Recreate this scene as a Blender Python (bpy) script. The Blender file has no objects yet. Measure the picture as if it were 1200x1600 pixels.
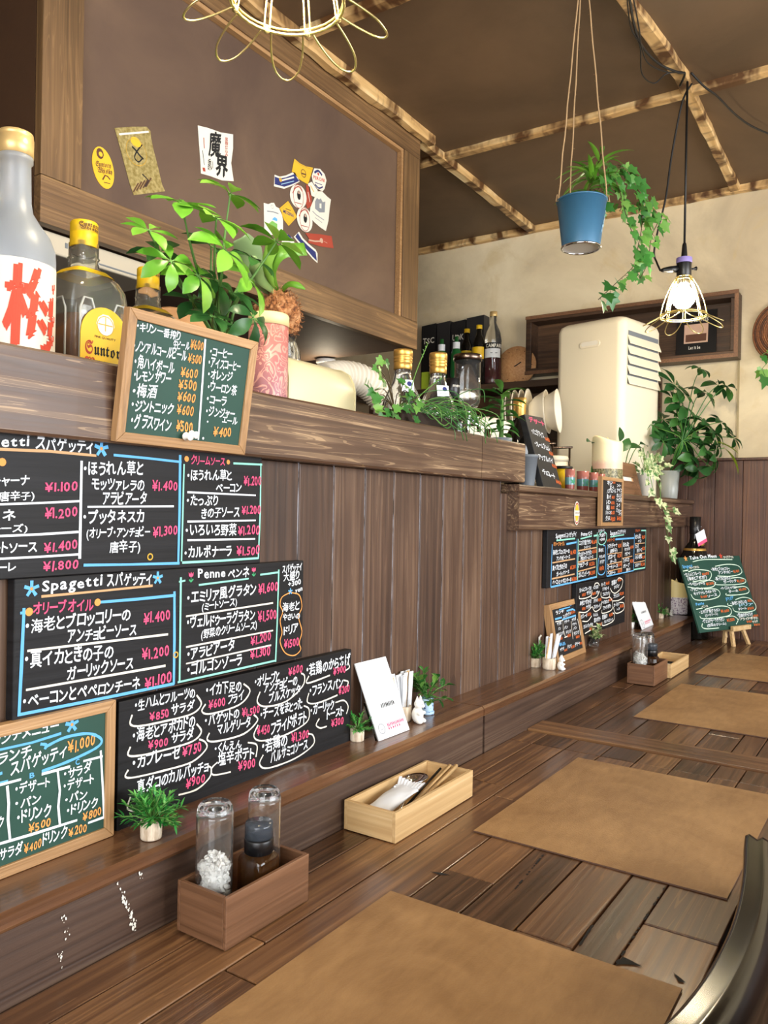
import bpy, bmesh, math, random
from mathutils import Vector, Matrix, noise
random.seed(7)
SC = bpy.context.scene
COL = SC.collection
V = Vector
# ------------------------------------------------------------------ camera, light, exposure
FPX = 1243.5                       # focal length in pixels of the 1200x1600 frame
YAW, PITCH, ROLL = 0.5898226, -0.0010938, 0.0175754
CAM = V((0, 0, 1.18))
_f = V((math.cos(YAW)*math.cos(PITCH), math.sin(YAW)*math.cos(PITCH), math.sin(PITCH)))
_r = V((math.sin(YAW), -math.cos(YAW), 0)); _u = _r.cross(_f)
CR = _r*math.cos(ROLL) + _u*math.sin(ROLL); CU = -_r*math.sin(ROLL) + _u*math.cos(ROLL); CF = _f
cd = bpy.data.cameras.new('camera'); cam = bpy.data.objects.new('camera', cd); COL.objects.link(cam)
cd.sensor_fit = 'VERTICAL'; cd.sensor_height = 24; cd.lens = FPX/1600*24; cd.clip_start = .02
cam.matrix_world = Matrix(((CR.x, CU.x, -CF.x, CAM.x), (CR.y, CU.y, -CF.y, CAM.y), (CR.z, CU.z, -CF.z, CAM.z), (0, 0, 0, 1)))
SC.camera = cam
SC.view_settings.view_transform = 'Standard'; SC.view_settings.look = 'None'
SC.view_settings.gamma = 1; SC.view_settings.use_curve_mapping = False
SC.view_settings.exposure = 1.0
BULB = 150.0                        # emission of the pendant bulbs
wd = bpy.data.worlds.new('world'); SC.world = wd; wd.use_nodes = True
wd.node_tree.nodes['Background'].inputs[0].default_value = (.75, .85, 1, 1)
wd.node_tree.nodes['Background'].inputs[1].default_value = .5
def area(name, loc, rot, sx, sy, power, col):
    l = bpy.data.lights.new(name, 'AREA'); l.shape = 'RECTANGLE'; l.size = sx; l.size_y = sy; l.energy = power; l.color = col
    o = bpy.data.objects.new(name, l); o.location = loc; o.rotation_euler = rot; COL.objects.link(o); return o
# daylight through the shop windows behind the diners (right wall) and behind the camera (rear wall)
area('window_daylight', (1.35, -2.36, 1.45), (math.pi/2, 0, 0), 2.5, 1.3, 62, (.93, .96, 1))
area('window_daylight', (-1.56, -.6, 1.5), (0, -math.pi/2, 0), 1.3, 1.9, 36, (.93, .96, 1))

def ray(u, v): return CF + CR*((u-600)/FPX) - CU*((v-800)/FPX)
def PZ(u, v, z): d = ray(u, v); return CAM + d*((z-CAM.z)/d.z)
def PY(u, v, y): d = ray(u, v); return CAM + d*(y/d.y)
def PX(u, v, x): d = ray(u, v); return CAM + d*(x/d.x)
def dep(p): return (V(p)-CAM).dot(CF)
def proj(p): q = V(p)-CAM; d = q.dot(CF); return (600+FPX*q.dot(CR)/d, 800-FPX*q.dot(CU)/d)

# ------------------------------------------------------------------ materials
def lin(h):
    h = h.lstrip('#'); r = []
    for i in (0, 2, 4):
        c = int(h[i:i+2], 16)/255; r.append(c/12.92 if c <= .04045 else ((c+.055)/1.055)**2.4)
    return (*r, 1)
class NT:
    def __init__(s, name):
        s.m = bpy.data.materials.new(name); s.m.use_nodes = True; s.t = s.m.node_tree; s.b = s.t.nodes['Principled BSDF']
    def n(s, typ, **k):
        n = s.t.nodes.new('ShaderNode'+typ)
        for a, b in k.items(): setattr(n, a, b)
        return n
    def set(s, i, v):
        if hasattr(v, 'links') or isinstance(v, bpy.types.NodeSocket): s.t.links.new(v, i)
        else: i.default_value = v
    def math(s, op, a, b=0.0, c=None):
        n = s.n('Math', operation=op); s.set(n.inputs[0], a); s.set(n.inputs[1], b)
        if c is not None: s.set(n.inputs[2], c)
        return n.outputs[0]
    def mix(s, f, a, b, mode='MIX'):
        n = s.n('Mix', data_type='RGBA', blend_type=mode); s.set(n.inputs[0], f); s.set(n.inputs[6], a); s.set(n.inputs[7], b); return n.outputs[2]
    def ramp(s, f, stops):
        n = s.n('ValToRGB'); e = n.color_ramp.elements
        while len(e) < len(stops): e.new(.5)
        for i, (p, c) in enumerate(stops): e[i].position = p; e[i].color = c if len(c) == 4 else (*c, 1)
        s.set(n.inputs[0], f); return n.outputs[0]
    def co(s, scale=(1, 1, 1), kind='Object', loc=(0, 0, 0), rot=(0, 0, 0)):
        t = s.n('TexCoord'); m = s.n('Mapping'); s.set(m.inputs['Scale'], scale); s.set(m.inputs['Location'], loc); s.set(m.inputs['Rotation'], rot)
        s.t.links.new(t.outputs[kind], m.inputs[0]); return m.outputs[0]
    def noise(s, vec, scale=5, detail=4, rough=.55, dist=0, w=None):
        n = s.n('TexNoise'); 
        if w is not None: n.noise_dimensions = '4D'; s.set(n.inputs['W'], w)
        s.set(n.inputs['Vector'], vec); s.set(n.inputs['Scale'], scale); s.set(n.inputs['Detail'], detail); s.set(n.inputs['Roughness'], rough); s.set(n.inputs['Distortion'], dist)
        return n.outputs[0]
    def bump(s, h, st=.2, dist=.002):
        n = s.n('Bump'); s.set(n.inputs['Strength'], st); s.set(n.inputs['Distance'], dist); s.set(n.inputs['Height'], h); s.t.links.new(n.outputs[0], s.b.inputs['Normal'])
    def p(s, **k):
        nm = dict(col='Base Color', rough='Roughness', metal='Metallic', spec='Specular IOR Level', trans='Transmission Weight', ior='IOR', coat='Coat Weight', crough='Coat Roughness', em='Emission Color', es='Emission Strength', alpha='Alpha', sss='Subsurface Weight')
        for a, b in k.items(): s.set(s.b.inputs[nm[a]], b)
        return s.m
def flat(name, c, rough=.5, **k):
    m = NT(name); return m.p(col=lin(c) if isinstance(c, str) else c, rough=rough, **k)
def rnd(m): return m.n('NewGeometry').outputs['Random Per Island']
def wood(name, dark, base, light, axis=0, rough=.4, fine=1.0, ringn=16., coat=.0, bump=.25, vary=.5, knots=True, wear=.35, ringw=.12, contrast=.75):
    """stained timber: fine pores, growth rings and worn light streaks that run along one axis, each board its own"""
    m = NT(name); r = rnd(m)
    sc = [13*fine]*3; sc[axis] = .42*fine
    w = m.math('MULTIPLY', r, 37.)
    v = m.co(tuple(sc))
    big = m.noise(v, 1.1, 3, .5, .3, w)
    rings = m.math('SINE', m.math('MULTIPLY', big, ringn*6.28))
    rings = m.math('MULTIPLY_ADD', rings, .5, .5)
    sc2 = [95*fine]*3; sc2[axis] = 1.5*fine
    pores = m.noise(m.co(tuple(sc2)), 1.5, 5, .6, .1, w)
    cloud = m.noise(m.co((2.2, 2.2, 2.2)), 1.6, 3, .5, 0, w)
    f = m.math('MULTIPLY_ADD', m.math('SUBTRACT', pores, .5), contrast, .5)
    f = m.math('MULTIPLY_ADD', m.math('SUBTRACT', rings, .5), ringw, f)
    f = m.math('MULTIPLY_ADD', m.math('SUBTRACT', cloud, .5), .6, f)
    f = m.math('MULTIPLY_ADD', m.math('SUBTRACT', r, .5), vary, f)
    c = m.ramp(f, [(.22, lin(dark)), (.52, lin(base)), (.9, lin(light))])
    streak = m.math('MULTIPLY', m.math('GREATER_THAN', rings, .985), m.math('GREATER_THAN', m.math('MULTIPLY_ADD', pores, .5, m.math('MULTIPLY', cloud, .6)), .58))
    c = m.mix(m.math('MULTIPLY', streak, wear), c, lin(light))
    l2 = m.math('GREATER_THAN', m.math('SINE', m.math('MULTIPLY', big, ringn*19.)), .93); l2 = m.math('MULTIPLY', l2, m.math('GREATER_THAN', m.math('MULTIPLY_ADD', pores, .7, m.math('MULTIPLY', cloud, .5)), .60))
    c = m.mix(m.math('MULTIPLY', l2, wear*.6), c, lin(light))
    if knots:
        kv = m.n('TexVoronoi'); sk = [4.2]*3; sk[axis] = 1.7
        m.set(kv.inputs['Vector'], m.co(tuple(sk))); m.set(kv.inputs['Scale'], 1.)
        k = m.math('LESS_THAN', kv.outputs['Distance'], .055)
        c = m.mix(m.math('MULTIPLY', k, .55), c, lin(dark))
    m.bump(m.math('MULTIPLY_ADD', rings, .35, pores), bump, .0015)
    rr = m.math('MULTIPLY_ADD', pores, .25, rough-.12)
    return m.p(col=c, rough=rr, coat=coat, crough=.18)
M = {}
M['table'] = [wood('table_wood_along', '#33200f', '#5f4029', '#946c46', 0, .34, coat=.3, vary=.28, wear=.6), wood('table_wood_across', '#33200f', '#5f4029', '#946c46', 1, .34, coat=.3, vary=.25, wear=.55)]
M['plank'] = wood('wall_plank_wood', '#32221a', '#523b2c', '#7d634e', 2, .5, vary=.16, wear=.35, contrast=.6)
M['beam'] = wood('shelf_beam_wood', '#33231a', '#543c2c', '#a98d6c', 0, .42, coat=.1, vary=.2, wear=.8, knots=False, ringn=22., contrast=.55)
M['ledge'] = wood('ledge_wood', '#3a2417', '#65432b', '#8f6a46', 0, .3, coat=.35, vary=.2, wear=.3)
M['ledgeface'] = wood('ledge_face_wood', '#2c1e17', '#4b372b', '#6a5543', 0, .5, vary=.2, wear=.2)
M['hoodwood'] = [wood('hood_frame_wood_along', '#4a3521', '#755839', '#a07d52', 0, .5, vary=.2, wear=.5), wood('hood_frame_wood_upright', '#46331f', '#6f5436', '#96744c', 2, .5, vary=.2, wear=.4)]
M['wains'] = wood('wainscot_wood', '#2b1a13', '#53372a', '#7a5338', 2, .45, vary=.22, wear=.25, contrast=.6)
M['walnut2'] = [wood('walnut_box_wood_'+n, '#553822', '#755137', '#936b4b', a, .5, fine=1.3, vary=.1, knots=False, wear=.1, contrast=.6) for n, a in (('along', 0), ('across', 1))]; M['walnut'] = M['walnut2'][0]
M['pine2'] = [wood('pale_pine_wood_'+n, '#b38e5e', '#cfae7c', '#e6d0a8', a, .45, fine=1.2, ringn=10, vary=.15, knots=False, wear=.25, contrast=.6) for n, a in (('along', 0), ('across', 1))]; M['pine'] = M['pine2'][0]
M['framewood'] = [wood('frame_wood_along', '#86643f', '#a98257', '#c9a478', 0, .5, fine=2, vary=.2, knots=False, wear=.2), wood('frame_wood_upright', '#86643f', '#a98257', '#c9a478', 2, .5, fine=2, vary=.2, knots=False, wear=.2)]
M['shelfwood'] = wood('back_shelf_wood', '#2c1d14', '#46301f', '#6d4e33', 1, .5, vary=.3, wear=.3)
def burnt(axis):
    m = NT('scorched_batten_wood'); sc = [16.]*3; sc[axis] = 2.5
    n1 = m.noise(m.co(tuple(sc)), 1.3, 4, .6, .6); s2 = [5.]*3; s2[axis] = 9.
    n2 = m.noise(m.co(tuple(s2)), 1.6, 3, .55, .4)
    c = m.ramp(n1, [(.3, lin('#a67f4e')), (.52, lin('#d3ad74')), (.75, lin('#f3dcaa'))])
    b = m.ramp(n2, [(.46, (1, 1, 1)), (.61, (.16, .10, .06))])
    m.bump(n1, .3); return m.p(col=m.mix(1., c, b, 'MULTIPLY'), rough=.55)
M['burnt'] = [burnt(0), burnt(1)]
def paint(name, a, b, sc=2.2, rough=.6, bump=.15):
    m = NT(name); n = m.noise(m.co(), sc, 5, .6, .5); m.bump(m.noise(m.co(), 60, 4), bump)
    return m.p(col=m.ramp(n, [(.35, lin(a)), (.68, lin(b))]), rough=rough)
M['ceil'] = paint('brown_ceiling_paint', '#58442f', '#6c543c')
M['hood'] = paint('brown_hood_panel_paint', '#564236', '#6d5644', 2.8, .7)
M['hoodside'] = paint('brown_hood_side_paint', '#3f2a1c', '#523722')
def plaster():
    m = NT('cream_plaster'); n = m.noise(m.co(), 1.7, 6, .62, .6); n2 = m.noise(m.co(), 5.5, 5, .6, 1.)
    c = m.ramp(n, [(.3, lin('#b9a88a')), (.5, lin('#dac9a6')), (.72, lin('#ebdcbb'))])
    c = m.mix(m.ramp(n2, [(.58, (0, 0, 0)), (.75, (.45, .45, .45))]), c, lin('#c9ad72'))
    m.bump(m.noise(m.co(), 14, 6, .6), .35, .006); return m.p(col=c, rough=.8)
M['plaster'] = plaster()
M['floor'] = wood('floor_wood', '#3c2a1e', '#5b4330', '#7d6249', 0, .5)
M['dark'] = flat('dark_gap', '#120c08', .9)
M['grooveglint'] = paint('pale_groove_edge', '#2a2019', '#a3a3ab', 22, .5)  # mottled pale strip: the chamfer highlight painted into the board grooves
def leather():
    m = NT('tan_leatherette'); v = m.n('TexVoronoi'); m.set(v.inputs['Vector'], m.co((1, 1, 1))); m.set(v.inputs['Scale'], 420.)
    n = m.noise(m.co(), 7, 5, .6, .8); n3 = m.noise(m.co((8, 30, 8)), 3, 4, .6, .5)
    c = m.ramp(m.math('MULTIPLY_ADD', n3, .3, m.math('MULTIPLY', n, .7)), [(.38, lin('#8c6840')), (.62, lin('#a98356'))])
    m.bump(m.math('MULTIPLY_ADD', n3, .8, v.outputs['Distance']), .25, .0008); return m.p(col=c, rough=.5)
M['leather'] = leather()
M['leather_edge'] = flat('leatherette_edge', '#5b4030', .6)
M['green'] = paint('green_chalkboard', '#143e32', '#1b4a3d', 3, .55, .05)
M['blackboard'] = paint('black_chalkboard', '#101012', '#18181a', 3, .6, .1)
def blackwood():
    m = NT('black_painted_wood'); n = m.noise(m.co((3, 3, 60)), 1.5, 5, .6, .3); m.bump(n, .3)
    return m.p(col=m.ramp(n, [(.35, lin('#0b0b0d')), (.7, lin('#1b1b1e'))]), rough=.55, spec=.3)
M['blackwood'] = blackwood()
INK = {k: flat('chalk_'+k, c, .8) for k, c in dict(white='#e6ecf2', pink='#e0527c', orange='#e99a4f', blue='#62aee6', mint='#8fd6c2', tan='#c79d72', red='#c8452e', green='#3f9f6a', cream='#e9e4d6', black='#161616', grey='#8b9097', navy='#27306e', yellow='#e7b62c', gold='#c9a13c', skin='#c7a58f', brown='#5c3a28', paleblue='#9fc6dc', leafgreen='#7fb95a', pale='#cfe6d2', brick='#a8432f', orange2='#d8672b').items()}
INKS = list(INK)
M['white'] = flat('white_plastic', '#f1efe8', .35)
M['acwhite'] = flat('ivory_plastic', '#e9dec4', .4)
M['paper'] = flat('white_paper', '#e3e7ec', .6)
M['gold'] = flat('gold_foil', '#dcae5c', .35, metal=.8)
M['brass'] = flat('brass_wire', '#e2d090', .3, metal=.9)
M['chrome'] = flat('chrome', '#d8d8dc', .12, metal=1)
M['darkchrome'] = flat('dark_chrome', '#6b5b50', .25, metal=1)
M['black'] = flat('black_plastic', '#101012', .35)
M['lacquer'] = flat('black_lacquer', '#080705', .16, spec=.3, coat=.2, crough=.08)
M['lilac'] = flat('lilac_plastic', '#8f7fc0', .5)
M['greyplastic'] = flat('grey_plastic', '#6f767d', .5)
M['duct'] = flat('white_duct', '#e9e2d2', .6)
M['cream'] = flat('cream_enamel', '#d9cfa6', .35)
M['creamlid'] = flat('cream_lid', '#ecd89e', .45)
M['yellow'] = flat('yellow_cap', '#e2b81e', .4)
M['capcream'] = flat('cream_gold_cap', '#d9b779', .35, metal=.4)
M['soil'] = flat('dark_soil', '#2a1d14', .95)
M['twine'] = flat('jute_twine', '#b0916a', .9)
M['rubber'] = flat('black_cable', '#0e0d0d', .5)
def glass(name, c=(1, 1, 1, 1), rough=.02, ior=1.45): m = NT(name); return m.p(col=c, rough=rough, trans=1., ior=ior)
M['glass'] = glass('clear_glass', (.97, .985, .98, 1)); M['glass'].node_tree.nodes['Principled BSDF'].inputs['Transmission Weight'].default_value = .985
M['facet'] = glass('thick_bottle_glass', (.94, .93, .86, 1), .03); M['facet'].node_tree.nodes['Principled BSDF'].inputs['Transmission Weight'].default_value = .94
M['frost'] = glass('frosted_glass', (.72, .77, .82, 1), .4); M['frost'].node_tree.nodes['Principled BSDF'].inputs['Transmission Weight'].default_value = .75
M['liquor'] = glass('amber_liquor', (.55, .20, .045, 1), .0, 1.36); M['liquor'].node_tree.nodes['Principled BSDF'].inputs['Transmission Weight'].default_value = .55
M['ridge'] = glass('glass_ridge', (.92, .92, .86, 1), .05); M['ridge'].node_tree.nodes['Principled BSDF'].inputs['Transmission Weight'].default_value = .6
M['water'] = glass('clear_liquor', (.98, .99, 1, 1), .0, 1.33)
M['brownglass'] = glass('brown_glass', (.30, .12, .035, 1), .03); M['brownglass'].node_tree.nodes['Principled BSDF'].inputs['Transmission Weight'].default_value = .93
M['greenglass'] = flat('green_bottle_glass', '#1f5a2c', .1)
M['darkglass'] = flat('dark_bottle_glass', '#14120e', .1)
M['redliquor'] = flat('dark_red_liquor', '#5a1418', .12)
M['smoke'] = flat('smoky_cap', '#3c434b', .15, alpha=.75)
M['clearplastic'] = glass('clear_plastic', (.9, .93, .93, 1), .15)
def salt():
    m = NT('rock_salt'); m.bump(m.noise(m.co(), 300, 3), .3); return m.p(col=lin('#f4f2ee'), rough=.35, sss=.0)
M['salt'] = salt()
M['potgrey'] = glass('grey_clear_pot', (.55, .58, .55, 1), .3); M['potgrey'].node_tree.nodes['Principled BSDF'].inputs['Transmission Weight'].default_value = .45
M['lip'] = flat('beige_hood_plastic', '#c2b8a4', .5)
M['crock'] = flat('cream_crockery', '#e3dac6', .3)
M['lampglow'] = flat('small_lit_bulb', '#ffffff', .5, em=(1, .86, .62, 1), es=26.)
def bulb():
    m = NT('lit_bulb'); return m.p(col=(1, 1, 1, 1), em=(1, .86, .62, 1), es=BULB)
M['bulb'] = bulb()
def leafmat(name, a, b, c, rough=.35, tr=.25, var=0):
    m = NT(name); r = rnd(m); col = m.ramp(r, [(.0, lin(a)), (.5, lin(b)), (1., lin(c))])
    if var:
        n = m.noise(m.co(), 70, 3, .6, .5); col = m.mix(m.ramp(n, [(.46, (0, 0, 0)), (.54, (1, 1, 1))]), col, lin('#d5dcae'))
    m.p(col=col, rough=rough)
    t = m.n('BsdfTranslucent'); m.set(t.inputs[0], col); ad = m.n('MixShader'); m.set(ad.inputs[0], tr)
    m.t.links.new(m.b.outputs[0], ad.inputs[1]); m.t.links.new(t.outputs[0], ad.inputs[2])
    m.t.links.new(ad.outputs[0], m.t.nodes['Material Output'].inputs[0]); return m.m
M['leaf'] = leafmat('bright_leaf', '#4d8a24', '#6faa35', '#94c552')
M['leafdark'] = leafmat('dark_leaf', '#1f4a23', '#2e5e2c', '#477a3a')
M['leafmid'] = leafmat('mid_leaf', '#2f6a2c', '#48863a', '#7dac50')
M['leafyellow'] = leafmat('yellow_green_leaf', '#7f9b26', '#93ad2e', '#a8bd45')
M['leafvar'] = leafmat('variegated_leaf', '#4a7a40', '#638f50', '#86a868', var=1)
M['leafgrey'] = leafmat('grey_green_leaf', '#5f7a50', '#7d9668', '#8fae6a')
M['plastleaf'] = leafmat('plastic_leaf', '#22742f', '#3c9a44', '#7cc75f', .4, .15)
M['stem'] = flat('green_stem', '#5d8840', .6)
M['vine'] = flat('brown_vine', '#5a4a2c', .7)
def bark():
    m = NT('birch_bark'); n = m.noise(m.co((60, 60, 14)), 2, 4, .6); m.bump(n, .5)
    return m.p(col=m.ramp(n, [(.3, lin('#a58d72')), (.5, lin('#d9c9b2')), (.75, lin('#efe6d6'))]), rough=.75)
M['birch'] = bark()
def speck():
    m = NT('blue_speckled_pot'); v = m.n('TexVoronoi'); m.set(v.inputs['Vector'], m.co()); m.set(v.inputs['Scale'], 160.)
    return m.p(col=m.mix(m.math('LESS_THAN', v.outputs['Distance'], .27), lin('#b3d3ee'), lin('#3f4f8c')), rough=.4)
M['speck'] = speck()
def moss():
    m = NT('brown_moss'); n = m.noise(m.co(), 90, 4); return m.p(col=m.ramp(n, [(.35, lin('#5a341c')), (.5, lin('#a86f43')), (.7, lin('#d9a877'))]), rough=.95)
M['moss'] = moss()
def damask():
    m = NT('pink_damask_tin'); 
    n = m.noise(m.co((1, 1, .8)), 34, 1.5, .5, 1.6); v = m.math('FRACT', m.math('MULTIPLY', n, 9.)); f = m.ramp(v, [(.55, (0, 0, 0)), (.62, (1, 1, 1)), (.86, (1, 1, 1)), (.95, (0, 0, 0))])
    z = m.n('SeparateXYZ'); m.set(z.inputs[0], m.co()); base = m.ramp(m.math('MULTIPLY', z.outputs[2], 9.), [(.0, lin('#94606e')), (.9, lin('#b8706a'))])
    return m.p(col=m.mix(f, base, lin('#d89d90')), rough=.4)
M['damask'] = damask()
def foil():
    m = NT('gold_foil_label'); n = m.noise(m.co(), 120, 4, .6); m.bump(n, .6, .001)
    return m.p(col=m.ramp(n, [(.35, lin('#a59253')), (.65, lin('#d8c88c'))]), rough=.35, metal=.55)
M['foil'] = foil()
def candlemat(name, a, b, c):
    m = NT(name); z = m.n('SeparateXYZ'); m.set(z.inputs[0], m.co()); n = m.noise(m.co(), 90, 4, .65)
    zz = m.math('MULTIPLY_ADD', n, .03, z.outputs[2]); zz = m.math('MULTIPLY', zz, 8.)
    col = m.ramp(zz, [(.60, lin(c)), (.67, lin(b)), (.88, lin(b)), (.97, lin(a))])
    sp = m.noise(m.co(), 160, 3, .7)
    return m, z, col, sp
def candle_a():
    m, z, col, sp = candlemat('flower_print_candle', '#f0dc9a', '#f0dc9a', '#f0dc9a')
    low = m.math('LESS_THAN', z.outputs[2], .062); pr = m.ramp(sp, [(.40, lin('#8c6f86')), (.47, lin('#e9dfe0')), (.62, lin('#efe8e6')), (.66, lin('#b0838f'))])
    return m.p(col=m.mix(low, col, pr), rough=.4, sss=.0)
M['candle_a'] = candle_a()
def candle_b():
    m, z, col, sp = candlemat('petal_print_candle', '#f2e3b6', '#e9bfa4', '#6b6440')
    pr = m.ramp(sp, [(.4, lin('#4c4a2c')), (.55, lin('#8b8560')), (.65, lin('#b5ac86'))]); low = m.math('LESS_THAN', z.outputs[2], .078)
    return m.p(col=m.mix(low, col, pr), rough=.4)
M['candle_b'] = candle_b()
M['cork'] = wood('bread_board_wood', '#b27b4d', '#cf9a68', '#e2b98a', 0, .6, knots=False)
M['wicker'] = wood('wicker', '#4a2b18', '#7b4a28', '#a36b3e', 1, .6)

# ------------------------------------------------------------------ mesh building
class MB:
    def __init__(s): s.v = []; s.f = []; s.mi = []; s.sm = []
    def add(s, vs, fs, mi=0, sm=False):
        o = len(s.v); s.v += [V(p) for p in vs]
        for f in fs: s.f.append([i+o for i in f]); s.mi.append(mi); s.sm.append(sm)
        return s
    def box(s, a, b, mi=0, fr=None):
        x0, y0, z0 = a; x1, y1, z1 = b
        vs = [V((x, y, z)) for z in (z0, z1) for x, y in ((x0, y0), (x1, y0), (x1, y1), (x0, y1))]
        if fr: vs = [fr(p) for p in vs]
        return s.add(vs, [(3, 2, 1, 0), (4, 5, 6, 7), (0, 1, 5, 4), (1, 2, 6, 5), (2, 3, 7, 6), (3, 0, 4, 7)], mi)
    def lathe(s, prof, c=(0, 0, 0), n=24, mi=0, sq=0, sm=True, cap=True, M3=None, ph=0):
        """profile of (radius, height); sq>0 squares the section off"""
        c = V(c); vs = []; k = 2/(2+sq*6) if sq else 1
        for r, z in prof:
            for i in range(n):
                a = 2*math.pi*(i+ph)/n; x, y = math.cos(a), math.sin(a)
                if sq: x = math.copysign(abs(x)**k, x); y = math.copysign(abs(y)**k, y)
                p = V((x*r, y*r, z)); vs.append(c+(M3 @ p if M3 else p))
        fs = [(j*n+i, j*n+(i+1) % n, (j+1)*n+(i+1) % n, (j+1)*n+i) for j in range(len(prof)-1) for i in range(n)]
        s.add(vs, fs, mi, sm)
        if cap:
            o = len(s.v)-len(vs)
            if prof[0][0] > 1e-5: s.f.append([o+i for i in range(n)][::-1]); s.mi.append(mi); s.sm.append(False)
            if prof[-1][0] > 1e-5: s.f.append([o+(len(prof)-1)*n+i for i in range(n)]); s.mi.append(mi); s.sm.append(False)
        return s
    def shell(s, prof, t, c=(0, 0, 0), n=36, mi=0, sq=0):
        """hollow vessel: outer skin, then the inner skin t inside it"""
        inn = [(max(r-t, .0005), max(z, prof[0][1]+t)) for r, z in prof]; inn[-1] = (max(prof[-1][0]-t, .0005), prof[-1][1])
        return s.lathe([(0, prof[0][1])]+prof+inn[::-1]+[(0, prof[0][1]+t)], c, n, mi, sq, cap=False)
    def tube(s, pts, r, n=8, mi=0, closed=False, sm=True):
        pts = [V(p) for p in pts]; L = len(pts); rs = r if isinstance(r, (list, tuple)) else [r]*L; vs = []
        t0 = (pts[1]-pts[0]).normalized(); u = t0.orthogonal().normalized()
        for i, p in enumerate(pts):
            a = pts[i-1] if (i > 0 or closed) else p; b = pts[(i+1) % L] if (i < L-1 or closed) else p
            t = (b-a).normalized() if (b-a).length > 1e-9 else t0
            u = (u-t*u.dot(t)).normalized() if (u-t*u.dot(t)).length > 1e-6 else t.orthogonal().normalized(); w = t.cross(u)
            vs += [p+(u*math.cos(2*math.pi*k/n)+w*math.sin(2*math.pi*k/n))*rs[i] for k in range(n)]
        R = L if closed else L-1
        fs = [(j*n+k, j*n+(k+1) % n, ((j+1) % L)*n+(k+1) % n, ((j+1) % L)*n+k) for j in range(R) for k in range(n)]
        if not closed: fs += [tuple(range(n))[::-1], tuple((L-1)*n+k for k in range(n))]
        return s.add(vs, fs, mi, sm)
    def prism(s, poly, fr, t0, t1, mi=0, sm=False, mside=None):
        """polygon (a,b) in a frame, thickened from t0 to t1 along its normal"""
        n = len(poly); vs = [fr(V((a, b, t0))) for a, b in poly]+[fr(V((a, b, t1))) for a, b in poly]
        s.add(vs, [tuple(range(n))[::-1], tuple(range(n, 2*n))], mi)
        o = len(s.v)-2*n
        for i in range(n): s.f.append([o+i, o+(i+1) % n, o+n+(i+1) % n, o+n+i]); s.mi.append(mi if mside is None else mside); s.sm.append(sm)
        return s
    def leaf(s, base, d, up, L, W, droop=.3, mi=0, n=5, fold=.25, shape=.45):
        """a leaf blade: folded along its midrib, drooping towards its tip"""
        d = V(d).normalized(); up = V(up); side = d.cross(up)
        if side.length < 1e-4: side = d.orthogonal()
        side.normalize(); nrm = side.cross(d).normalized(); vs = []; p = V(base)
        for i in range(n+1):
            t = i/n; a = -droop*t*1.2; dd = d*math.cos(a)+nrm*math.sin(a); 
            if i: p = p+dd*(L/n)
            w = W*.5*(math.sin(math.pi*min(1, t/ (2*shape))) if t < shape else math.cos(math.pi/2*(t-shape)/(1-shape))**.8 if t < 1 else 0)
            w = max(w, W*.03); nn = -d*math.sin(a)+nrm*math.cos(a)
            vs += [p-side*w+nn*w*fold, p, p+side*w+nn*w*fold]
        fs = []
        for i in range(n): o = i*3; fs += [(o, o+3, o+4, o+1), (o+1, o+4, o+5, o+2)]
        return s.add(vs, fs, mi, True)
    def ivy(s, c, d, up, L, mi=0):
        """five-lobed ivy leaf"""
        d = V(d).normalized(); side = d.cross(V(up))
        if side.length < 1e-4: side = d.orthogonal()
        side.normalize(); n = side.cross(d); c = V(c)
        pr = [(0, 0), (.30, -.12), (.52, .12), (.36, .32), (.50, .58), (.22, .62), (0, 1.05), (-.22, .62), (-.50, .58), (-.36, .32), (-.52, .12), (-.30, -.12)]
        vs = [c+side*(a*L)+d*(b*L)+n*(abs(a)*L*.18-b*b*L*.15) for a, b in pr]+[c+d*L*.38]
        return s.add(vs, [(i, (i+1) % 12, 12) for i in range(12)], mi, True)
    def build(s, name, mats, parent=None, bevel=0, loc=None, sub=0, seg=2):
        if not isinstance(mats, (list, tuple)): mats = [mats]
        base = V(loc) if loc is not None else (ROOT.get(parent.name, V((0, 0, 0))) if parent else V((0, 0, 0)))
        me = bpy.data.meshes.new(name); me.from_pydata([p-base for p in s.v], [], s.f)
        for m in mats: me.materials.append(m)
        for p, i, sm in zip(me.polygons, s.mi, s.sm): p.material_index = i; p.use_smooth = sm
        me.update(); o = bpy.data.objects.new(name, me); COL.objects.link(o)
        if parent: o.parent = parent; ROOT[o.name] = base
        else: o.location = base; ROOT[o.name] = base
        if bevel:
            b = o.modifiers.new('bevel', 'BEVEL'); b.width = bevel; b.segments = seg; b.limit_method = 'ANGLE'; b.angle_limit = .6
        if sub: q = o.modifiers.new('sub', 'SUBSURF'); q.levels = sub; q.render_levels = sub
        return o
ROOT = {}
def tag(o, label, cat, group=None):
    o['label'] = label; o['category'] = cat
    if group: o['group'] = group
    return o
def thing(name, label, cat, loc, group=None):
    o = bpy.data.objects.new(name, None); COL.objects.link(o); o.location = loc; o.empty_display_size = .02; ROOT[o.name] = V(loc)
    return tag(o, label, cat, group)
def struct(o): o['kind'] = 'structure'; return o
def dup(root, loc, label, rz=0, sc=1, group=None):
    def cp(o, par):
        c = o.copy(); COL.objects.link(c); 
        if par: c.parent = par
        for ch in [x for x in o.children]: cp(ch, c)
        return c
    r = cp(root, None); r.location = loc; r.rotation_euler = (0, 0, rz); r.scale = (sc, sc, sc); r['label'] = label
    if group: r['group'] = group
    return r
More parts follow.
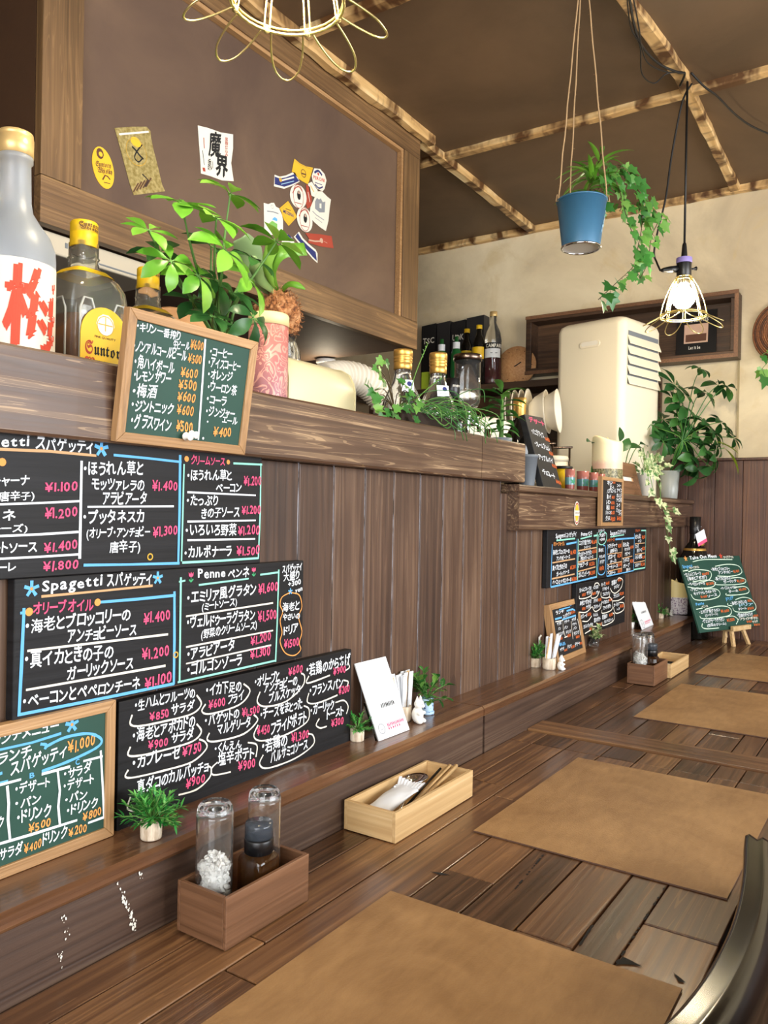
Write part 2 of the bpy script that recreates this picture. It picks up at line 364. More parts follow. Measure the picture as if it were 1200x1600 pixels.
def frame(o, ex, ey):
    o = V(o); ex = V(ex).normalized(); ey = V(ey).normalized(); en = ex.cross(ey).normalized()
    def fr(p): return o+ex*p[0]+ey*p[1]+en*p[2]
    fr.o, fr.ex, fr.ey, fr.en = o, ex, ey, en
    def px(u, v):
        d = ray(u, v); t = (o-CAM).dot(en)/d.dot(en); q = CAM+d*t-o; return (q.dot(ex), q.dot(ey))
    fr.px = px; return fr
def wallframe(y): return frame((0, y, 0), (1, 0, 0), (0, 0, 1))

# ------------------------------------------------------------------ hand lettering
_G = {}
def glyph(ch):
    if ch in _G: return _G[ch]
    c = bpy.data.curves.new('glyph', 'FONT'); c.body = ch; c.resolution_u = 2; c.offset = 0 if ord(ch) >= 0x3400 else .021
    o = bpy.data.objects.new('glyph', c); COL.objects.link(o)
    dg = bpy.context.evaluated_depsgraph_get(); e = o.evaluated_get(dg); m = e.to_mesh()
    vs = [(p.co.x, p.co.y) for p in m.vertices]; fs = [tuple(p.vertices) for p in m.polygons]
    e.to_mesh_clear(); bpy.data.objects.remove(o); bpy.data.curves.remove(c)
    x0 = min((a for a, b in vs), default=0); x1 = max((a for a, b in vs), default=.3)
    _G[ch] = (vs, fs, x0, x1); return _G[ch]
GOFF = .016
class Ink:
    """chalk-pen writing on one surface: fr maps (a,b,c) to the place, px maps a picture point onto the surface"""
    def __init__(s, fr, lift=.0006, px=None, jit=1.): s.fr = fr; s.mb = MB(); s.lift = lift; s.px = px or fr.px; s.R = random.Random(3); s.jit = jit
    def put(s, vs, fs, col):
        s.lift += 8e-7; s.mb.add([s.fr(V((a, b, s.lift))) for a, b in vs], fs, INKS.index(col))
    def text(s, t, p0, p1, h, col='white', gap=.09, ital=.0, bold=0.):
        """write t from plane point p0 to p1 on the baseline, letters h tall"""
        R = s.R; dx, dy = p1[0]-p0[0], p1[1]-p0[1]; L = math.hypot(dx, dy); ca, sa = dx/L, dy/L
        gl = [(glyph(c) if c not in ' ' else None, c) for c in t]; tot = 0; ws = []
        for g, c in gl:
            w = .32 if g is None else (g[3]-g[2])+gap+(.1 if ord(c) > 0x2e80 and g[3]-g[2] < .4 else 0); ws.append(w); tot += w
        k = L/max(tot, 1e-6); em = h/.8; x = 0
        for (g, c), w in zip(gl, ws):
            if g:
                j = s.jit; rot = R.uniform(-.07, .07)*j; sy = em*(1+R.uniform(-.09, .09)*j); oy = R.uniform(-.05, .05)*em*j; sl = ital+R.uniform(-.04, .08)*j
                bd = bold or (.016 if ord(c) >= 0x3400 else 0)
                for ba, bb_ in (((0, 0),) if not bd else ((-bd, 0), (bd, bd*.6), (0, -bd))):
                  out = []
                  for a, b in g[0]:
                    aa = (a-g[2]+gap/2+ba)*k; bb = (b+bb_)*sy+oy; aa += bb*sl
                    aa, bb = aa-bb*rot, bb+aa*rot*.3
                    X = x*k+aa; out.append((p0[0]+X*ca, p0[1]+X*sa+bb))
                  s.put(out, g[1], col)
            x += w
    def tx(s, t, a, b, hpx, col='white', **k):
        """the same from picture points, height in picture pixels"""
        p0, p1 = s.px(*a), s.px(*b); q = s.px(a[0], a[1]-hpx); s.text(t, p0, p1, abs(q[1]-p0[1]), col, **k)
    def line(s, pts, w, col='white'):
        pts = [V((p[0], p[1])) for p in pts]; vs = []; n = len(pts)
        for i, p in enumerate(pts):
            a = pts[max(0, i-1)]; b = pts[min(n-1, i+1)]; t = (b-a).normalized() if (b-a).length > 0 else V((1, 0)); q = V((-t.y, t.x))*(w/2*(1+s.R.uniform(-.15, .15)*s.jit)); vs += [tuple(p-q), tuple(p+q)]
        s.put(vs, [(2*i, 2*i+2, 2*i+3, 2*i+1) for i in range(n-1)], col)
    def ln(s, pts, col='white', w=.0022, curve=False):
        P = [s.px(*p) for p in pts]
        s.line(smooth(P) if curve else P, w, col)
    def disc(s, c, r, col, n=12, ry=None):
        ry = ry or r; s.put([(c[0]+r*math.cos(6.2832*i/n), c[1]+ry*math.sin(6.2832*i/n)) for i in range(n)], [tuple(range(n))], col)
    def poly(s, pts, col): s.put(pts, [tuple(range(len(pts)))], col)
    def flower(s, u, v, rpx, col='blue', core='orange'):
        c = s.px(u, v); r = abs(s.px(u, v-rpx)[1]-c[1])
        for i in range(5):
            a = 1.57+i*1.2566; s.line([(c[0]+r*.2*math.cos(a), c[1]+r*.2*math.sin(a)), (c[0]+r*math.cos(a), c[1]+r*math.sin(a))], r*.42, col)
        s.disc(c, r*.2, core)
    def ring(s, c, r, w, col, ry=None, n=20):
        ry = ry or r; vs = []
        for i in range(n):
            a = 6.2832*i/n; vs += [(c[0]+r*math.cos(a), c[1]+ry*math.sin(a)), (c[0]+(r-w)*math.cos(a), c[1]+(ry-w)*math.sin(a))]
        s.put(vs, [(2*i, (2*i+2) % (2*n), (2*i+3) % (2*n), 2*i+1) for i in range(n)], col)
    def build(s, parent, name='lettering'):
        used = sorted(set(s.mb.mi)); s.mb.mi = [used.index(i) for i in s.mb.mi]
        return s.mb.build(name, [INK[INKS[i]] for i in used], parent)
def smooth(P, k=5):
    """Catmull-Rom through the points"""
    P = [V((*p, 0)) if len(p) == 2 else V(p) for p in P]; n = len(P); out = []
    for i in range(n-1):
        a, b, c, d = P[max(0, i-1)], P[i], P[i+1], P[min(n-1, i+2)]
        for j in range(k):
            t = j/k; out.append(.5*((2*b)+(c-a)*t+(2*a-5*b+4*c-d)*t*t+(3*b-a-3*c+d)*t**3))
    out.append(P[-1]); return [tuple(p) for p in out]
def lean(BL, BR, TL, base):
    """frame of a leaning board: base edge BL-BR given as two places; TL its top left picture point. Returns frame at BL, width, height"""
    bl, br = base(*BL), base(*BR); ex = (br-bl); w = ex.length; ex.normalize(); nh = V((0, 0, 1)).cross(ex)  # away from the viewer
    best = None
    for i in range(-60, 61):
        a = i/60*.7; ey = V((0, 0, math.cos(a)))+nh*math.sin(a)
        lo, hi = .01, 1.
        for _ in range(40):
            h = (lo+hi)/2
            if proj(bl+ey*h)[1] > TL[1]: lo = h
            else: hi = h
        e = abs(proj(bl+ey*h)[0]-TL[0])
        if best is None or e < best[0]: best = (e, ey, h, a)
    return frame(bl, ex, best[1]), w, best[2], best[3]
# ------------------------------------------------------------------ the setting
CEIL, TAB, LEDGE, TOPS, LOWS = 2.43, .73, .821, 1.333, 1.243      # heights: ceiling, table, ledge, upper and lower serving shelf
WY = .743                                                           # customer face of the panelled counter wall
def sbox(name, a, b, m, bevel=0):
    return struct(MB().box(a, b).build(name, m, bevel=bevel))
sbox('floor', (-1.7, -2.5, -.05), (3.35, 2.7, 0), M['floor'])
sbox('ceiling', (-1.7, -2.5, CEIL), (3.35, 2.7, CEIL+.05), M['ceil'])
sbox('wall_back', (3.25, -2.5, 0), (3.35, 2.7, CEIL), M['plaster'])
sbox('wall_left', (-1.7, 2.6, 0), (3.25, 2.7, CEIL), M['hoodside'])
mb = MB()
for a, b in (((-1.7, -2.5, 0), (3.25, -2.4, .8)), ((-1.7, -2.5, 2.1), (3.25, -2.4, CEIL)), ((-1.7, -2.5, .8), (.1, -2.4, 2.1)), ((2.6, -2.5, .8), (3.25, -2.4, 2.1))): mb.box(a, b)
struct(mb.build('wall_right', M['plaster']))
mb = MB()
for a, b in (((-1.7, -2.4, 0), (-1.6, 2.6, .85)), ((-1.7, -2.4, 2.15), (-1.6, 2.6, CEIL)), ((-1.7, -2.4, .85), (-1.6, -1.55, 2.15)), ((-1.7, .35, .85), (-1.6, 2.6, 2.15))): mb.box(a, b)
struct(mb.build('wall_rear', M['plaster']))
def window(n, a, b, ax):
    r = bpy.data.objects.new('window_%d' % n, None); COL.objects.link(r); r.location = a; ROOT[r.name] = V(a); struct(r)
    m = MB(); x0, y0, z0 = a; x1, y1, z1 = b; t = .05
    if ax == 'y':
        m.box((x0, y0, z0), (x1, y1, z0+t)).box((x0, y0, z1-t), (x1, y1, z1)).box((x0, y0, z0+t), (x0+t, y1, z1-t)).box((x1-t, y0, z0+t), (x1, y1, z1-t)).box(((x0+x1)/2-t/2, y0, z0+t), ((x0+x1)/2+t/2, y1, z1-t))
        g = MB().box((x0+t, (y0+y1)/2-.003, z0+t), (x1-t, (y0+y1)/2+.003, z1-t))
    else:
        m.box((x0, y0, z0), (x1, y1, z0+t)).box((x0, y0, z1-t), (x1, y1, z1)).box((x0, y0, z0+t), (x1, y0+t, z1-t)).box((x0, y1-t, z0+t), (x1, y1, z1-t))
        g = MB().box(((x0+x1)/2-.003, y0+t, z0+t), ((x0+x1)/2+.003, y1-t, z1-t))
    m.build('window_frame', M['hoodwood'][0], r); g.build('pane', M['glass'], r)
window(1, (.1, -2.5, .8), (2.6, -2.42, 2.1), 'y')
window(2, (-1.69, -1.55, .85), (-1.62, .35, 2.15), 'x')
# wainscot of dark boards on the back wall
mb = MB(); y = -2.4; R = random.Random(5)
while y < WY+.05:
    w = .098; mb.box((3.205, y+.0008, 0), (3.25, min(y+w-.0008, .80), 1.392)); y += w
struct(mb.build('trim_1', M['wains'], bevel=.0015))
sbox('trim_2', (3.19, -2.4, 1.392), (3.25, .80, 1.402), M['wains'], .002)
sbox('trim_3', (3.246, .565, 1.402), (3.249, .572, 2.03), flat('plaster_seam', '#a8966f', .8))
# ceiling battens of scorched pine
def batten(n, pts, w, h, ax, seed):
    R = random.Random(seed); m = MB(); pts = [V((*p, 0)) for p in pts]; vs = []; P = []
    for a, b in zip(pts, pts[1:]):
        k = max(2, int((b-a).length/.07)); P += [a.lerp(b, i/k) for i in range(k)]
    P.append(pts[-1]); d = (pts[-1]-pts[0]).normalized(); q = V((-d.y, d.x, 0))
    for p in P:
        a = w/2*(1+R.uniform(-.13, .13)); b = w/2*(1+R.uniform(-.13, .13)); hh = h*(1+R.uniform(-.15, .1))
        for s, z in ((-a, CEIL), (-a, CEIL-hh*.8), (-a*.8, CEIL-hh), (b*.8, CEIL-hh), (b, CEIL-hh*.8), (b, CEIL)): vs.append(p+q*s+V((0, 0, z)))
    n6 = 6; fs = [(i*n6+k, i*n6+(k+1) % n6, (i+1)*n6+(k+1) % n6, (i+1)*n6+k) for i in range(len(P)-1) for k in range(n6)]
    fs += [tuple(range(6))[::-1], tuple((len(P)-1)*6+k for k in range(6))]
    m.add(vs, fs); struct(m.build('trim_%d' % n, M['burnt'][ax]))
batten(4, [(-1.6, .60), (1.936, .598), (2.326, .568)], .036, .022, 0, 1)
batten(5, [(2.326, .571), (3.24, .588)], .032, .02, 0, 2)
batten(6, [(2.42, -2.4), (2.42, 1.9)], .034, .02, 1, 3)
batten(7, [(1.60, -2.4), (1.60, 1.345)], .036, .02, 1, 4)
batten(8, [(3.232, -2.4), (3.232, 2.59)], .03, .024, 1, 5)
batten(9, [(2.262, 1.398), (3.215, 1.412)], .036, .024, 0, 6)
batten(10, [(-.8, 1.362), (2.285, 1.362)], .03, .034, 0, 7)
# counter wall of upright boards with pale chamfered grooves
gx = [PY(u, v, WY).x for u, v in ((467.8, 722), (523, 730), (571.5, 735), (616.5, 740), (657.5, 745), (693.5, 750), (726, 755), (755, 758), (783, 762))]
st = (gx[-1]-gx[0])/8
edges = [gx[0]-st*i for i in range(20, 0, -1)]+gx+[gx[-1]+st*i for i in range(1, 40)]
edges = [e for e in edges if -1.25 < e < 3.2]+[3.2]
mb = MB()
for a, b in zip(edges, edges[1:]):
    mb.box((a+.0014, WY, 0), (b-.0014, WY+.02, 1.2475 if b < 1.6 else LOWS-.02))
    
gm = MB()
for e in edges[:-1]: gm.box((e-.0013, WY+.0015, LEDGE), (e+.0013, WY+.02, 1.2475 if e < 1.59 else LOWS-.02))
cw = struct(mb.build('wall_counter', M['plank'], bevel=.0018))
gm.build('groove', M['grooveglint'], cw)
struct(MB().box((edges[0], WY+.0202, 0), (3.2, WY+.04, LOWS-.03)).build('wall_counter_back', M['hoodside']))
# ledge under the menu boards
R = random.Random(9)
def longboard(name, x0, x1, y0, y1, z0, z1, m, bev, wob=.0012, step=.06, joints=()):
    """a hand-planed board along x: slightly wavy front edge, bevelled"""
    mb = MB(); xs = []; k = int((x1-x0)/step)
    for i in range(k+1): xs.append(x0+(x1-x0)*i/k)
    vs = []
    for x in xs:
        wv = R.uniform(-wob, wob); wz = R.uniform(-wob, wob)*.5; b = bev
        vs += [V((x, y1, z0)), V((x, y0+b*.6+wv, z0)), V((x, y0+wv, z0+b)), V((x, y0+wv, z1-b+wz)), V((x, y0+b+wv, z1+wz)), V((x, y1, z1))]
    fs = [(i*6+j, i*6+(j+1) % 6, (i+1)*6+(j+1) % 6, (i+1)*6+j) for i in range(k) for j in range(6)]
    fs += [tuple(range(6))[::-1], tuple(k*6+j for j in range(6))]
    mb.add(vs, fs); return struct(mb.build(name, m))
jx = PY(757, 1140, .668).x
longboard('ledge_top_board', -1.2, jx-.02, .660, WY, .803, LEDGE, M['ledge'], .004)
longboard('ledge_top_board', jx-.0185, 3.0, .660, WY, .803, LEDGE, M['ledge'], .004)
longboard('ledge_front_board', -1.2, jx-.003, .670, WY, 0.02, .803, M['ledgeface'], .001, .0004)
longboard('ledge_front_board', jx+.003, 3.0, .669, WY, 0.02, .803, M['ledgeface'], .001, .0004)
fr = wallframe(.6688); k = Ink(fr, .0002); R = random.Random(12)
for (u0, v0), (u1, v1), n_ in (((189, 1384), (192, 1400), 7), ((190, 1400), (204, 1424), 34), ((202, 1424), (211, 1456), 30), ((98, 1430), (104, 1470), 12), ((94, 1490), (98, 1512), 10), ((214, 1366), (222, 1372), 6)):
    for i in range(n_):
        t = R.random(); u, v = u0+(u1-u0)*t+R.gauss(0, 2.6), v0+(v1-v0)*t+R.gauss(0, 2); c = k.px(u, v); s_ = abs(R.gauss(.0006, .0006))+.0002
        k.poly([(c[0]+s_*R.uniform(.5, 1.3)*math.cos(a)*.8, c[1]+s_*R.uniform(.5, 1.6)*math.sin(a)) for a in (0, 1.1, 2.2, 3.3, 4.4, 5.4)], 'cream')
k.build(bpy.data.objects['ledge_front_board'], 'paint_scuffs')
# upper and lower beams with the serving shelves behind them
longboard('beam_upper', -1.2, 1.412, .715, WY+.045, 1.248, TOPS, M['beam'], .003, .0005)
longboard('beam_upper', 1.4135, 1.62, .715, WY+.045, 1.248, TOPS, M['beam'], .003, .0005)
sbox('shelf_upper_board', (-1.2, WY+.046, TOPS-.025), (1.62, 1.16, TOPS-.002), M['beam'], .002)
sbox('shelf_upper_end', (1.60, WY+.046, LOWS), (1.62, 1.16, TOPS-.026), M['beam'])
longboard('beam_lower', 1.595, 3.2, .715, WY+.045, 1.143, LOWS-.016, M['beam'], .004, .0006)
longboard('beam_lower_cap', 1.585, 3.2, .711, WY+.045, LOWS-.0155, LOWS, M['beam'], .003, .0006)
sbox('shelf_lower_board', (1.625, WY+.046, LOWS-.025), (3.2, 1.42, LOWS-.002), M['beam'], .002)
# boxed-in hood hanging from the ceiling over the kitchen
HX0, HX1, HY, HZ = .880, 2.240, 1.38, 1.714
hd = bpy.data.objects.new('hood_bulkhead', None); COL.objects.link(hd); hd.location = (HX0, HY, HZ); ROOT[hd.name] = V((HX0, HY, HZ)); struct(hd)
MB().box((HX0+.005, HY+.022, HZ+.004), (HX1-.005, 2.6, CEIL)).build('body', [M['hood']], hd)
MB().box((HX0, HY+.024, HZ), (HX0+.005, 2.6, CEIL)).build('end_panel', M['hoodside'], hd)
for nm, a, b, k in (('stile', (HX0, HY, 1.805), (HX0+.088, HY+.022, CEIL), 1), ('stile', (HX1-.095, HY, 1.805), (HX1, HY+.022, 2.34), 1),
                    ('rail', (HX0, HY-.001, HZ), (HX1, HY+.022, 1.804), 0), ('rail', (HX0+.0885, HY, 2.341), (HX1, HY+.022, CEIL), 0)):
    MB().box(a, b).build(nm, M['hoodwood'][k], hd, bevel=.0015)
MB().box((HX1-.107, HY+.004, 1.805), (HX1-.096, HY+.021, 2.33)).box((HX0+.09, HY+.004, 2.33), (HX1-.096, HY+.021, 2.3405)).build('inner_moulding', M['framewood'][0], hd)
# ------------------------------------------------------------------ counter tables
ROWS = [.165, .245, .289, .355, .42, .485, .555, .62, .6685]
def planks(mb, x0, x1, y0, y1, z0, z1, seed, along=0, wr=(.075, .12), lr=(.35, .8), mi=0):
    R = random.Random(seed)
    if along == 0:
        for y_, y in zip(ROWS, ROWS[1:]):
            w = y-y_
            x = x0
            first = True
            while x < x1-.004:
                L = R.uniform(*lr)*(R.uniform(.3, 1) if first else 1); first = False
                if x1-x-L < .09: L = x1-x
                g = .0007+R.random()*.0007; dz = R.uniform(-.0007, .0003)
                mb.box((x+g, y-w+g, z0), (min(x+L, x1)-g, y-g, z1+dz), mi); x += L
    else:
        y = y1
        while y > y0+.01:
            L = R.uniform(*lr)
            if y-L < y0+.1: L = y-y0
            mb.box((x0+.0008, y-L+.0008, z0), (x1-.0008, y-.0008, z1), mi); y -= L
def table(x0, x1, zt, seed, label):
    t = thing('counter_table', label, 'table', ((x0+x1)/2, .4, 0))
    mb = MB(); planks(mb, x0+.0, x1-.08 if seed == 1 else x1, .165, .6685, zt-.028, zt, seed) if seed == 1 else planks(mb, x0+.082, x1, .165, .6685, zt-.028, zt, seed)
    if seed == 1: planks(mb, x1-.079, x1, .165, .6685, zt-.028, zt, 11, 0, (.1, .14), (.2, .3))
    else: mb.box((x0, .165, zt-.028), (x0+.081, .6685, zt+.0025), 1)
    mb.build('tabletop', M['table'], t, bevel=.0012)
    MB().box((x0+.01, .17, zt-.06), (x1-.01, .668, zt-.0285)).build('underframe', M['ledgeface'], t)
    for x in (x0+.05, x1-.09):
        for y in (.2, .62): MB().box((x, y, 0), (x+.04, y+.04, zt-.0605)).build('leg', M['ledgeface'], t, bevel=.002)
table(-.75, 1.543, TAB, 1, 'dark plank counter table in front, with a condiment box and a cutlery tray')
table(1.551, 3.185, TAB, 2, 'dark plank counter table beyond the seam, running to the back wall')
# cracks and worn knots in the old table boards
k = Ink(frame((0, 0, TAB+.0002), (1, 0, 0), (0, 1, 0)), .0002, lambda u, v: tuple(PZ(u, v, TAB)[:2])); R = random.Random(31)
for pts in (((962, 1508), (973, 1495), (982, 1499), (1004, 1511), (990, 1508), (976, 1507)), ((1052, 1520), (1060, 1526), (1072, 1536), (1060, 1534)), ((672, 1362), (690, 1364), (704, 1368), (690, 1368))): k.poly([k.px(*q) for q in pts], 'black')
for a, b in (((1040, 1385), (962, 1508)), ((905, 1478), (925, 1447)), ((850, 1335), (800, 1395))):
    for i in range(26):
        t = R.random(); c = k.px(a[0]+(b[0]-a[0])*t, a[1]+(b[1]-a[1])*t); s_ = R.uniform(.0006, .0017); k.poly([(c[0]+s_*2.2*math.cos(q), c[1]+s_*math.sin(q)) for q in (0, 1.2, 2.3, 3.4, 4.6, 5.5)], 'black')
k.build(bpy.data.objects['counter_table'], 'board_cracks')
# placemats
def mat(x0, x1, y0, y1, label, sk=0):
    mb = MB(); z = TAB+.0003; R = random.Random(int(x0*100)); nx, ny = 24, 20; vs = []
    for j in range(ny+1):
        for i in range(nx+1):
            x = x0+(x1-x0)*i/nx+sk*(j/ny-.5); y = y0+(y1-y0)*j/ny; vs.append(V((x, y, z+.0022+.0004*noise.noise(V((x*9, y*9, 0))))))
    mb.add(vs, [(j*(nx+1)+i, j*(nx+1)+i+1, (j+1)*(nx+1)+i+1, (j+1)*(nx+1)+i) for j in range(ny) for i in range(nx)], 0, True)
    per = [i for i in range(nx+1)]+[(j+1)*(nx+1)-1 for j in range(1, ny+1)]+[ny*(nx+1)+i for i in range(nx-1, -1, -1)]+[j*(nx+1) for j in range(ny-1, 0, -1)]
    P = [vs[i] for i in per]; n = len(P)
    mb.add(P+[V((p.x, p.y, z+.0002)) for p in P], [(i, n+i, n+(i+1) % n, (i+1) % n) for i in range(n)], 1)
    tag(mb.build('placemat', [M['leather'], M['leather_edge']], loc=((x0+x1)/2, (y0+y1)/2, TAB)), label, 'placemat', 'tan placemats along the counter tables')
mat(.375, .789, .178, .509, 'tan leather placemat at the very front, beside the dark condiment box with the salt jar')
mat(1.005, 1.421, .178, .512, 'tan leather placemat across from the pale cutlery tray, near the chair back', .002)
mat(1.786, 2.218, .183, .517, 'tan leather placemat just past the raised seam between the two tables')
mat(2.39, 2.82, .186, .520, 'tan leather placemat farthest away, in front of the small easel')
# ------------------------------------------------------------------ black chair, tucked under the table
ch = thing('dining_chair', 'black lacquered wooden chair tucked against the table edge at lower right', 'chair', (.84, -.05, 0))
PATH = smooth([(1.036, .166), (1.0, .161), (.965, .1555), (.913, .1485), (.849, .142), (.792, .139), (.74, .1395), (.692, .142), (.641, .148), (.613, .154), (.58, .163), (.545, .175)], 4)
def rail(z0, z1, th, name, dy=0., bev=.012, ends=(0, 0)):
    mb = MB(); vs = []; P = [V(p[:2]) for p in PATH[ends[0]:len(PATH)-ends[1]]]; n = len(P)
    sec = [(0, z0), (.3, z0-.003), (.8, z0+.004), (1, z0+bev), (.97, z1-bev*1.8), (.78, z1-.006), (.5, z1-.001), (.36, z1-.005), (.14, z1), (.03, z1-.003), (0, z1-.010)]
    for i, p in enumerate(P):
        t = (P[min(i+1, n-1)]-P[max(i-1, 0)]).normalized(); q = V((t.y, -t.x)) if t.x < 0 else V((-t.y, t.x)); q = q if q.y < 0 else -q
        vs += [V((p.x+q.x*(a*th+dy), p.y+q.y*(a*th+dy), b)) for a, b in sec]
    k = len(sec); fs = [(i*k+j, i*k+(j+1) % k, (i+1)*k+(j+1) % k, (i+1)*k+j) for i in range(n-1) for j in range(k)]
    fs += [tuple(range(k))[::-1], tuple((n-1)*k+j for j in range(k))]
    mb.add(vs, fs, 0, True); return mb.build(name, M['lacquer'], ch)
rail(.752, .802, .040, 'top_rail')
rail(.60, .640, .026, 'back_rail', .010, ends=(1, 1))
rail(.645, .748, .012, 'back_panel', .016, .004, ends=(1, 1))
for x, yb in ((.585, .148), (1.02, .148)):
    MB().tube([(x, yb, .755), (x, yb-.005, .6), (x, .14, .45), (x, .12, .2), (x, .09, 0)], [.016, .017, .018, .016, .013], 12).build('leg', M['lacquer'], ch)
    MB().tube([(x, .50, .43), (x, .505, .2), (x, .515, 0)], [.017, .015, .012], 12).build('leg', M['lacquer'], ch)
MB().box((.595, .11, .43), (1.065, .53, .465)).build('seat', M['lacquer'], ch, bevel=.012)

# ------------------------------------------------------------------ menu boards
def panel(name, label, fr, w, h, th, m, cat='menu board', group=None, back=0.0):
    """board whose front lies in the frame's plane"""
    mb = MB(); mb.prism([(0, 0), (w, 0), (w, h), (0, h)], fr, -th, 0)
    return tag(mb.build(name, m, bevel=.0012, loc=fr((w/2, 0, -th))), label, cat, group)
def framed(name, label, fr, w, h, fw, th, m, cat='menu board'):
    t = thing(name, label, cat, fr((w/2, 0, -th)))
    MB().prism([(fw*.8, fw*.8), (w-fw*.8, fw*.8), (w-fw*.8, h-fw*.8), (fw*.8, h-fw*.8)], fr, -th*.8, -.003).build('board', m, t)
    for poly, k in (([(0, 0), (w, 0), (w-fw, fw), (fw, fw)], 0), ([(0, h), (fw, h-fw), (w-fw, h-fw), (w, h)], 0), ([(0, 0), (fw, fw), (fw, h-fw), (0, h)], 1), ([(w, 0), (w, h), (w-fw, h-fw), (w-fw, fw)], 1)):
        MB().prism(poly, fr, -th, 0).build('frame_rail', M['framewood'][k], t, bevel=.0008)
    return t
BF = .729                                                     # front plane of the boards screwed to the wall
def wallboard(tl, br, label, jitter=0):
    x0, x1 = PY(*tl, BF).x, PY(*br, BF).x; z1, z0 = PY(*tl, BF).z, PY(*br, BF).z
    fr = frame((x0, BF, z0), (1, 0, 0), (0, 0, 1))
    return panel('menu_board', label, fr, x1-x0, z1-z0, .0125, M['blackwood']), Ink(fr)
# board A: spaghetti
x1 = PY(408, 800, BF).x
fr = frame((x1-.86, BF, PY(404, 880, BF).z), (1, 0, 0), (0, 0, 1))
A = panel('menu_board', 'black wooden menu board directly under the shelf beam, topmost of three', fr, .86, PY(410, 713, BF).z-PY(404, 880, BF).z, .0125, M['blackwood'])
k = Ink(fr)
k.tx('Spagetti', (-62, 700), (46, 697), 19); k.tx('スパゲッティ', (54, 700), (146, 708), 19); k.ln([(-60, 700), (0, 702), (75, 705), (150, 712)], 'tan', .0026); k.flower(158, 701, 13)
k.ln([(177, 711), (230, 716), (283, 722)], 'blue', .003); k.ln([(281, 711), (280, 800), (278, 878)], 'blue', .0034); k.ln([(130, 883), (200, 882), (280, 880)], 'blue', .003)
k.ln([(127, 720), (124, 873)], 'white', .003); k.disc(k.px(3, 722), .004, 'orange')
k.tx('アマトリチャーナ', (-75, 760), (46, 757), 15); k.tx('(唐辛子)', (-10, 782), (54, 779), 13); k.tx('¥1.100', (68, 768), (121, 766), 16, 'pink')
k.ln([(-60, 790), (60, 786), (124, 783)]); k.tx('ボロネーゼ', (-70, 815), (-8, 814), 16); k.tx('ネ', (2, 814), (25, 812), 16); k.tx('¥1.200', (67, 811), (121, 807), 17, 'pink'); k.tx('(チーズ)', (-25, 832), (43, 830), 11)
k.ln([(-60, 840), (60, 835), (122, 831)]); k.tx('ミートソース', (-30, 864), (58, 861), 17); k.tx('¥1.400', (67, 864), (121, 857), 17, 'pink'); k.ln([(-60, 876), (60, 870), (124, 866)])
k.tx('ペスカトーレ', (-70, 895), (25, 892), 15); k.tx('¥1.800', (65, 893), (122, 888), 17, 'pink')
k.tx('・ほうれん草と', (129, 740), (223, 742), 20); k.tx('モッツァレラの', (142, 763), (225, 766), 17); k.tx('アラビアータ', (159, 788), (228, 787), 18); k.tx('¥1.400', (236, 766), (277, 766), 17, 'pink'); k.ln([(136, 792), (271, 791)])
k.tx('・プッタネスカ', (129, 817), (225, 815), 19); k.tx('(オリーブ・アンチョビー', (134, 840), (234, 837), 15); k.tx('唐辛子)', (170, 863), (219, 861), 16); k.tx('¥1.300', (237, 839), (277, 834), 17, 'pink')
k.ring(k.px(234, 870), .0042, .0016, 'gold')
k.ln([(287, 725), (285, 800), (283, 877)], 'mint', .0022); k.ln([(364, 724), (409, 726)], 'mint', .0024); k.ln([(407, 724), (406, 800), (403, 873)], 'mint', .0024); k.ln([(284, 879), (345, 876), (403, 872)], 'mint', .0026)
k.tx('クリームソース', (297, 725), (351, 727), 13, 'pink'); k.disc(k.px(291, 717), .0035, 'orange'); k.disc(k.px(356, 722), .003, 'orange')
k.tx('・ほうれん草と', (291, 749), (362, 749), 16); k.tx('ベーコン', (336, 768), (377, 768), 13); k.tx('¥1.200', (379, 759), (408, 757), 15, 'pink'); k.ln([(292, 769), (399, 774)])
k.tx('・たっぷり', (290, 789), (340, 789), 15); k.tx('きの子ソース', (313, 809), (374, 806), 15); k.tx('¥1.200', (376, 804), (407, 802), 15, 'pink'); k.ln([(292, 815), (399, 813)])
k.tx('・いろいろ野菜', (289, 836), (369, 835), 17); k.tx('¥1.200', (370, 836), (405, 835), 16, 'pink'); k.ln([(292, 844), (398, 842)])
k.tx('・カルボナーラ', (287, 871), (362, 867), 17); k.tx('¥1.500', (368, 868), (405, 866), 16, 'pink'); k.build(A)
# board B: spaghetti in oil, penne
B, k = wallboard((23, 905), (472, 1027), 'black wooden menu board, middle of the three, with the penne list')
k.flower(49, 920, 13); k.flower(246, 903, 10); k.tx('Spagetti', (64, 925), (160, 914), 20); k.tx('スパゲッティ', (166, 916), (237, 912), 18); k.ln([(64, 932), (150, 924), (238, 915)], 'tan', .0026)
k.ln([(154, 941), (215, 936), (274, 930)], 'blue', .003); k.ln([(272, 924), (272, 1000), (271, 1069)], 'blue', .0034); k.ln([(37, 950), (33, 1040), (29, 1119)], 'blue', .0036); k.ln([(27, 1117), (150, 1093), (272, 1068)], 'blue', .0034); k.ln([(31, 958), (44, 956)], 'blue', .003)
k.disc(k.px(45, 956), .0042, 'orange'); k.disc(k.px(152, 941), .004, 'orange'); k.tx('オリーブオイル', (50, 960), (146, 952), 18, 'pink')
k.tx('・海老とブロッコリーの', (38, 988), (204, 967), 21); k.tx('アンチョビーソース', (104, 1004), (213, 990), 19); k.tx('¥1.400', (222, 975), (266, 968), 18, 'pink'); k.ln([(42, 1017), (262, 991)], 'cream', .0026)
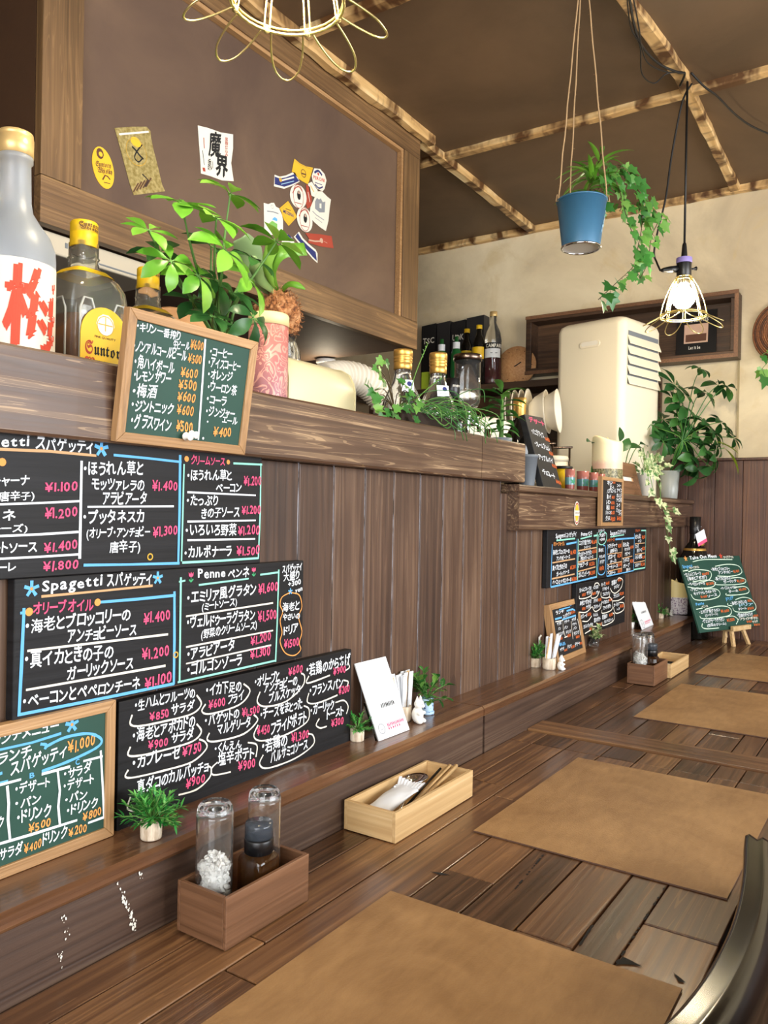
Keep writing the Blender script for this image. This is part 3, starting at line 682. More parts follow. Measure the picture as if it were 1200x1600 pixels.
k.tx('・真イカときの子の', (37, 1041), (177, 1027), 23); k.tx('ガーリックソース', (103, 1061), (208, 1044), 20); k.tx('¥1.200', (220, 1031), (264, 1024), 18, 'pink'); k.ln([(40, 1078), (258, 1040)], 'cream', .0026)
k.tx('・ベーコンとペペロンチーネ', (34, 1105), (219, 1075), 20); k.tx('¥1.100', (224, 1075), (268, 1066), 19, 'pink')
def tulip(k, u, v, r):
    c = k.px(u, v); r = abs(k.px(u, v-r)[1]-c[1]); k.poly([(c[0]-r, c[1]+r), (c[0]-r*.9, c[1]-r*.2), (c[0], c[1]-r*.6), (c[0]+r*.9, c[1]-r*.2), (c[0]+r, c[1]+r), (c[0]+r*.4, c[1]+r*.4), (c[0], c[1]+r*1.1), (c[0]-r*.4, c[1]+r*.4)], 'pink')
    k.line([(c[0], c[1]-r*.6), (c[0], c[1]-r*2)], r*.3, 'green'); k.line([(c[0], c[1]-r*2), (c[0]+r*.9, c[1]-r*1.2)], r*.45, 'green'); k.line([(c[0], c[1]-r*2), (c[0]-r*.8, c[1]-r*1.3)], r*.4, 'green')
tulip(k, 298, 899, 5); tulip(k, 396, 891, 4.5)
k.tx('Penne', (308, 903), (352, 901), 16); k.tx('ペンネ', (355, 903), (389, 900), 14); k.ln([(310, 914), (388, 904)], 'mint', .0022)
k.ln([(406, 898), (436, 894)], 'mint', .0024); k.ln([(435, 890), (433, 960), (430, 1034)], 'mint', .0026); k.ln([(282, 902), (281, 980), (280, 1064)], 'mint', .0026); k.ln([(277, 1066), (350, 1050), (430, 1032)], 'mint', .0026); k.ln([(279, 909), (289, 907)], 'mint', .002)
k.tx('・エミリア風グラタン', (291, 943), (400, 927), 18); k.tx('(ミートソース)', (314, 954), (370, 945), 12); k.tx('¥1.600', (402, 928), (434, 922), 17, 'pink'); k.ln([(290, 963), (426, 942)], 'cream', .002)
k.tx('・ヴェルドゥーラグラタン', (291, 982), (398, 967), 18); k.tx('(野菜のクリームソース)', (313, 997), (401, 981), 14); k.tx('¥1.500', (402, 973), (432, 966), 17, 'pink'); k.ln([(290, 1011), (426, 985)], 'cream', .002)
k.tx('・アラビアータ', (291, 1031), (366, 1015), 18); k.tx('¥1.200', (390, 1008), (423, 1000), 16, 'pink'); k.ln([(290, 1037), (423, 1008)], 'cream', .002)
k.tx('・ゴルゴンゾーラ', (291, 1055), (378, 1037), 18); k.tx('¥1.300', (390, 1030), (422, 1023), 16, 'pink'); k.ring(k.px(274, 1023), .004, .0016, 'gold')
k.tx('スパゲッティ', (440, 895), (471, 890), 12); k.tx('大盛り', (442, 907), (467, 904), 13); k.tx('+300', (449, 917), (470, 913), 9); k.tx('yen', (460, 926), (472, 922), 8); k.flower(453, 924, 5)
k.ln([(452, 926), (440, 933), (437, 945), (441, 956), (437, 970), (440, 988), (437, 1003), (445, 1020), (459, 1024), (469, 1015), (467, 1004), (471, 986), (466, 964), (471, 948), (467, 930), (455, 926)], 'orange', .0016, True)
k.tx('海老と', (440, 955), (467, 951), 13); k.tx('やさいの', (441, 969), (468, 966), 10); k.tx('ドリア', (442, 991), (466, 987), 13); k.tx('¥1500', (442, 1013), (467, 1009), 14, 'pink'); k.build(B)
# board C: small plates
Cb, k = wallboard((186, 1097), (547, 1161), 'black wooden menu board with small plates, lowest of the stacked three, standing on the ledge')
def br(*p): k.ln([(160+a/3, 1000+b/3) for a, b in p], 'cream', .0022, True)
def c3(t, x0, y0, x1, y1, h, col='white'): k.tx(t, (160+x0/3, 1000+y0/3), (160+x1/3, 1000+y1/3), h, col)
c3('・生ハムとフルーツの', 148, 330, 435, 265, 17); c3('¥850', 218, 380, 312, 360, 14, 'pink'); c3('サラダ', 320, 355, 430, 322, 15); br((138, 350), (130, 395), (180, 402), (300, 378), (420, 345), (462, 300), (440, 258))
c3('・海老とアボカドの', 138, 478, 435, 402, 19); c3('¥900', 210, 514, 306, 492, 15, 'pink'); c3('サラダ', 318, 482, 430, 457, 15); br((130, 500), (120, 540), (180, 540), (300, 512), (420, 475), (462, 430), (440, 393))
c3('・カプレーゼ', 138, 604, 366, 548, 20); c3('¥750', 370, 547, 465, 521, 17, 'pink'); br((120, 608), (106, 640), (150, 643), (300, 608), (420, 570), (485, 510), (480, 478), (452, 465))
c3('真ダコのカルパッチョ', 160, 718, 496, 612, 19); c3('¥900', 385, 698, 480, 666, 16, 'pink'); br((130, 735), (116, 790), (160, 800)); br((355, 726), (440, 700), (500, 645), (508, 600), (490, 592))
c3('・イカ下足の', 483, 258, 650, 236, 17); c3('¥600', 492, 326, 576, 306, 14, 'pink'); c3('フライ', 584, 302, 660, 276, 14); br((482, 300), (465, 335), (510, 345), (640, 303), (690, 240), (660, 205))
c3('・バゲットの', 478, 402, 641, 362, 16); c3('¥1.500', 650, 362, 736, 341, 14, 'pink'); c3('マルゲリータ', 535, 443, 695, 402, 16); br((500, 435), (490, 468), (535, 474), (660, 440), (725, 378), (708, 350))
c3('・くんえん', 523, 527, 651, 501, 13); c3('塩辛ポテト', 538, 588, 711, 547, 18); c3('¥900', 630, 616, 716, 592, 16, 'pink'); br((538, 572), (510, 602), (520, 632), (600, 618)); br((680, 480), (722, 492), (718, 548))
c3('・オリーブと', 710, 217, 831, 187, 16); c3('¥600', 868, 166, 936, 151, 14, 'pink'); c3('アンチョビーの', 754, 247, 912, 206, 15); c3('ブルスケッタ', 775, 297, 926, 247, 15); br((738, 242), (724, 290), (765, 312), (860, 287), (935, 218), (946, 170), (930, 155))
c3('・チーズをまとった', 738, 373, 936, 317, 16); c3('¥450', 721, 452, 783, 432, 15, 'pink'); c3('フライドポテト', 785, 443, 956, 382, 18); br((728, 398), (708, 450), (745, 472), (850, 447), (955, 385), (967, 325), (942, 308))
c3('・若鶏の', 743, 528, 866, 487, 19); c3('¥1.300', 882, 482, 966, 456, 15, 'pink'); c3('バルサミコソース', 785, 578, 961, 502, 16); br((752, 538), (735, 582), (775, 600), (900, 555), (985, 492), (986, 448), (962, 438))
c3('・若鶏のからあげ', 953, 168, 1160, 112, 17); c3('¥900', 1078, 167, 1140, 149, 13, 'pink'); br((966, 168), (960, 202), (1065, 165)); br((1148, 103), (1156, 128), (1138, 142))
c3('・フランスパン', 968, 263, 1126, 217, 15); c3('¥200', 1104, 257, 1156, 241, 13, 'pink'); br((966, 248), (960, 292), (1010, 294), (1100, 258)); br((1128, 188), (1150, 195), (1144, 218))
c3('・ガーリック', 973, 348, 1086, 317, 15); c3('トースト', 1048, 373, 1131, 347, 14); c3('¥300', 1068, 411, 1129, 392, 13, 'pink'); br((1015, 368), (1000, 398), (1020, 412), (1050, 404)); br((1090, 293), (1130, 283), (1150, 310), (1142, 346))
k.build(Cb)
# framed green lunch board on the ledge
FY = .7215
xr = PY(180, 1200, FY).x; zt = PY(177, 1095, FY).z
fr = frame((xr-.34, FY, LEDGE+.0005), (1, 0, 0), (0, 0, 1))
L = framed('menu_board', 'green wood-framed chalkboard with lunch prices, standing on the ledge at far left', fr, .34, zt-LEDGE, .0115, .011, M['green'])
k = Ink(frame(fr((0, 0, -.003)), fr.ex, fr.ey)); W = 'white'
def c4(t, x0, y0, x1, y1, h, col='white'): k.tx(t, (x0/4, 1080+y0/4), (x1/4, 1080+y1/4), h, col)
def l4(pts, col='white', w=.0026, cv=False): k.ln([(a/4, 1080+b/4) for a, b in pts], col, w, cv)
c4('ランチメニュー', -60, 340, 366, 240, 17); k.flower(112, 1132, 12); l4([(-60, 378), (200, 320), (380, 263)], 'blue', .0026)
c4('・ランチ', -60, 470, 200, 398, 17); c4('スパゲッティ', 60, 528, 412, 398, 19); c4('¥1.000', 420, 392, 592, 332, 20, 'orange')
l4([(278, 362), (285, 335), (250, 330)], 'blue', .003, True); l4([(278, 350), (400, 290), (540, 264), (615, 285), (632, 320), (580, 365), (420, 440), (258, 500)], 'blue', .003, True); l4([(-40, 530), (12, 510)], 'blue', .003); l4([(-40, 585), (48, 562)], 'blue', .003)
c4('B', 180, 545, 216, 535, 10, 'blue'); c4('C', 468, 462, 498, 452, 10, 'blue')
l4([(-30, 592), (130, 550)]); l4([(258, 518), (436, 470)]); l4([(518, 437), (640, 406)]); l4([(43, 590), (52, 700), (48, 800), (60, 925)]); l4([(358, 495), (372, 620), (362, 720), (372, 832)]); l4([(627, 370), (640, 600), (648, 785)])
l4([(-30, 960), (200, 893), (480, 805)]); l4([(548, 823), (652, 785)])
c4('・デザート', 90, 645, 312, 592, 16); c4('・パン', 90, 735, 256, 692, 14); c4('・ドリンク', 100, 822, 322, 770, 18); c4('¥500', 170, 887, 316, 837, 15, 'orange')
c4('・サラダ', 394, 548, 572, 497, 15); c4('・デザート', 394, 622, 586, 572, 15); c4('・パン', 400, 703, 546, 662, 13); c4('・ドリンク', 412, 778, 613, 718, 16); c4('¥800', 510, 817, 633, 767, 15, 'orange')
c4('・ドリンク', -170, 900, 20, 850, 17); c4('サラダ', -10, 1055, 142, 1003, 16); c4('¥400', 145, 1017, 256, 972, 15, 'orange'); c4('ドリンク', 260, 965, 416, 907, 17); c4('¥200', 424, 912, 541, 872, 15, 'orange'); k.build(L)
# framed green drinks board hung on the beam
fr, w, h, a = lean((181, 690), (383, 711), (203, 479), lambda u, v: PY(u, v, .7065))
print('drinks board', w, h, a)
D = framed('menu_board', 'green chalkboard in a wooden frame hung on the upper beam before the leafy plant', fr, w, h, .011, .0105, M['green'])
k = Ink(frame(fr((0, 0, -.003)), fr.ex, fr.ey))
def c5(t, x0, y0, x1, y1, h, col='white'): k.tx(t, (170+x0/3, 270+y0/3), (170+x1/3, 270+y1/3), h, col)
c5('・キリン一番搾り', 128, 733, 335, 786, 14); c5('生ビール', 298, 820, 378, 828, 13); c5('¥600', 378, 826, 443, 833, 16, 'orange')
c5('・ノンアルコールビール', 110, 832, 364, 880, 17); c5('¥500', 366, 888, 434, 896, 16, 'orange'); c5('・角ハイボール', 118, 905, 306, 940, 18); c5('¥600', 332, 955, 415, 962, 17, 'orange')
c5('・レモンサワー', 112, 968, 290, 990, 17); c5('¥500', 322, 1010, 411, 1018, 17, 'orange'); c5('・梅酒', 105, 1046, 222, 1050, 18); c5('¥600', 315, 1068, 404, 1075, 17, 'orange')
c5('・ジントニック', 102, 1110, 300, 1128, 18); c5('¥600', 314, 1130, 396, 1136, 17, 'orange'); c5('・グラスワイン', 98, 1190, 290, 1205, 20); c5('¥500', 308, 1208, 391, 1216, 18, 'orange')
k.ln([(170+453/3, 270+778/3), (170+436/3, 270+1010/3), (170+418/3, 270+1250/3)], 'white', .0026)
c5('・コーヒー', 470, 852, 578, 868, 14); c5('・アイスコーヒー', 465, 905, 616, 926, 15); c5('・オレンジ', 462, 960, 578, 975, 14); c5('・ウーロン茶', 460, 1018, 598, 1038, 15); c5('・コーラ', 455, 1075, 550, 1090, 14); c5('・ジンジャー', 452, 1135, 588, 1145, 14); c5('エール', 528, 1168, 601, 1178, 11); c5('¥400', 483, 1230, 572, 1236, 17, 'orange')
k.disc(k.px(324, 658), .0012, 'white'); k.disc(k.px(317, 684), .0016, 'white'); k.build(D)
for i, (u, v) in enumerate(((289, 681), (298, 678))):
    p = fr((*fr.px(u, v), -.003)); m = MB(); q = fr.en.to_track_quat('Z', 'Y').to_matrix()
    m.lathe([(.0008, -.003), (.0008, .003), (.0042, .0032), (.005, .005), (.0028, .007), (.003, .010), (.0045, .012), (.004, .0135), (0, .0138)], p, 14, M3=q)
    tag(m.build('push_pin', M['white'], loc=p), ('white push pin at the foot of the drinks board, nearer the frame edge', 'white push pin at the foot of the drinks board, beside the dividing line')[i], 'pin', 'push pins on the drinks board')
# far boards, small writing
def rows(k, fx, list_):
    for t, a, b, h, c in list_: k.tx(t, a, b, h, c)
E1, k = wallboard((856, 826), (1009, 891), 'long black menu board right below the lower beam, beyond the bare wall boards')
def c6(t, x0, y0, x1, y1, h, col='white'): k.tx(t, (850+x0/7.06, 815+y0/7.06), (850+x1/7.06, 815+y1/7.06), h/7.06, col, gap=.06)
def l6(pts, col='white', w=.0035, cv=False): k.ln([(850+a/7.06, 815+b/7.06) for a, b in pts], col, w, cv)
c6('Spagetti', 125, 182, 235, 172, 55); c6('スパゲッティ', 240, 175, 355, 158, 50); l6([(135, 208), (340, 186)], 'mint'); c6('オリーブオイル', 100, 268, 225, 262, 42, 'orange'); l6([(245, 248), (355, 228)], 'blue', .005)
l6([(88, 250), (80, 480), (72, 722)], 'blue'); l6([(362, 190), (360, 640)], 'blue'); l6([(72, 722), (365, 660), (580, 608)], 'blue', .004)
c6('海老とブロッコリーの', 95, 365, 280, 345, 50); c6('アンチョビーソース', 135, 430, 285, 405, 45); c6('¥1.400', 288, 365, 350, 355, 50, 'orange2'); l6([(90, 455), (340, 410)], 'tan')
c6('真イカときの子の', 90, 540, 250, 510, 55); c6('ガーリックソース', 135, 605, 275, 565, 42); c6('¥1.200', 285, 530, 345, 515, 48, 'orange2'); l6([(85, 632), (335, 578)], 'tan'); c6('ベーコンとペペロンチーネ', 90, 695, 300, 660, 48); c6('¥1.100', 302, 658, 362, 645, 48, 'orange2')
c6('Penne', 405, 160, 475, 152, 50); c6('ペンネ', 478, 155, 528, 145, 45); l6([(400, 190), (525, 158)], 'mint'); l6([(375, 190), (368, 650)], 'mint'); l6([(585, 120), (578, 620)], 'mint'); l6([(545, 158), (590, 150)], 'mint', .005)
c6('エミリア風グラタン', 385, 262, 520, 240, 48); c6('ミートソース', 440, 300, 510, 288, 30); c6('¥1.600', 522, 248, 580, 238, 45, 'orange2'); l6([(372, 322), (578, 285)], 'tan')
c6('ヴェルドゥーラグラタン', 378, 385, 525, 360, 48); c6('野菜のクリームソース', 400, 428, 540, 402, 36); c6('¥1.500', 527, 352, 580, 340, 45, 'orange2'); l6([(370, 448), (578, 408)], 'tan'); c6('アラビアータ', 372, 505, 480, 482, 48); c6('¥1.200', 495, 490, 555, 478, 45, 'orange2'); l6([(368, 552), (565, 500)], 'tan'); c6('ゴルゴンゾーラ', 375, 618, 500, 590, 50); c6('¥1.300', 498, 590, 560, 578, 45, 'orange2')
c6('スパゲッティ', 595, 118, 665, 110, 32); c6('大盛り', 610, 165, 672, 158, 36); c6('+300', 610, 215, 668, 205, 34); l6([(640, 105), (602, 150), (600, 235), (640, 255), (680, 215), (688, 140), (660, 112)], 'mint', .003, True)
c6('海老と', 598, 335, 655, 325, 36); c6('やさいの', 605, 405, 668, 395, 34); c6('ドリア', 615, 465, 665, 455, 40); c6('¥1500', 608, 540, 658, 528, 48, 'orange2'); l6([(650, 265), (672, 275), (678, 400), (672, 540), (640, 585), (600, 575), (590, 520), (602, 400)], 'blue', .003, True)
c6('Spagetti', 725, 150, 810, 142, 50); c6('スパゲッティ', 812, 142, 900, 125, 48); l6([(728, 170), (880, 145)], 'mint'); c6('トマトソース', 695, 225, 775, 212, 36, 'orange2'); l6([(785, 196), (995, 180)], 'blue', .005); l6([(995, 130), (985, 540)], 'blue'); l6([(860, 205), (855, 560)], 'tan', .0025); l6([(690, 604), (985, 540)], 'blue'); l6([(697, 250), (688, 600)], 'blue', .0025)
for t, x0, y0, x1, y1, h, c in (('アマトリチャーナ', 700, 295, 805, 275, 46, 'white'), ('(唐辛子)', 725, 345, 805, 330, 40, 'white'), ('¥1.100', 812, 290, 850, 282, 46, 'orange2'), ('ボロネーゼ', 702, 418, 785, 400, 50, 'white'), ('(チーズ)', 725, 460, 795, 448, 36, 'white'), ('¥1.200', 805, 398, 850, 388, 46, 'orange2'), ('ミートソース', 695, 530, 812, 505, 46, 'white'), ('¥1.400', 812, 495, 855, 485, 46, 'orange2'), ('ペスカトーレ', 698, 588, 785, 572, 38, 'white'), ('¥1.800', 808, 568, 855, 556, 42, 'orange2'),
                         ('ほうれん草と', 868, 278, 935, 268, 44, 'white'), ('モッツァレラの', 885, 325, 945, 312, 36, 'white'), ('アラビアータ', 888, 375, 945, 365, 36, 'white'), ('¥1.400', 948, 300, 985, 292, 36, 'orange2'), ('プッタネスカ', 868, 450, 935, 438, 44, 'white'), ('オリーブ', 870, 510, 940, 496, 40, 'white'), ('唐辛子)', 905, 550, 948, 540, 34, 'white'), ('¥1.300', 945, 455, 985, 446, 40, 'orange2'),
                         ('クリームソース', 1005, 115, 1058, 108, 30, 'orange2'), ('ほうれん草と', 1002, 190, 1065, 182, 46, 'white'), ('ベーコン', 1032, 232, 1072, 225, 34, 'white'), ('¥1.200', 1075, 190, 1112, 184, 40, 'orange2'), ('たっぷり', 1005, 290, 1042, 284, 40, 'white'), ('きの子ソース', 1020, 340, 1078, 330, 40, 'white'), ('¥1.200', 1078, 315, 1112, 308, 38, 'orange2'), ('いろいろ野菜', 1000, 415, 1078, 402, 44, 'white'), ('¥1.200', 1078, 408, 1112, 402, 36, 'orange2'), ('カルボナーラ', 1002, 500, 1060, 488, 38, 'white'), ('¥1.500', 1062, 490, 1110, 482, 36, 'orange2')):
    c6(t, x0, y0, x1, y1, h, c)
l6([(1070, 98), (1122, 98)], 'mint', .005); l6([(1120, 95), (1112, 510)], 'mint', .0025); l6([(1000, 245), (1110, 235)], 'tan', .0025); l6([(1000, 362), (1110, 345)], 'tan', .0025); l6([(985, 455), (1110, 430)], 'tan', .0025); l6([(985, 530), (1112, 508)], 'mint', .004)
l6([(692, 360), (855, 340)], 'tan', .0025); l6([(692, 475), (855, 440)], 'tan', .0025); l6([(692, 550), (858, 512)], 'tan', .0025); l6([(858, 405), (970, 380)], 'tan', .0025); k.build(E1)
E2, k = wallboard((901, 912), (976, 972), 'black menu board with ringed small dishes, below the long board beside the far framed list')
def c7(t, x0, y0, x1, y1, h, col='white'): k.tx(t, (850+x0/8.57, 890+y0/8.57), (850+x1/8.57, 890+y1/8.57), h/8.57, col, gap=.06)
def l7(*p): k.ln([(850+a/8.57, 890+b/8.57) for a, b in p], 'cream', .0028, True)
for t, x0, y0, x1, y1, h, c in (('生ハムとフルーツの', 470, 300, 630, 268, 50, 'white'), ('¥850', 505, 360, 555, 350, 45, 'orange2'), ('サラダ', 568, 340, 630, 325, 45, 'white'), ('海老とアボカドの', 475, 480, 630, 445, 55, 'white'), ('¥900', 505, 548, 552, 538, 45, 'orange2'), ('サラダ', 560, 525, 625, 508, 48, 'white'), ('カプレーゼ', 490, 655, 575, 630, 48, 'white'), ('¥750', 578, 628, 628, 612, 48, 'orange2'), ('カルパッチョ', 525, 790, 650, 750, 50, 'white'), ('¥900', 602, 825, 650, 810, 45, 'orange2'),
    ('イカ下足の', 655, 265, 725, 248, 45, 'white'), ('¥600', 642, 345, 690, 332, 42, 'orange2'), ('フライ', 690, 328, 738, 315, 40, 'white'), ('バゲットの', 660, 442, 715, 425, 48, 'white'), ('¥1.500', 718, 428, 765, 415, 42, 'orange2'), ('マルゲリータ', 660, 525, 750, 502, 48, 'white'), ('くんえん', 655, 630, 722, 612, 40, 'white'), ('塩辛ポテト', 665, 708, 755, 680, 55, 'white'), ('¥900', 705, 768, 768, 748, 50, 'orange2'),
    ('オリーブと', 762, 225, 820, 210, 45, 'white'), ('¥600', 825, 208, 872, 195, 45, 'orange2'), ('アンチョビーの', 778, 280, 865, 262, 42, 'white'), ('ブルスケッタ', 782, 355, 868, 330, 45, 'white'), ('チーズをまとった', 765, 465, 865, 440, 45, 'white'), ('¥450', 865, 428, 912, 415, 42, 'orange2'), ('フライドポテト', 785, 540, 895, 505, 48, 'white'), ('若鶏の', 775, 665, 845, 640, 55, 'white'), ('¥1.300', 868, 632, 918, 615, 45, 'orange2'), ('バルサミコソース', 800, 720, 918, 680, 40, 'white'),
    ('若鶏の', 900, 205, 970, 185, 60, 'white'), ('¥900', 985, 162, 1035, 148, 48, 'orange2'), ('からあげ', 935, 258, 1005, 235, 45, 'white'), ('フランスパン', 925, 385, 1010, 355, 48, 'white'), ('¥200', 1010, 348, 1065, 332, 45, 'orange2'), ('ガーリック', 930, 500, 1005, 478, 48, 'white'), ('トースト', 972, 550, 1012, 535, 40, 'white'), ('¥300', 1012, 515, 1065, 500, 48, 'orange2')): c7(t, x0, y0, x1, y1, h, c)
l7((470, 350), (475, 388), (560, 380), (630, 340), (640, 270)); l7((640, 300), (630, 378), (700, 365), (740, 290)); l7((670, 220), (685, 185), (720, 180), (740, 215)); l7((760, 300), (770, 370), (860, 372), (880, 300)); l7((885, 250), (910, 300), (960, 312), (1030, 240), (1050, 140), (1000, 110), (980, 140)); l7((920, 420), (1000, 410), (1070, 360)); l7((925, 500), (960, 585), (1060, 540), (1065, 450), (1010, 440)); l7((470, 570), (560, 570), (635, 500)); l7((640, 490), (680, 560), (750, 520), (765, 450)); l7((770, 540), (780, 585), (900, 540), (915, 440), (880, 370), (840, 380)); l7((510, 690), (580, 690), (635, 620)); l7((640, 760), (700, 760)); l7((775, 700), (790, 750), (920, 690), (940, 600), (915, 580)); l7((545, 855), (620, 810)); k.build(E2)
# far framed lunch list, leaning on the wall
fr, w, h, a = lean((872, 1038), (916, 1019), (858, 945), lambda u, v: PZ(u, v, LEDGE+.0005))
print('far lunch', w, h, a)
fl = framed('menu_board', 'small wood-framed blackboard leaning on the wall beside the slanted sticks, far along the ledge', fr, w, h, .014, .018, M['blackboard'])
k = Ink(frame(fr((0, 0, -.003)), fr.ex, fr.ey))
for t, x0, y0, x1, y1, h_, c in (('ランチメニュー', 190, 505, 320, 465, 42, 'white'), ('ランチ', 155, 605, 270, 570, 45, 'white'), ('スパゲッティ', 255, 655, 360, 600, 45, 'white'), ('¥1.000', 355, 600, 418, 575, 45, 'orange2'), ('サラダ', 172, 750, 235, 728, 40, 'white'), ('パン', 190, 815, 225, 800, 38, 'white'), ('ドリンク', 195, 890, 265, 862, 45, 'white'), ('¥400', 200, 950, 248, 930, 42, 'orange2'),
    ('デザート', 272, 725, 340, 700, 42, 'white'), ('パン', 270, 800, 320, 780, 42, 'white'), ('ドリンク', 295, 865, 360, 838, 45, 'white'), ('¥500', 308, 912, 360, 893, 42, 'orange2'), ('サラダ', 372, 695, 430, 675, 42, 'white'), ('デザート', 380, 755, 435, 738, 40, 'white'), ('パン', 392, 808, 440, 792, 38, 'white'), ('ドリンク', 400, 880, 468, 850, 48, 'white'), ('¥800', 425, 925, 475, 905, 42, 'orange2'),
    ('サラダ', 215, 1095, 270, 1070, 42, 'white'), ('¥400', 268, 1100, 310, 1085, 36, 'orange2'), ('ドリンク', 315, 1060, 370, 1030, 45, 'white'), ('¥200', 365, 1060, 412, 1040, 40, 'orange2'), ('デザート', 415, 1030, 480, 1000, 48, 'white'), ('¥300', 475, 1010, 522, 992, 40, 'orange2'), ('単品', 200, 1030, 285, 1000, 42, 'blue')): k.tx(t, (850+x0/8.57, 890+y0/8.57), (850+x1/8.57, 890+y1/8.57), h_/8.57, c)
for P, c, w_ in ((((200, 540), (345, 500)), 'blue', .003), (((300, 555), (380, 530), (430, 555), (435, 610), (240, 670)), 'blue', .004), (((145, 665), (235, 640)), 'blue', .004), (((148, 700), (250, 680), (255, 800), (285, 910)), 'cream', .0025), (((360, 690), (370, 800), (385, 930)), 'cream', .0025), (((270, 910), (310, 895)), 'cream', .0025), (((445, 660), (470, 760), (485, 880)), 'cream', .0025)): k.ln([(850+a_/8.57, 890+b_/8.57) for a_, b_ in P], c, w_)
k.flower(891, 943.5, 4); k.build(fl)
# take-out board on a little easel in the far corner
def eb(u, v):
    return PX(u, v, 3.06+(u-1094)/95*-.0)
fr, w, h, a = None, 0, 0, 0
p0 = PY(1094, 989, .60); 
best = None
for i in range(-50, 51):                       # the board faces the diners, turned a little from the wall: yaw and lean fitted
    yaw = -1.2+i*.018
    ex = V((math.cos(yaw), math.sin(yaw), 0)); nh = V((0, 0, 1)).cross(ex)
    for j in range(0, 30):
        al = j*.018; ey = V((0, 0, math.cos(al)))+nh*math.sin(al)
        tl, br = V((1060, 871)), V((1189, 977)); tr = V((1151, 868))
        def fit(dv, tgt):
            lo, hi = .02, .6
            for _ in range(28):
                m_ = (lo+hi)/2; q = proj(p0+dv*m_); s = (V(q)-V((1094, 989))).length
                if s < (tgt-V((1094, 989))).length: lo = m_
                else: hi = m_
            return m_
        H, Wd = fit(ey, tl), fit(ex, br)
        e = (V(proj(p0+ey*H))-tl).length+(V(proj(p0+ex*Wd))-br).length+(V(proj(p0+ex*Wd+ey*H))-tr).length
        if best is None or e < best[0]: best = (e, ex, ey, Wd, H, yaw, al)
e, ex, ey, w, h, yaw, al = best
print('takeout fit', e, w, h, yaw, al, p0)
fr = frame(p0, ex, ey)
T = panel('menu_board', 'green takeout chalkboard standing on a tiny wooden easel in the far corner of the table', fr, w, h, .008, M['green'])
k = Ink(fr)
for t, x0, y0, x1, y1, h_, c in (('Take Out Menu', 150, 295, 515, 265, 52, 'white'), ('テイクアウト', 605, 280, 742, 278, 34, 'cream'), ('Spagetti', 55, 410, 190, 395, 46, 'blue'), ('オリーブオイル', 150, 425, 280, 408, 34, 'cream'),
    ('・生ハムとフルーツ', 85, 520, 305, 495, 44, 'white'), ('¥1.100', 318, 512, 412, 495, 40, 'orange2'), ('(海老とアボカド)', 125, 575, 380, 545, 44, 'white'), ('・ペペロンチーネ', 130, 645, 360, 630, 40, 'white'), ('¥1.100', 372, 640, 475, 625, 40, 'orange2'), ('・アラビアータ', 165, 720, 330, 700, 40, 'white'), ('モッツァレラのトマト', 205, 770, 510, 730, 38, 'white'), ('¥1.400', 298, 812, 385, 800, 38, 'orange2'), ('ソース', 390, 805, 520, 775, 36, 'white'),
    ('・海老とブロッコリー', 440, 445, 690, 430, 40, 'white'), ('アンチョビー', 535, 490, 735, 470, 40, 'white'), ('¥1.400', 738, 475, 815, 462, 40, 'orange2'), ('・真イカときの子', 490, 575, 705, 560, 44, 'white'), ('ガーリック', 605, 615, 780, 595, 38, 'white'), ('¥1.200', 785, 602, 885, 590, 40, 'orange2'), ('・ベーコンとペペロン', 565, 700, 785, 680, 40, 'white'), ('チーネ', 675, 745, 805, 725, 38, 'white'), ('¥1.100', 810, 715, 910, 700, 40, 'orange2'),
    ('Penne', 235, 915, 345, 890, 44, 'blue'), ('ペンネ', 310, 945, 400, 930, 32, 'cream'), ('・エミリア風グラタン', 285, 1020, 560, 985, 44, 'white'), ('¥1.600', 570, 1008, 680, 990, 44, 'orange2'), ('(ミートソース)', 360, 1060, 530, 1035, 36, 'white'), ('・ヴェルドゥーラグラタン', 325, 1145, 620, 1115, 46, 'white'), ('¥1.500', 650, 1130, 755, 1110, 44, 'orange2'), ('(野菜のクリーム)', 385, 1195, 640, 1165, 38, 'white'),
    ('ドリア', 640, 850, 745, 825, 46, 'blue'), ('・海老とやさいの', 700, 905, 920, 875, 44, 'white'), ('¥1500', 925, 865, 990, 855, 36, 'orange2'), ('ドリア', 810, 925, 1010, 905, 36, 'paleblue'), ('クリーム', 800, 975, 915, 955, 34, 'white'), ('¥1500', 925, 970, 1010, 955, 38, 'orange2'), ('・若鶏のからあげ', 790, 1065, 1000, 1045, 46, 'white'), ('¥900', 1000, 1070, 1070, 1055, 36, 'orange2'), ('・フライドポテト', 800, 1110, 1070, 1090, 34, 'cream'), ('¥450', 915, 1145, 985, 1135, 34, 'orange2'), ('サラダ', 990, 1145, 1065, 1130, 32, 'cream'), ('¥850', 1010, 1185, 1095, 1175, 32, 'orange2')): k.tx(t, (1060+x0/8.57, 840+y0/8.57), (1060+x1/8.57, 840+y1/8.57), h_/8.57, c)
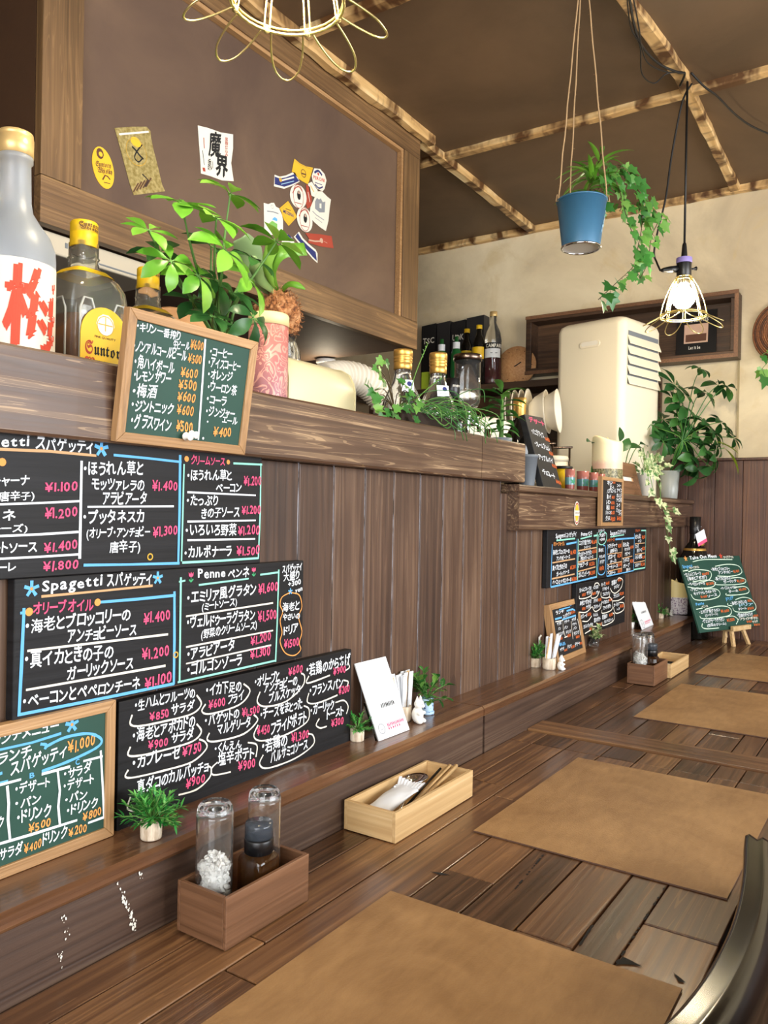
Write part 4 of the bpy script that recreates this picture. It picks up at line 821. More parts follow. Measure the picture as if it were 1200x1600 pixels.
for P in (((190, 325), (350, 295), (720, 295)), ((60, 450), (130, 435)), ((130, 460), (230, 430), (400, 445), (440, 500), (400, 570), (280, 600)), ((190, 595), (330, 570), (460, 580), (490, 620), (440, 665), (260, 680), (120, 660)), ((340, 690), (500, 690), (555, 745), (520, 800), (380, 835), (220, 830), (165, 760)),
    ((490, 385), (650, 358), (790, 375), (845, 440), (820, 490), (690, 518), (520, 515)), ((700, 545), (800, 535), (890, 560), (880, 610), (720, 632), (500, 630), (500, 600)), ((740, 670), (880, 655), (940, 700), (920, 745), (780, 768), (640, 770), (640, 745)), ((235, 962), (320, 945)), ((350, 962), (520, 920), (650, 925), (705, 975), (680, 1040), (520, 1075), (320, 1085), (285, 1050)), ((630, 1062), (730, 1052), (795, 1100), (770, 1160)), ((320, 1150), (315, 1200), (380, 1222), (540, 1210)), ((760, 832), (860, 800), (960, 820), (1030, 900), (1020, 970), (900, 1000), (760, 990), (725, 940)), ((660, 880), (660, 905), (720, 915))): k.ln([(1060+a_/8.57, 840+b_/8.57) for a_, b_ in P], 'pale', .003, True)
k.flower(1071, 873, 4, 'orange', 'orange'); k.flower(1126, 869, 4, 'red', 'red'); k.build(T)
ez = thing('tabletop_easel', 'tiny pale wooden easel holding up the green takeout board', 'easel', (*(fr((w*.55, 0, 0)))[:2], TAB))
c = fr((w*.60, 0, 0)); hw = .055; nb = V((fr.en.x, fr.en.y, 0)).normalized()
fl_ = lambda s, d, z: V((c.x, c.y, 0))+ex*s+nb*d+V((0, 0, z))
zb = c.z
MB().box((-hw, -.012, -.004), (hw, .012, .012), 0, lambda p: fl_(p[0], .004+.0+p[1]*.5+.008, zb-.002+p[2]+.002)).build('ledge_bar', M['pine'], ez, bevel=.001)
for s, d, d2 in ((-.045, .008, .014), (.045, .008, .014), (0., -.035, -.05)):
    a0, a1 = fl_(s*.75, d-.012, zb+.0), fl_(s*1.05, d2, TAB)
    MB().box((-.007, -.005, 0), (.007, .005, 1), 0, lambda p: a1.lerp(a0, p[2])+ex*p[0]+nb*p[1]).build('leg', M['pine'], ez, bevel=.0008)
a0, a1 = fl_(0, -.045, TAB+.02), fl_(0, -.066, zb+.11); MB().box((-.006, -.004, 0), (.006, .004, 1), 0, lambda p: a0.lerp(a1, p[2])+ex*p[0]+nb*p[1]).build('mast', M['pine'], ez, bevel=.0008)
MB().box((-.03, -.02, 0), (.03, .035, .007), 0, lambda p: fl_(p[0], p[1]-.045+.004, zb-.012+p[2])).build('brace', M['pine'], ez)
# slanted white leaflet stands on the ledge
def stand(bl, br, tl, label, full):
    fr, w, h, a = lean(bl, br, tl, lambda u, v: PZ(u, v, LEDGE+.0008))
    print('leaflet', w, h, a)
    t = thing('leaflet_stand', label, 'leaflet stand', fr((w/2, 0, -.01)), 'white leaflet stands on the ledge')
    MB().prism([(0, 0), (w, 0), (w, h), (0, h)], fr, -.0022, 0).build('leaflet', M['paper'], t)
    MB().prism([(-.002, -.0004), (w+.002, -.0004), (w+.002, h*.5), (-.002, h*.5)], fr, -.0062, -.0024).prism([(0, 0), (w, 0), (w, .003), (0, .003)], frame(fr((0, 0, -.006)), fr.ex, V((-fr.ey.x, -fr.ey.y, 0))*-1), -.002, .0).build('acrylic_holder', M['clearplastic'], t)
    a0, a1 = fr((w/2, h*.62, -.0062)), fr((w/2, 0, 0)); bk = V((a0.x, a0.y, LEDGE+.001))+V((-fr.en.x, -fr.en.y, 0)).normalized()*.022
    MB().box((-w*.3, -.0007, 0), (w*.3, .0007, 1), 0, lambda p: bk.lerp(a0, p[2])+fr.ex*p[0]+V((fr.en.x, fr.en.y, 0))*p[1]).build('back_strut', M['clearplastic'], t)
    k = Ink(fr, .0004, jit=.2); W = w
    R = random.Random(4)
    def bars(x0, x1, y, hh, col, n):
        x = x0
        for i in range(n):
            ww = (x1-x0)/n; k.line([(x+ww*.15, y), (x+ww*(.55+R.random()*.3), y+R.uniform(-.1, .1)*hh)], hh, col); k.line([(x+ww*.3, y-hh*1.3), (x+ww*.35, y+hh*1.3)], hh*.7, col); x += ww
    bars(w*.36, w*.80, h*.40, h*.022, 'black', 9); 
    bars(w*.36, w*.92, h*.150, h*.018, 'pink', 12); bars(w*.36, w*.78, h*.105, h*.015, 'pink', 6)
    k.ring((w*.17, h*.13), w*.1, w*.014, 'grey'); k.line([(w*.12, h*.13), (w*.12, h*.16)], w*.012, 'grey'); k.line([(w*.2, h*.12), (w*.22, h*.16)], w*.012, 'grey'); k.line([(w*.14, h*.12), (w*.2, h*.12)], w*.012, 'grey'); k.line([(w*.04, h*.02), (w*.04, h*.06)], .0006, 'grey'); k.line([(w*.03, h*.012), (w*.97, h*.012)], .0006, 'grey')
    k.build(t, 'print'); return t
stand((593, 1158), (640, 1140), (554, 1037), 'white leaflet stand next to the cat cup, before bare wall boards', 1)
stand((1004, 984), (1021, 976), (982, 925), 'white leaflet stand far along the ledge, between two small potted plants', 0)
# black board on the lower shelf, leaning back
fr, w, h, a = lean((850, 763), (878, 763), (819, 647), lambda u, v: PY(u, v, .742))
print('dessert', w, h, a)
Ds = panel('menu_board', 'black dessert board with pink heading leaning back on the lower shelf', fr, w, h, .016, M['blackboard'])
k = Ink(fr)
for t, x0, y0, x1, y1, h_, c in (('デザート', 465, 535, 605, 590, 40, 'pink'), ('・バニラアイス', 490, 640, 600, 690, 45, 'white'), ('¥400', 610, 710, 650, 728, 34, 'orange2'), ('・クレームブリュレ', 520, 745, 650, 800, 42, 'white'), ('¥500', 645, 830, 680, 845, 34, 'orange2'), ('・アップルパイ', 545, 855, 680, 905, 42, 'white'), ('¥500', 670, 935, 712, 955, 34, 'orange2'), ('・チョコレート', 585, 980, 700, 1040, 46, 'white'), ('¥400', 705, 1075, 752, 1092, 34, 'orange2')): k.tx(t, (740+x0/5.4545, 560+y0/5.4545), (740+x1/5.4545, 560+y1/5.4545), h_/5.4545, c)
k.build(Ds)
# small framed board hung on the lower beam
x0, x1 = PY(939, 800, .7).x, PY(973, 800, .7).x; z0, z1 = PY(945, 822, .7).z, PY(941, 744, .7).z
fr = frame((x0, .6985, z0), (1, 0, 0), (0, 0, 1))
S = framed('menu_board', 'small blackboard in a light frame hung on the lower beam, above the long black menu', fr, x1-x0, z1-z0, .010, .0115, M['blackboard'])
k = Ink(frame(fr((0, 0, -.003)), fr.ex, fr.ey))
def c8(t, x0, y0, x1, y1, h, col='white'): k.tx(t, (860+x0/5.4545, 640+y0/5.4545), (860+x1/5.4545, 640+y1/5.4545), h/5.4545, col)
for t, x0, y0, x1, y1, h_, c in (('キリン', 482, 640, 530, 638, 40, 'white'), ('¥600', 528, 632, 552, 632, 26, 'orange2'), ('生ビール', 505, 675, 540, 675, 28, 'white'), ('ノンアルコール', 478, 712, 555, 708, 34, 'white'), ('角ハイ', 478, 760, 515, 758, 36, 'white'), ('¥600', 520, 760, 545, 760, 30, 'orange2'), ('レモン', 475, 805, 512, 805, 34, 'white'), ('¥500', 515, 808, 545, 808, 30, 'orange2'), ('梅酒', 475, 850, 502, 850, 36, 'white'), ('¥600', 512, 850, 543, 850, 34, 'orange2'), ('ジントニック', 468, 892, 520, 890, 32, 'white'), ('¥600', 515, 895, 545, 893, 32, 'orange2'), ('グラス', 468, 945, 508, 942, 36, 'white'), ('¥500', 510, 950, 550, 950, 38, 'orange2'),
    ('コーヒー', 565, 660, 600, 660, 26, 'white'), ('アイス', 562, 705, 612, 703, 36, 'white'), ('オレンジ', 562, 745, 605, 745, 32, 'white'), ('ウーロン茶', 560, 785, 605, 785, 36, 'white'), ('コーラ', 562, 830, 590, 830, 30, 'white'), ('ジンジャー', 558, 870, 605, 878, 32, 'white'), ('エール', 580, 900, 606, 900, 26, 'white'), ('¥400', 565, 945, 602, 945, 38, 'orange2')): c8(t, x0, y0, x1, y1, h_, c)
k.build(S)
# round beer sticker on the lower beam
fr = frame(PY(901, 802, .7138), (1, 0, 0), (0, 0, 1))
def ell(a, b, n=28): return [(a*math.cos(6.2832*i/n), b*math.sin(6.2832*i/n)) for i in range(n)]
st = thing('sticker', 'oval beer sticker with a white band on the lower beam', 'sticker', fr((0, 0, 0)), 'stickers in the restaurant')
MB().prism(ell(.0185, .030), fr, 0, .0006).build('label', INK['cream'], st)
k = Ink(fr, .0009, jit=.1); k.disc((0, 0), .0165, 'brick', 24, .0275); k.disc((0, 0), .0135, 'cream', 24, .0235); k.disc((0, .001), .0125, 'yellow', 24, .022); k.lift = .0012; k.poly([(-.0175, -.006), (.0175, -.006), (.0175, .007), (-.0175, .007)], 'cream'); k.lift = .0015; [k.line([(-.012+i*.005, -.002), (-.010+i*.005, .004)], .0016, 'brown') for i in range(6)]; k.build(st, 'print')

# ------------------------------------------------------------------ condiment boxes and trays
def obox(mb, x0, y0, z0, x1, y1, z1, t, mi=0):
    mb.box((x0, y0, z0), (x1, y1, z0+t), mi); mb.box((x0, y0, z0+t), (x1, y0+t, z1), mi); mb.box((x0, y1-t, z0+t), (x1, y1, z1), mi)
    mb.box((x0, y0+t, z0+t), (x0+t, y1-t, z1), mi); mb.box((x1-t, y0+t, z0+t), (x1, y1-t, z1), mi)
def condiments(n):
    if n == 0: x0, y0, x1, y1, h = .5845, .575, .7165, .647, .0535; nm = 'with rock salt, nearest the camera'; near = 'in the near box'
    z = TAB+.0012
    b = thing('condiment_box', 'dark walnut condiment box standing by the near framed lunch board', 'box', ((x0+x1)/2, (y0+y1)/2, z), 'dark condiment boxes')
    mb = MB(); t = .0045
    mb.box((x0+t, y0+t, z), (x1-t, y1-t, z+t)); mb.build('bottom', M['walnut'], b)
    for i, (a, c) in enumerate((((x0, y0, z), (x1, y0+t, z+h)), ((x0, y1-t, z), (x1, y1, z+h)), ((x0, y0+t, z), (x0+t, y1-t, z+h)), ((x1-t, y0+t, z), (x1, y1-t, z+h)))): MB().box(a, c).build('side', M['walnut2'][i//2], b, bevel=.0007)
    zb = z+t+.0003
    def jar(cx, cy, r, h, label):
        j = thing('glass_jar', label, 'jar', (cx, cy, zb), 'upturned glass jars')
        rr = r; o = [(rr*.88, 0), (rr, .004), (rr, h-.012), (rr*.93, h-.004), (rr*.78, h), (rr*.6, h-.0015), (rr*.45, h-.004), (0, h-.005)]
        i = [(0, h-.008), (rr*.55, h-.007), (rr*.8, h-.006), (rr*.9, h-.014), (rr*.925, .004), (rr*.86, .0012), (0, .0012)]
        MB().lathe(o+i, (cx, cy, zb), 36, cap=False).lathe([(0, 0), (rr*.88, 0)], (cx, cy, zb), 36, cap=False).build('glass', M['glass'], j); return j
    j = jar(.6125, .6215, .0198, .128, 'upturned glass jar holding white rock salt in the near condiment box'); R = random.Random(2); m = MB()
    for i in range(420):
        a = R.random()*6.283; q = R.random()**.35*.0158; hz = .003+(1-R.random()**2)*.072*(1-q*q/.0158**2*.2); s = .0024+R.random()*.0016
        bmv = [V((R.uniform(-1, 1), R.uniform(-1, 1), R.uniform(-1, 1))).normalized()*s for _ in range(8)]
        c = V((.6125+q*math.cos(a), .6215+q*math.sin(a), zb+hz)); bm = bmesh.new(); [bm.verts.new(c+p) for p in bmv]; r_ = bmesh.ops.convex_hull(bm, input=bm.verts)
        bm.verts.index_update(); vs = [v.co.copy() for v in bm.verts]; m.add(vs, [[v.index for v in f.verts] for f in bm.faces]); bm.free()
    m.lathe([(.0125, .002), (.0130, .052), (.009, .060), (0, .062)], (.6125, .6215, zb), 20)
    so = m.build('salt', M['salt'], j); so['kind'] = 'stuff'
    s = thing('sauce_bottle', 'brown sauce bottle with a smoky black cap in the near condiment box', 'bottle', (.6605, .6015, zb), 'sauce bottles')
    c = (.6605, .6015, zb)
    MB().lathe([(.0178, 0), (.0185, .003), (.0185, .056), (.0172, .0605), (.014, .063), (.0135, .064), (0, .064)], c, 32, sq=.5).build('bottle', M['brownglass'], s)
    MB().lathe([(.0160, .0643), (.0163, .0785), (.0155, .080), (0, .0803)], c, 28).build('collar', M['black'], s)
    MB().lathe([(.0150, .0806), (.0157, .0809), (.0157, .094), (.0148, .097), (0, .0975)], c, 28).build('cap', M['smoke'], s)
    j2 = jar(.6925, .6228, .0190, .120, 'empty upturned glass jar behind the sauce bottle in the near condiment box')
    return b, j, s, j2
cs = condiments(0)
d = V((2.140, .567, TAB))-V((.5845, .575, TAB))
for o, l, off in zip(cs, ('dark walnut condiment box on the far table, just before the pale tray', 'upturned glass jar with white salt in the far condiment box', 'brown sauce bottle with black cap in the far condiment box', 'empty upturned glass jar at the back of the far condiment box'), (None, (2.166, .6125), (2.206, .5935), (2.247, .6165))): dup(o, ROOT[o.name]+d if off is None else V((*off, ROOT[o.name].z)), l)
def tray():
    x0, y0, x1, y1, h, t = .905, .578, 1.130, .6645, .041, .0055; z = TAB+.0012
    b = thing('cutlery_tray', 'pale pine cutlery tray on the table, holding a paper packet, spoon and chopsticks', 'tray', ((x0+x1)/2, (y0+y1)/2, z), 'pale pine trays')
    MB().box((x0+t, y0+t, z), (x1-t, y1-t, z+t*.7)).build('bottom', M['pine'], b)
    for i, (a, c) in enumerate((((x0, y0, z), (x1, y0+t, z+h)), ((x0, y1-t, z), (x1, y1, z+h)), ((x0, y0+t, z), (x0+t, y1-t, z+h)), ((x1-t, y0+t, z), (x1, y1-t, z+h)))): MB().box(a, c).build('side', M['pine2'][i//2], b, bevel=.0006)
    return b
tr = tray()
dup(tr, V((2.378, .598, TAB+.0012)), 'pale pine tray on the far table, tucked behind the far dark condiment box', .0, .92)
z = TAB+.0062
def packet():
    p = thing('towel_packet', 'white paper towel packet lying in the near pale tray', 'packet', (.97, .625, z), None); m = MB()
    a, b = V((.918, .630, z+.016)), V((1.008, .624, z+.033)); ax = (b-a).normalized(); sd = V((-ax.y, ax.x, 0)).normalized(); n = 14; vs = []
    for i in range(n+1):
        t = i/n; c = a.lerp(b, t); wd = .019*(1+.25*max(0, t-.75)*4*.3); th = .0065*math.sin(math.pi*min(max(t*1.1, .02), .98))**.5
        for k in range(12): ang = 6.2832*k/12; vs.append(c+sd*math.cos(ang)*wd+V((0, 0, math.sin(ang)*max(th, .0008)+.0012*math.sin(k*2.3+t*9))))
    m.add(vs, [(i*12+k, i*12+(k+1) % 12, (i+1)*12+(k+1) % 12, (i+1)*12+k) for i in range(n) for k in range(12)], 0, True)
    zz = []; 
    for i in range(17): s = -1+i/8; e = b+sd*.024*s; zz += [b+sd*.019*s, e+ax*(.012+.0035*(i % 2))+V((0, 0, .002+.004*abs(s)))]
    m.add(zz, [(2*i, 2*i+1, 2*i+3, 2*i+2) for i in range(16)], 0)
    return m.build('wrapper', M['paper'], p)
packet()
sp = thing('soup_spoon', 'shiny steel spoon lying in the near pale tray', 'spoon', (1.05, .63, z)); m = MB(); vs = []; c = V((1.052, .636, z+.034)); n = 16
m2 = []
for j in range(7):
    t = j/6
    for i in range(n): a = 6.2832*i/n; m2.append(c+V((.024*t*math.cos(a), .0165*t*math.sin(a), -.009*(1-t*t))))
m.add(m2, [(j*n+i, (j+1)*n+i, (j+1)*n+(i+1) % n, j*n+(i+1) % n) for j in range(6) for i in range(n)], 0, True)
q = m.build('bowl', M['chrome'], sp); sd_ = q.modifiers.new('thick', 'SOLIDIFY'); sd_.thickness = .0012
MB().tube([(1.030, .634, z+.030), (1.005, .628, z+.012), (.97, .615, z+.006), (.93, .605, z+.004)], [.003, .0022, .003, .0038], 8).build('handle', M['chrome'], sp)
for i, (a, b, lab) in enumerate(((((.945, .598, z+.004)), (1.112, .598, z+.044), 'flat wooden chopstick at the front side of the near pale tray'), ((.955, .606, z+.004), (1.106, .606, z+.044), 'wooden chopstick lying second from the front side of the near pale tray'))):
    cst = MB().tube([a, V(a).lerp(V(b), .5), b], [.0036, .0036, .0034], 4).build('chopstick', M['pine'], loc=a); tag(cst, lab, 'chopstick', 'chopsticks in the pale tray')
cst = MB().tube([(.96, .615, z+.003), (1.095, .617, z+.040)], .002, 6).build('chopstick', M['lacquer'], loc=(.96, .615, z)); tag(cst, 'thin black chopstick beside the spoon in the near pale tray', 'chopstick', 'chopsticks in the pale tray')
nap = MB().box((.93, .59, z+.0002), (1.02, .612, z+.0022)).build('napkin', flat('rust_napkin', '#b8603a', .8), loc=(.97, .60, z)); tag(nap, 'rust coloured paper napkin flat in the near pale tray', 'napkin')
fz = TAB+.0012+.0055
rp = MB().lathe([(0, 0), (.03, .0), (.034, .012), (.033, .012), (.029, .002), (0, .002)], (2.41, .60, fz), 24, cap=False).build('sauce_dish', M['black'], loc=(2.41, .60, fz)); tag(rp, 'small dark dish inside the far pale tray', 'dish')
rp = MB().box((2.34, .575, fz), (2.385, .62, fz+.016)).build('towel_packet', M['paper'], loc=(2.36, .60, fz), bevel=.004); tag(rp, 'white folded paper in the far pale tray, behind the dark box', 'packet')
# ------------------------------------------------------------------ small plants on the ledge
def pot_birch(t, c, r, h):
    MB().lathe([(r*.97, 0), (r, .002), (r*1.02, h*.5), (r, h-.001), (r*.86, h), (r*.84, h-.004), (0, h-.004)], c, 26).build('pot', M['birch'], t)
def tuft(label, base, r, h, fr_, n, seed, style='spike', mat='plastleaf', pot='birch', spread=1.0, tall=1.0, lean_=(0, 0)):
    t = thing('potted_plant', label, 'plant', base, 'little plants on the ledge'); c = V(base); R = random.Random(seed)
    if pot == 'birch': pot_birch(t, c, r, h)
    elif pot == 'speck':
        MB().lathe([(r*1.12, 0), (r*1.15, .0045), (r*1.0, .005), (0, .005)], c, 30).build('saucer', M['speck'], t)
        MB().lathe([(r*.96, .0052), (r, .008), (r, h), (r*.92, h), (r*.9, h-.006), (0, h-.006)], c, 30).build('pot', M['speck'], t)
    elif pot == 'white': MB().lathe([(r*.82, 0), (r, h), (r*.92, h), (r*.9, h-.005), (0, h-.005)], c, 26).build('pot', M['white'], t)
    else:
        MB().lathe([(r*.85, 0), (r*.95, .003), (r, h), (r*.93, h), (r*.9, .004), (0, .004)], c, 26).build('pot', M['glass'], t)
        MB().lathe([(r*.84, .0045), (r*.88, h*.7), (0, h*.75)], c, 20).build('soil', M['birch'], t)
    top = c+V((0, 0, h-.003)); L = MB(); S = MB()
    for i in range(n):
        a = R.random()*6.283; el = R.uniform(.0, 1.25); d = V((math.cos(a)*math.cos(el)*spread, math.sin(a)*math.cos(el)*spread, math.sin(el)*tall)).normalized()
        d = (d+V((*lean_, 0))*.5).normalized()
        ln = fr_*R.uniform(.75, 1.1); S.tube([top, top+d*ln*.5+V((0, 0, ln*.1)), top+d*ln], [.0011, .0009, .0006], 4)
        if style == 'spike':
            for j in range(16):
                q = top+d*ln*(.40+.60*j/15); dd = (d*1.1+V((R.uniform(-1, 1), R.uniform(-1, 1), R.uniform(-.5, 1)))).normalized(); L.leaf(q, dd, V((0, 0, 1)), fr_*R.uniform(.26, .40), fr_*.085, .35, 0, 3, .3, .35)
        else:
            for j in range(7):
                q = top+d*ln*(.35+.65*j/6); dd = (d*.7+V((R.uniform(-1, 1), R.uniform(-1, 1), R.uniform(-.3, .9)))).normalized(); L.leaf(q, dd, V((0, 0, 1)), fr_*R.uniform(.34, .52), fr_*R.uniform(.16, .22), .5, 0, 4, .3, .5)
    S.build('stems', M['stem'], t); L.build('leaves', M[mat], t); return t
def onl(u, v): p = PZ(u, v, LEDGE); return (p.x, p.y, LEDGE+.0003)
tuft('bushy plastic plant in a birch pot beside the green lunch board, above the salt jar', onl(236, 1309), .0113, .0205, .032, 40, 1)
tuft('spiky small plant in a birch pot standing before the corner of the lowest black board', onl(558, 1157), .0108, .020, .024, 18, 2)
tuft('broad leaved little plant in a blue speckled pot next to the cat cup', onl(667, 1115), .0115, .029, .046, 15, 3, 'broad', 'leafmid', 'speck', .8, 1.5)
tuft('tufty plant in a birch pot left of the far straw holder', onl(836, 1042), .0125, .0215, .036, 24, 4)
tuft('pale leafy plant in a clear pot right of the far framed blackboard', onl(928, 1010), .0145, .023, .036, 12, 5, 'broad', 'leafvar', 'clear', 1.1, 1.)
tuft('two tone leafy plant in a white pot to the left of the far leaflet stand', onl(985, 982), .0135, .021, .033, 13, 6, 'broad', 'leafmid', 'white', .7, 1.4)
tuft('dark green tuft in a small pot between far leaflet stand and candle', onl(1031, 966), .0130, .018, .036, 20, 8, 'spike', 'plastleaf', 'birch', 1.0, 1.0)
# straw holders shaped like a white cat hugging a stump
def cat(c, s, seated=True):
    """one continuous little cat body: seated, head up, ears"""
    bm = bmesh.new()
    def ball(p, r):
        q = bmesh.ops.create_uvsphere(bm, u_segments=16, v_segments=12, radius=1); 
        for v in q['verts']: v.co = V(c)+V((v.co.x*r[0]+p[0], v.co.y*r[1]+p[1], v.co.z*r[2]+p[2]))*s
    for p, r in (((0, 0, .40), (.30, .30, .42)), ((0, -.08, .95), (.27, .25, .24)), ((-.16, -.2, .12), (.14, .2, .12)), ((.16, -.2, .12), (.14, .2, .12)), ((-.2, -.2, .52), (.09, .16, .09)), ((.2, -.2, .52), (.09, .16, .09)), ((0, -.32, .88), (.12, .09, .08)), ((.3, .15, .12), (.2, .1, .09))): ball(p, r)
    for sx in (-1, 1):
        q = bmesh.ops.create_cone(bm, segments=10, radius1=.13, radius2=.015, depth=.32, cap_ends=True)
        for v in q['verts']: v.co = V(c)+(v.co+V((sx*.15, -.06, 1.22)))*s
    bm.verts.index_update(); m = MB(); m.add([v.co.copy() for v in bm.verts], [[v.index for v in f.verts] for f in bm.faces], 0, True); bm.free(); return m
def strawcup(label, base, s, nstraw, seed, hh, lean_, paper='paper', rc=.0155, kind='stump'):
    t = thing('straw_holder', label, 'straw holder', base, 'straw holders on the ledge'); c = V(base)
    MB().lathe([(rc*.9, 0), (rc, .004), (rc*1.02, .026), (rc*.9, .026), (rc*.88, .004), (0, .004)], c+V((0, .006, 0)), 24).build('cup', M['birch'], t)
    b = cat(c+V((.004, -.012-s*.3, 0)), s).build('cat_figure', M['white'], t); rm = b.modifiers.new('join', 'REMESH'); rm.mode = 'VOXEL'; rm.voxel_size = s*.035; rm.use_smooth_shade = True
    e = MB()
    for sx in (-1, 1): e.lathe([(.0007, 0), (.0005, .0005), (0, .0006)], c+V((.004+sx*.1*s, -.012-.3*s-.32*s, .99*s)), 8, M3=Matrix.Rotation(math.pi/2, 3, 'X'))
    e.build('eyes', M['black'], b)
    R = random.Random(seed)
    for i in range(nstraw):
        a = -1.1+2.2*i/max(1, nstraw-1); q = c+V((.010*math.sin(a*1.2), .006+R.uniform(-.007, .007), .005)); tp = q+V((lean_[0]+a*.020+R.uniform(-.003, .003), lean_[1]+R.uniform(-.008, .008), hh*R.uniform(.93, 1.04))); sd = (tp-q).normalized()
        w = .0056 if i % 4 else .003; fx = V((1, 0, 0)); ny = V((0, -1, 0)); m = MB()
        m.box((-w, -.0009, 0), (w, .0009, 1), 0, lambda p: q.lerp(tp, p[2])+fx*p[0]+ny*p[1])
        m.build('stick_sleeve', M['paper'] if i % 4 else M['pine'], t)
    return t
strawcup('cup full of paper wrapped sticks with a white cat figure, beside the blue speckled pot', onl(633, 1127), .034, 15, 1, .078, (-.006, .0))
strawcup('white cat cup with slanted sticks in front of the far framed lunch list', onl(862, 1046), .026, 9, 2, .072, (.026, .0))
strawcup('white cup of paper sticks by the candle at the end of the ledge', onl(1040, 962), .02, 8, 3, .062, (-.004, .008))
rp = MB().tube([(1.772, .735, LEDGE+.001), (1.775, .738, LEDGE+.05), (1.776, .739, LEDGE+.066), (1.783, .738, LEDGE+.070)], .0024, 8).build('drinking_straw', M['white'], loc=(1.772, .735, LEDGE)); tag(rp, 'single bent white straw standing behind the far birch potted plant', 'straw')
# candles
def candle(name, label, base, r, h, mat_, dz=.018):
    t = thing(name, label, 'candle', base, 'pillar candles'); n = 32; c = V(base); vs = []; prof = []
    for j, zf in enumerate((0, .03, .5, .9, .97, 1.)):
        for i in range(n):
            a = 6.2832*i/n; top = h+dz*math.cos(a-2.2)*.7+.003*math.sin(3*a); rr = r*(.97 if zf in (0, 1.) else 1); vs.append(c+V((rr*math.cos(a), rr*math.sin(a), top*zf)))
    for i in range(n): a = 6.2832*i/n; vs.append(c+V((r*.75*math.cos(a), r*.75*math.sin(a), h-.012+dz*.4*math.cos(a-2.2))))
    fs = [(j*n+i, j*n+(i+1) % n, (j+1)*n+(i+1) % n, (j+1)*n+i) for j in range(6) for i in range(n)]+[tuple(range(n))[::-1], tuple(6*n+i for i in range(n))]
    MB().add(vs, fs, 0, True).build('wax', mat_, t)
    MB().lathe([(.002, 0), (.0055, .006), (.005, .012), (0, .024)], c+V((0, 0, h-.012)), 12).build('flame_piece', M['creamlid'], t); return t
candle('pillar_candle', 'cream pillar candle with a printed flower band at the far end of the ledge', onl(1056, 958), .046, .118, M['candle_a'])
# tall dark bottle in the far corner
bb = V((3.095, .682, TAB+.001)); t = thing('wine_bottle', 'large black bottle with a white tag round its neck in the far corner', 'bottle', bb)
MB().lathe([(.05, 0), (.053, .005), (.053, .27), (.050, .30), (.035, .335), (.0205, .355), (.018, .37), (.018, .43), (.0195, .432), (.0195, .445), (0, .446)], bb, 32).build('glass_body', M['darkglass'], t)
MB().lathe([(.0188, .385), (.0192, .386), (.0198, .448), (0, .449)], bb, 28).build('capsule', M['black'], t)
MB().lathe([(.0405, .323), (.0395, .327), (.0375, .3315)], bb+V((0, 0, .0006)), 32, cap=False).build('gold_band', M['gold'], t)
pc = bb+V((-.024, -.028, .352)); MB().lathe([(.011, 0), (.0115, .003), (.009, .005), (0, .006)], pc, 20, M3=V((-.6, -.8, .2)).to_track_quat('Z', 'Y').to_matrix()).build('gold_seal', M['gold'], t)
tf = frame(bb+V((-.03, -.035, .345)), V((.70, -.50, .42)), V((-.25, .2, .95)))
tg = MB().prism([(-.022, .005), (.022, .005), (.022, .052), (-.022, .052)], tf, 0, .0012).build('tag', M['paper'], t); MB().prism([(-.022, .005), (.022, .005), (.022, .017), (-.022, .017)], tf, .0013, .0018).build('tag_band', INK['pink'], tg)
MB().tube([tf((0, .05, 0)), bb+V((-.019, -.01, .41)), bb+V((.01, -.02, .412)), bb+V((.019, .01, .411))], .0008, 5).build('tag_string', M['paper'], t)
# ------------------------------------------------------------------ things on the upper shelf
def botl(name, label, base, group=None): return thing(name, label, 'bottle', base, group)
TZ = TOPS+.0003
# plum liquor bottle
x = PY(22, 400, .83).x; c = V((x, .83, TZ)); t = botl('liquor_bottle', 'tall clear liquor bottle with a cream cap and white label, far left on the shelf', c)
r = 61*dep((x, .83, 1.5))/FPX
MB().lathe([(r*.94, 0), (r, .004), (r, .118), (r*.98, .128), (r*.86, .142), (r*.62, .156), (r*.44, .168), (r*.39, .18), (r*.37, .222), (r*.42, .224), (r*.42, .229), (r*.33, .230), (r*.33, .2315), (0, .2315)], c, 40).build('glass_body', M['frost'], t)
MB().lathe([(r*.415, .2290), (r*.43, .2293), (r*.43, .249), (r*.41, .2495), (r*.41, .2505), (r*.42, .251), (r*.41, .2545), (r*.36, .2555), (0, .256)], c, 40).build('cap', M['capcream'], t)
def curved(t, c, r, a0, a1, z0, z1, mat_, name='label', n=16, th=.0004, shape=None):
    m = MB(); vs = []
    for i in range(n+1):
        a = a0+(a1-a0)*i/n; lo, hi = shape(i/n, z0, z1) if shape else (z0, z1)
        vs += [c+V(((r+th)*math.cos(a), (r+th)*math.sin(a), lo)), c+V(((r+th)*math.cos(a), (r+th)*math.sin(a), hi))]
    m.add(vs, [(2*i, 2*i+2, 2*i+3, 2*i+1) for i in range(n)], 0, True); return m.build(name, mat_, t)
lb = curved(t, c, r, -math.pi*1.05, math.pi*.15, .006, .108, flat('cream_label_paper', '#ddd3c4', .7), n=30)
def cyl(c, r, a0): return lambda p: c+V(((r+.0006+p[2])*math.cos(a0+p[0]/r), (r+.0006+p[2])*math.sin(a0+p[0]/r), p[1]))
f_ = cyl(c, r, -2.42); k = Ink(f_, .0004, lambda u, v: (0, 0), .3)
k.text('梅', (.002, .022), (.066, .020), .075, 'red', bold=.035); k.text('本', (-.030, .030), (-.022, .030), .011, 'black'); k.text('格', (-.030, .018), (-.022, .018), .011, 'black')
k.line([(-.040, .02), (-.040, .085)], .0006, 'grey'); k.line([(-.028, .08), (-.018, .05), (-.006, .02)], .0006, 'grey'); k.build(lb, 'print')
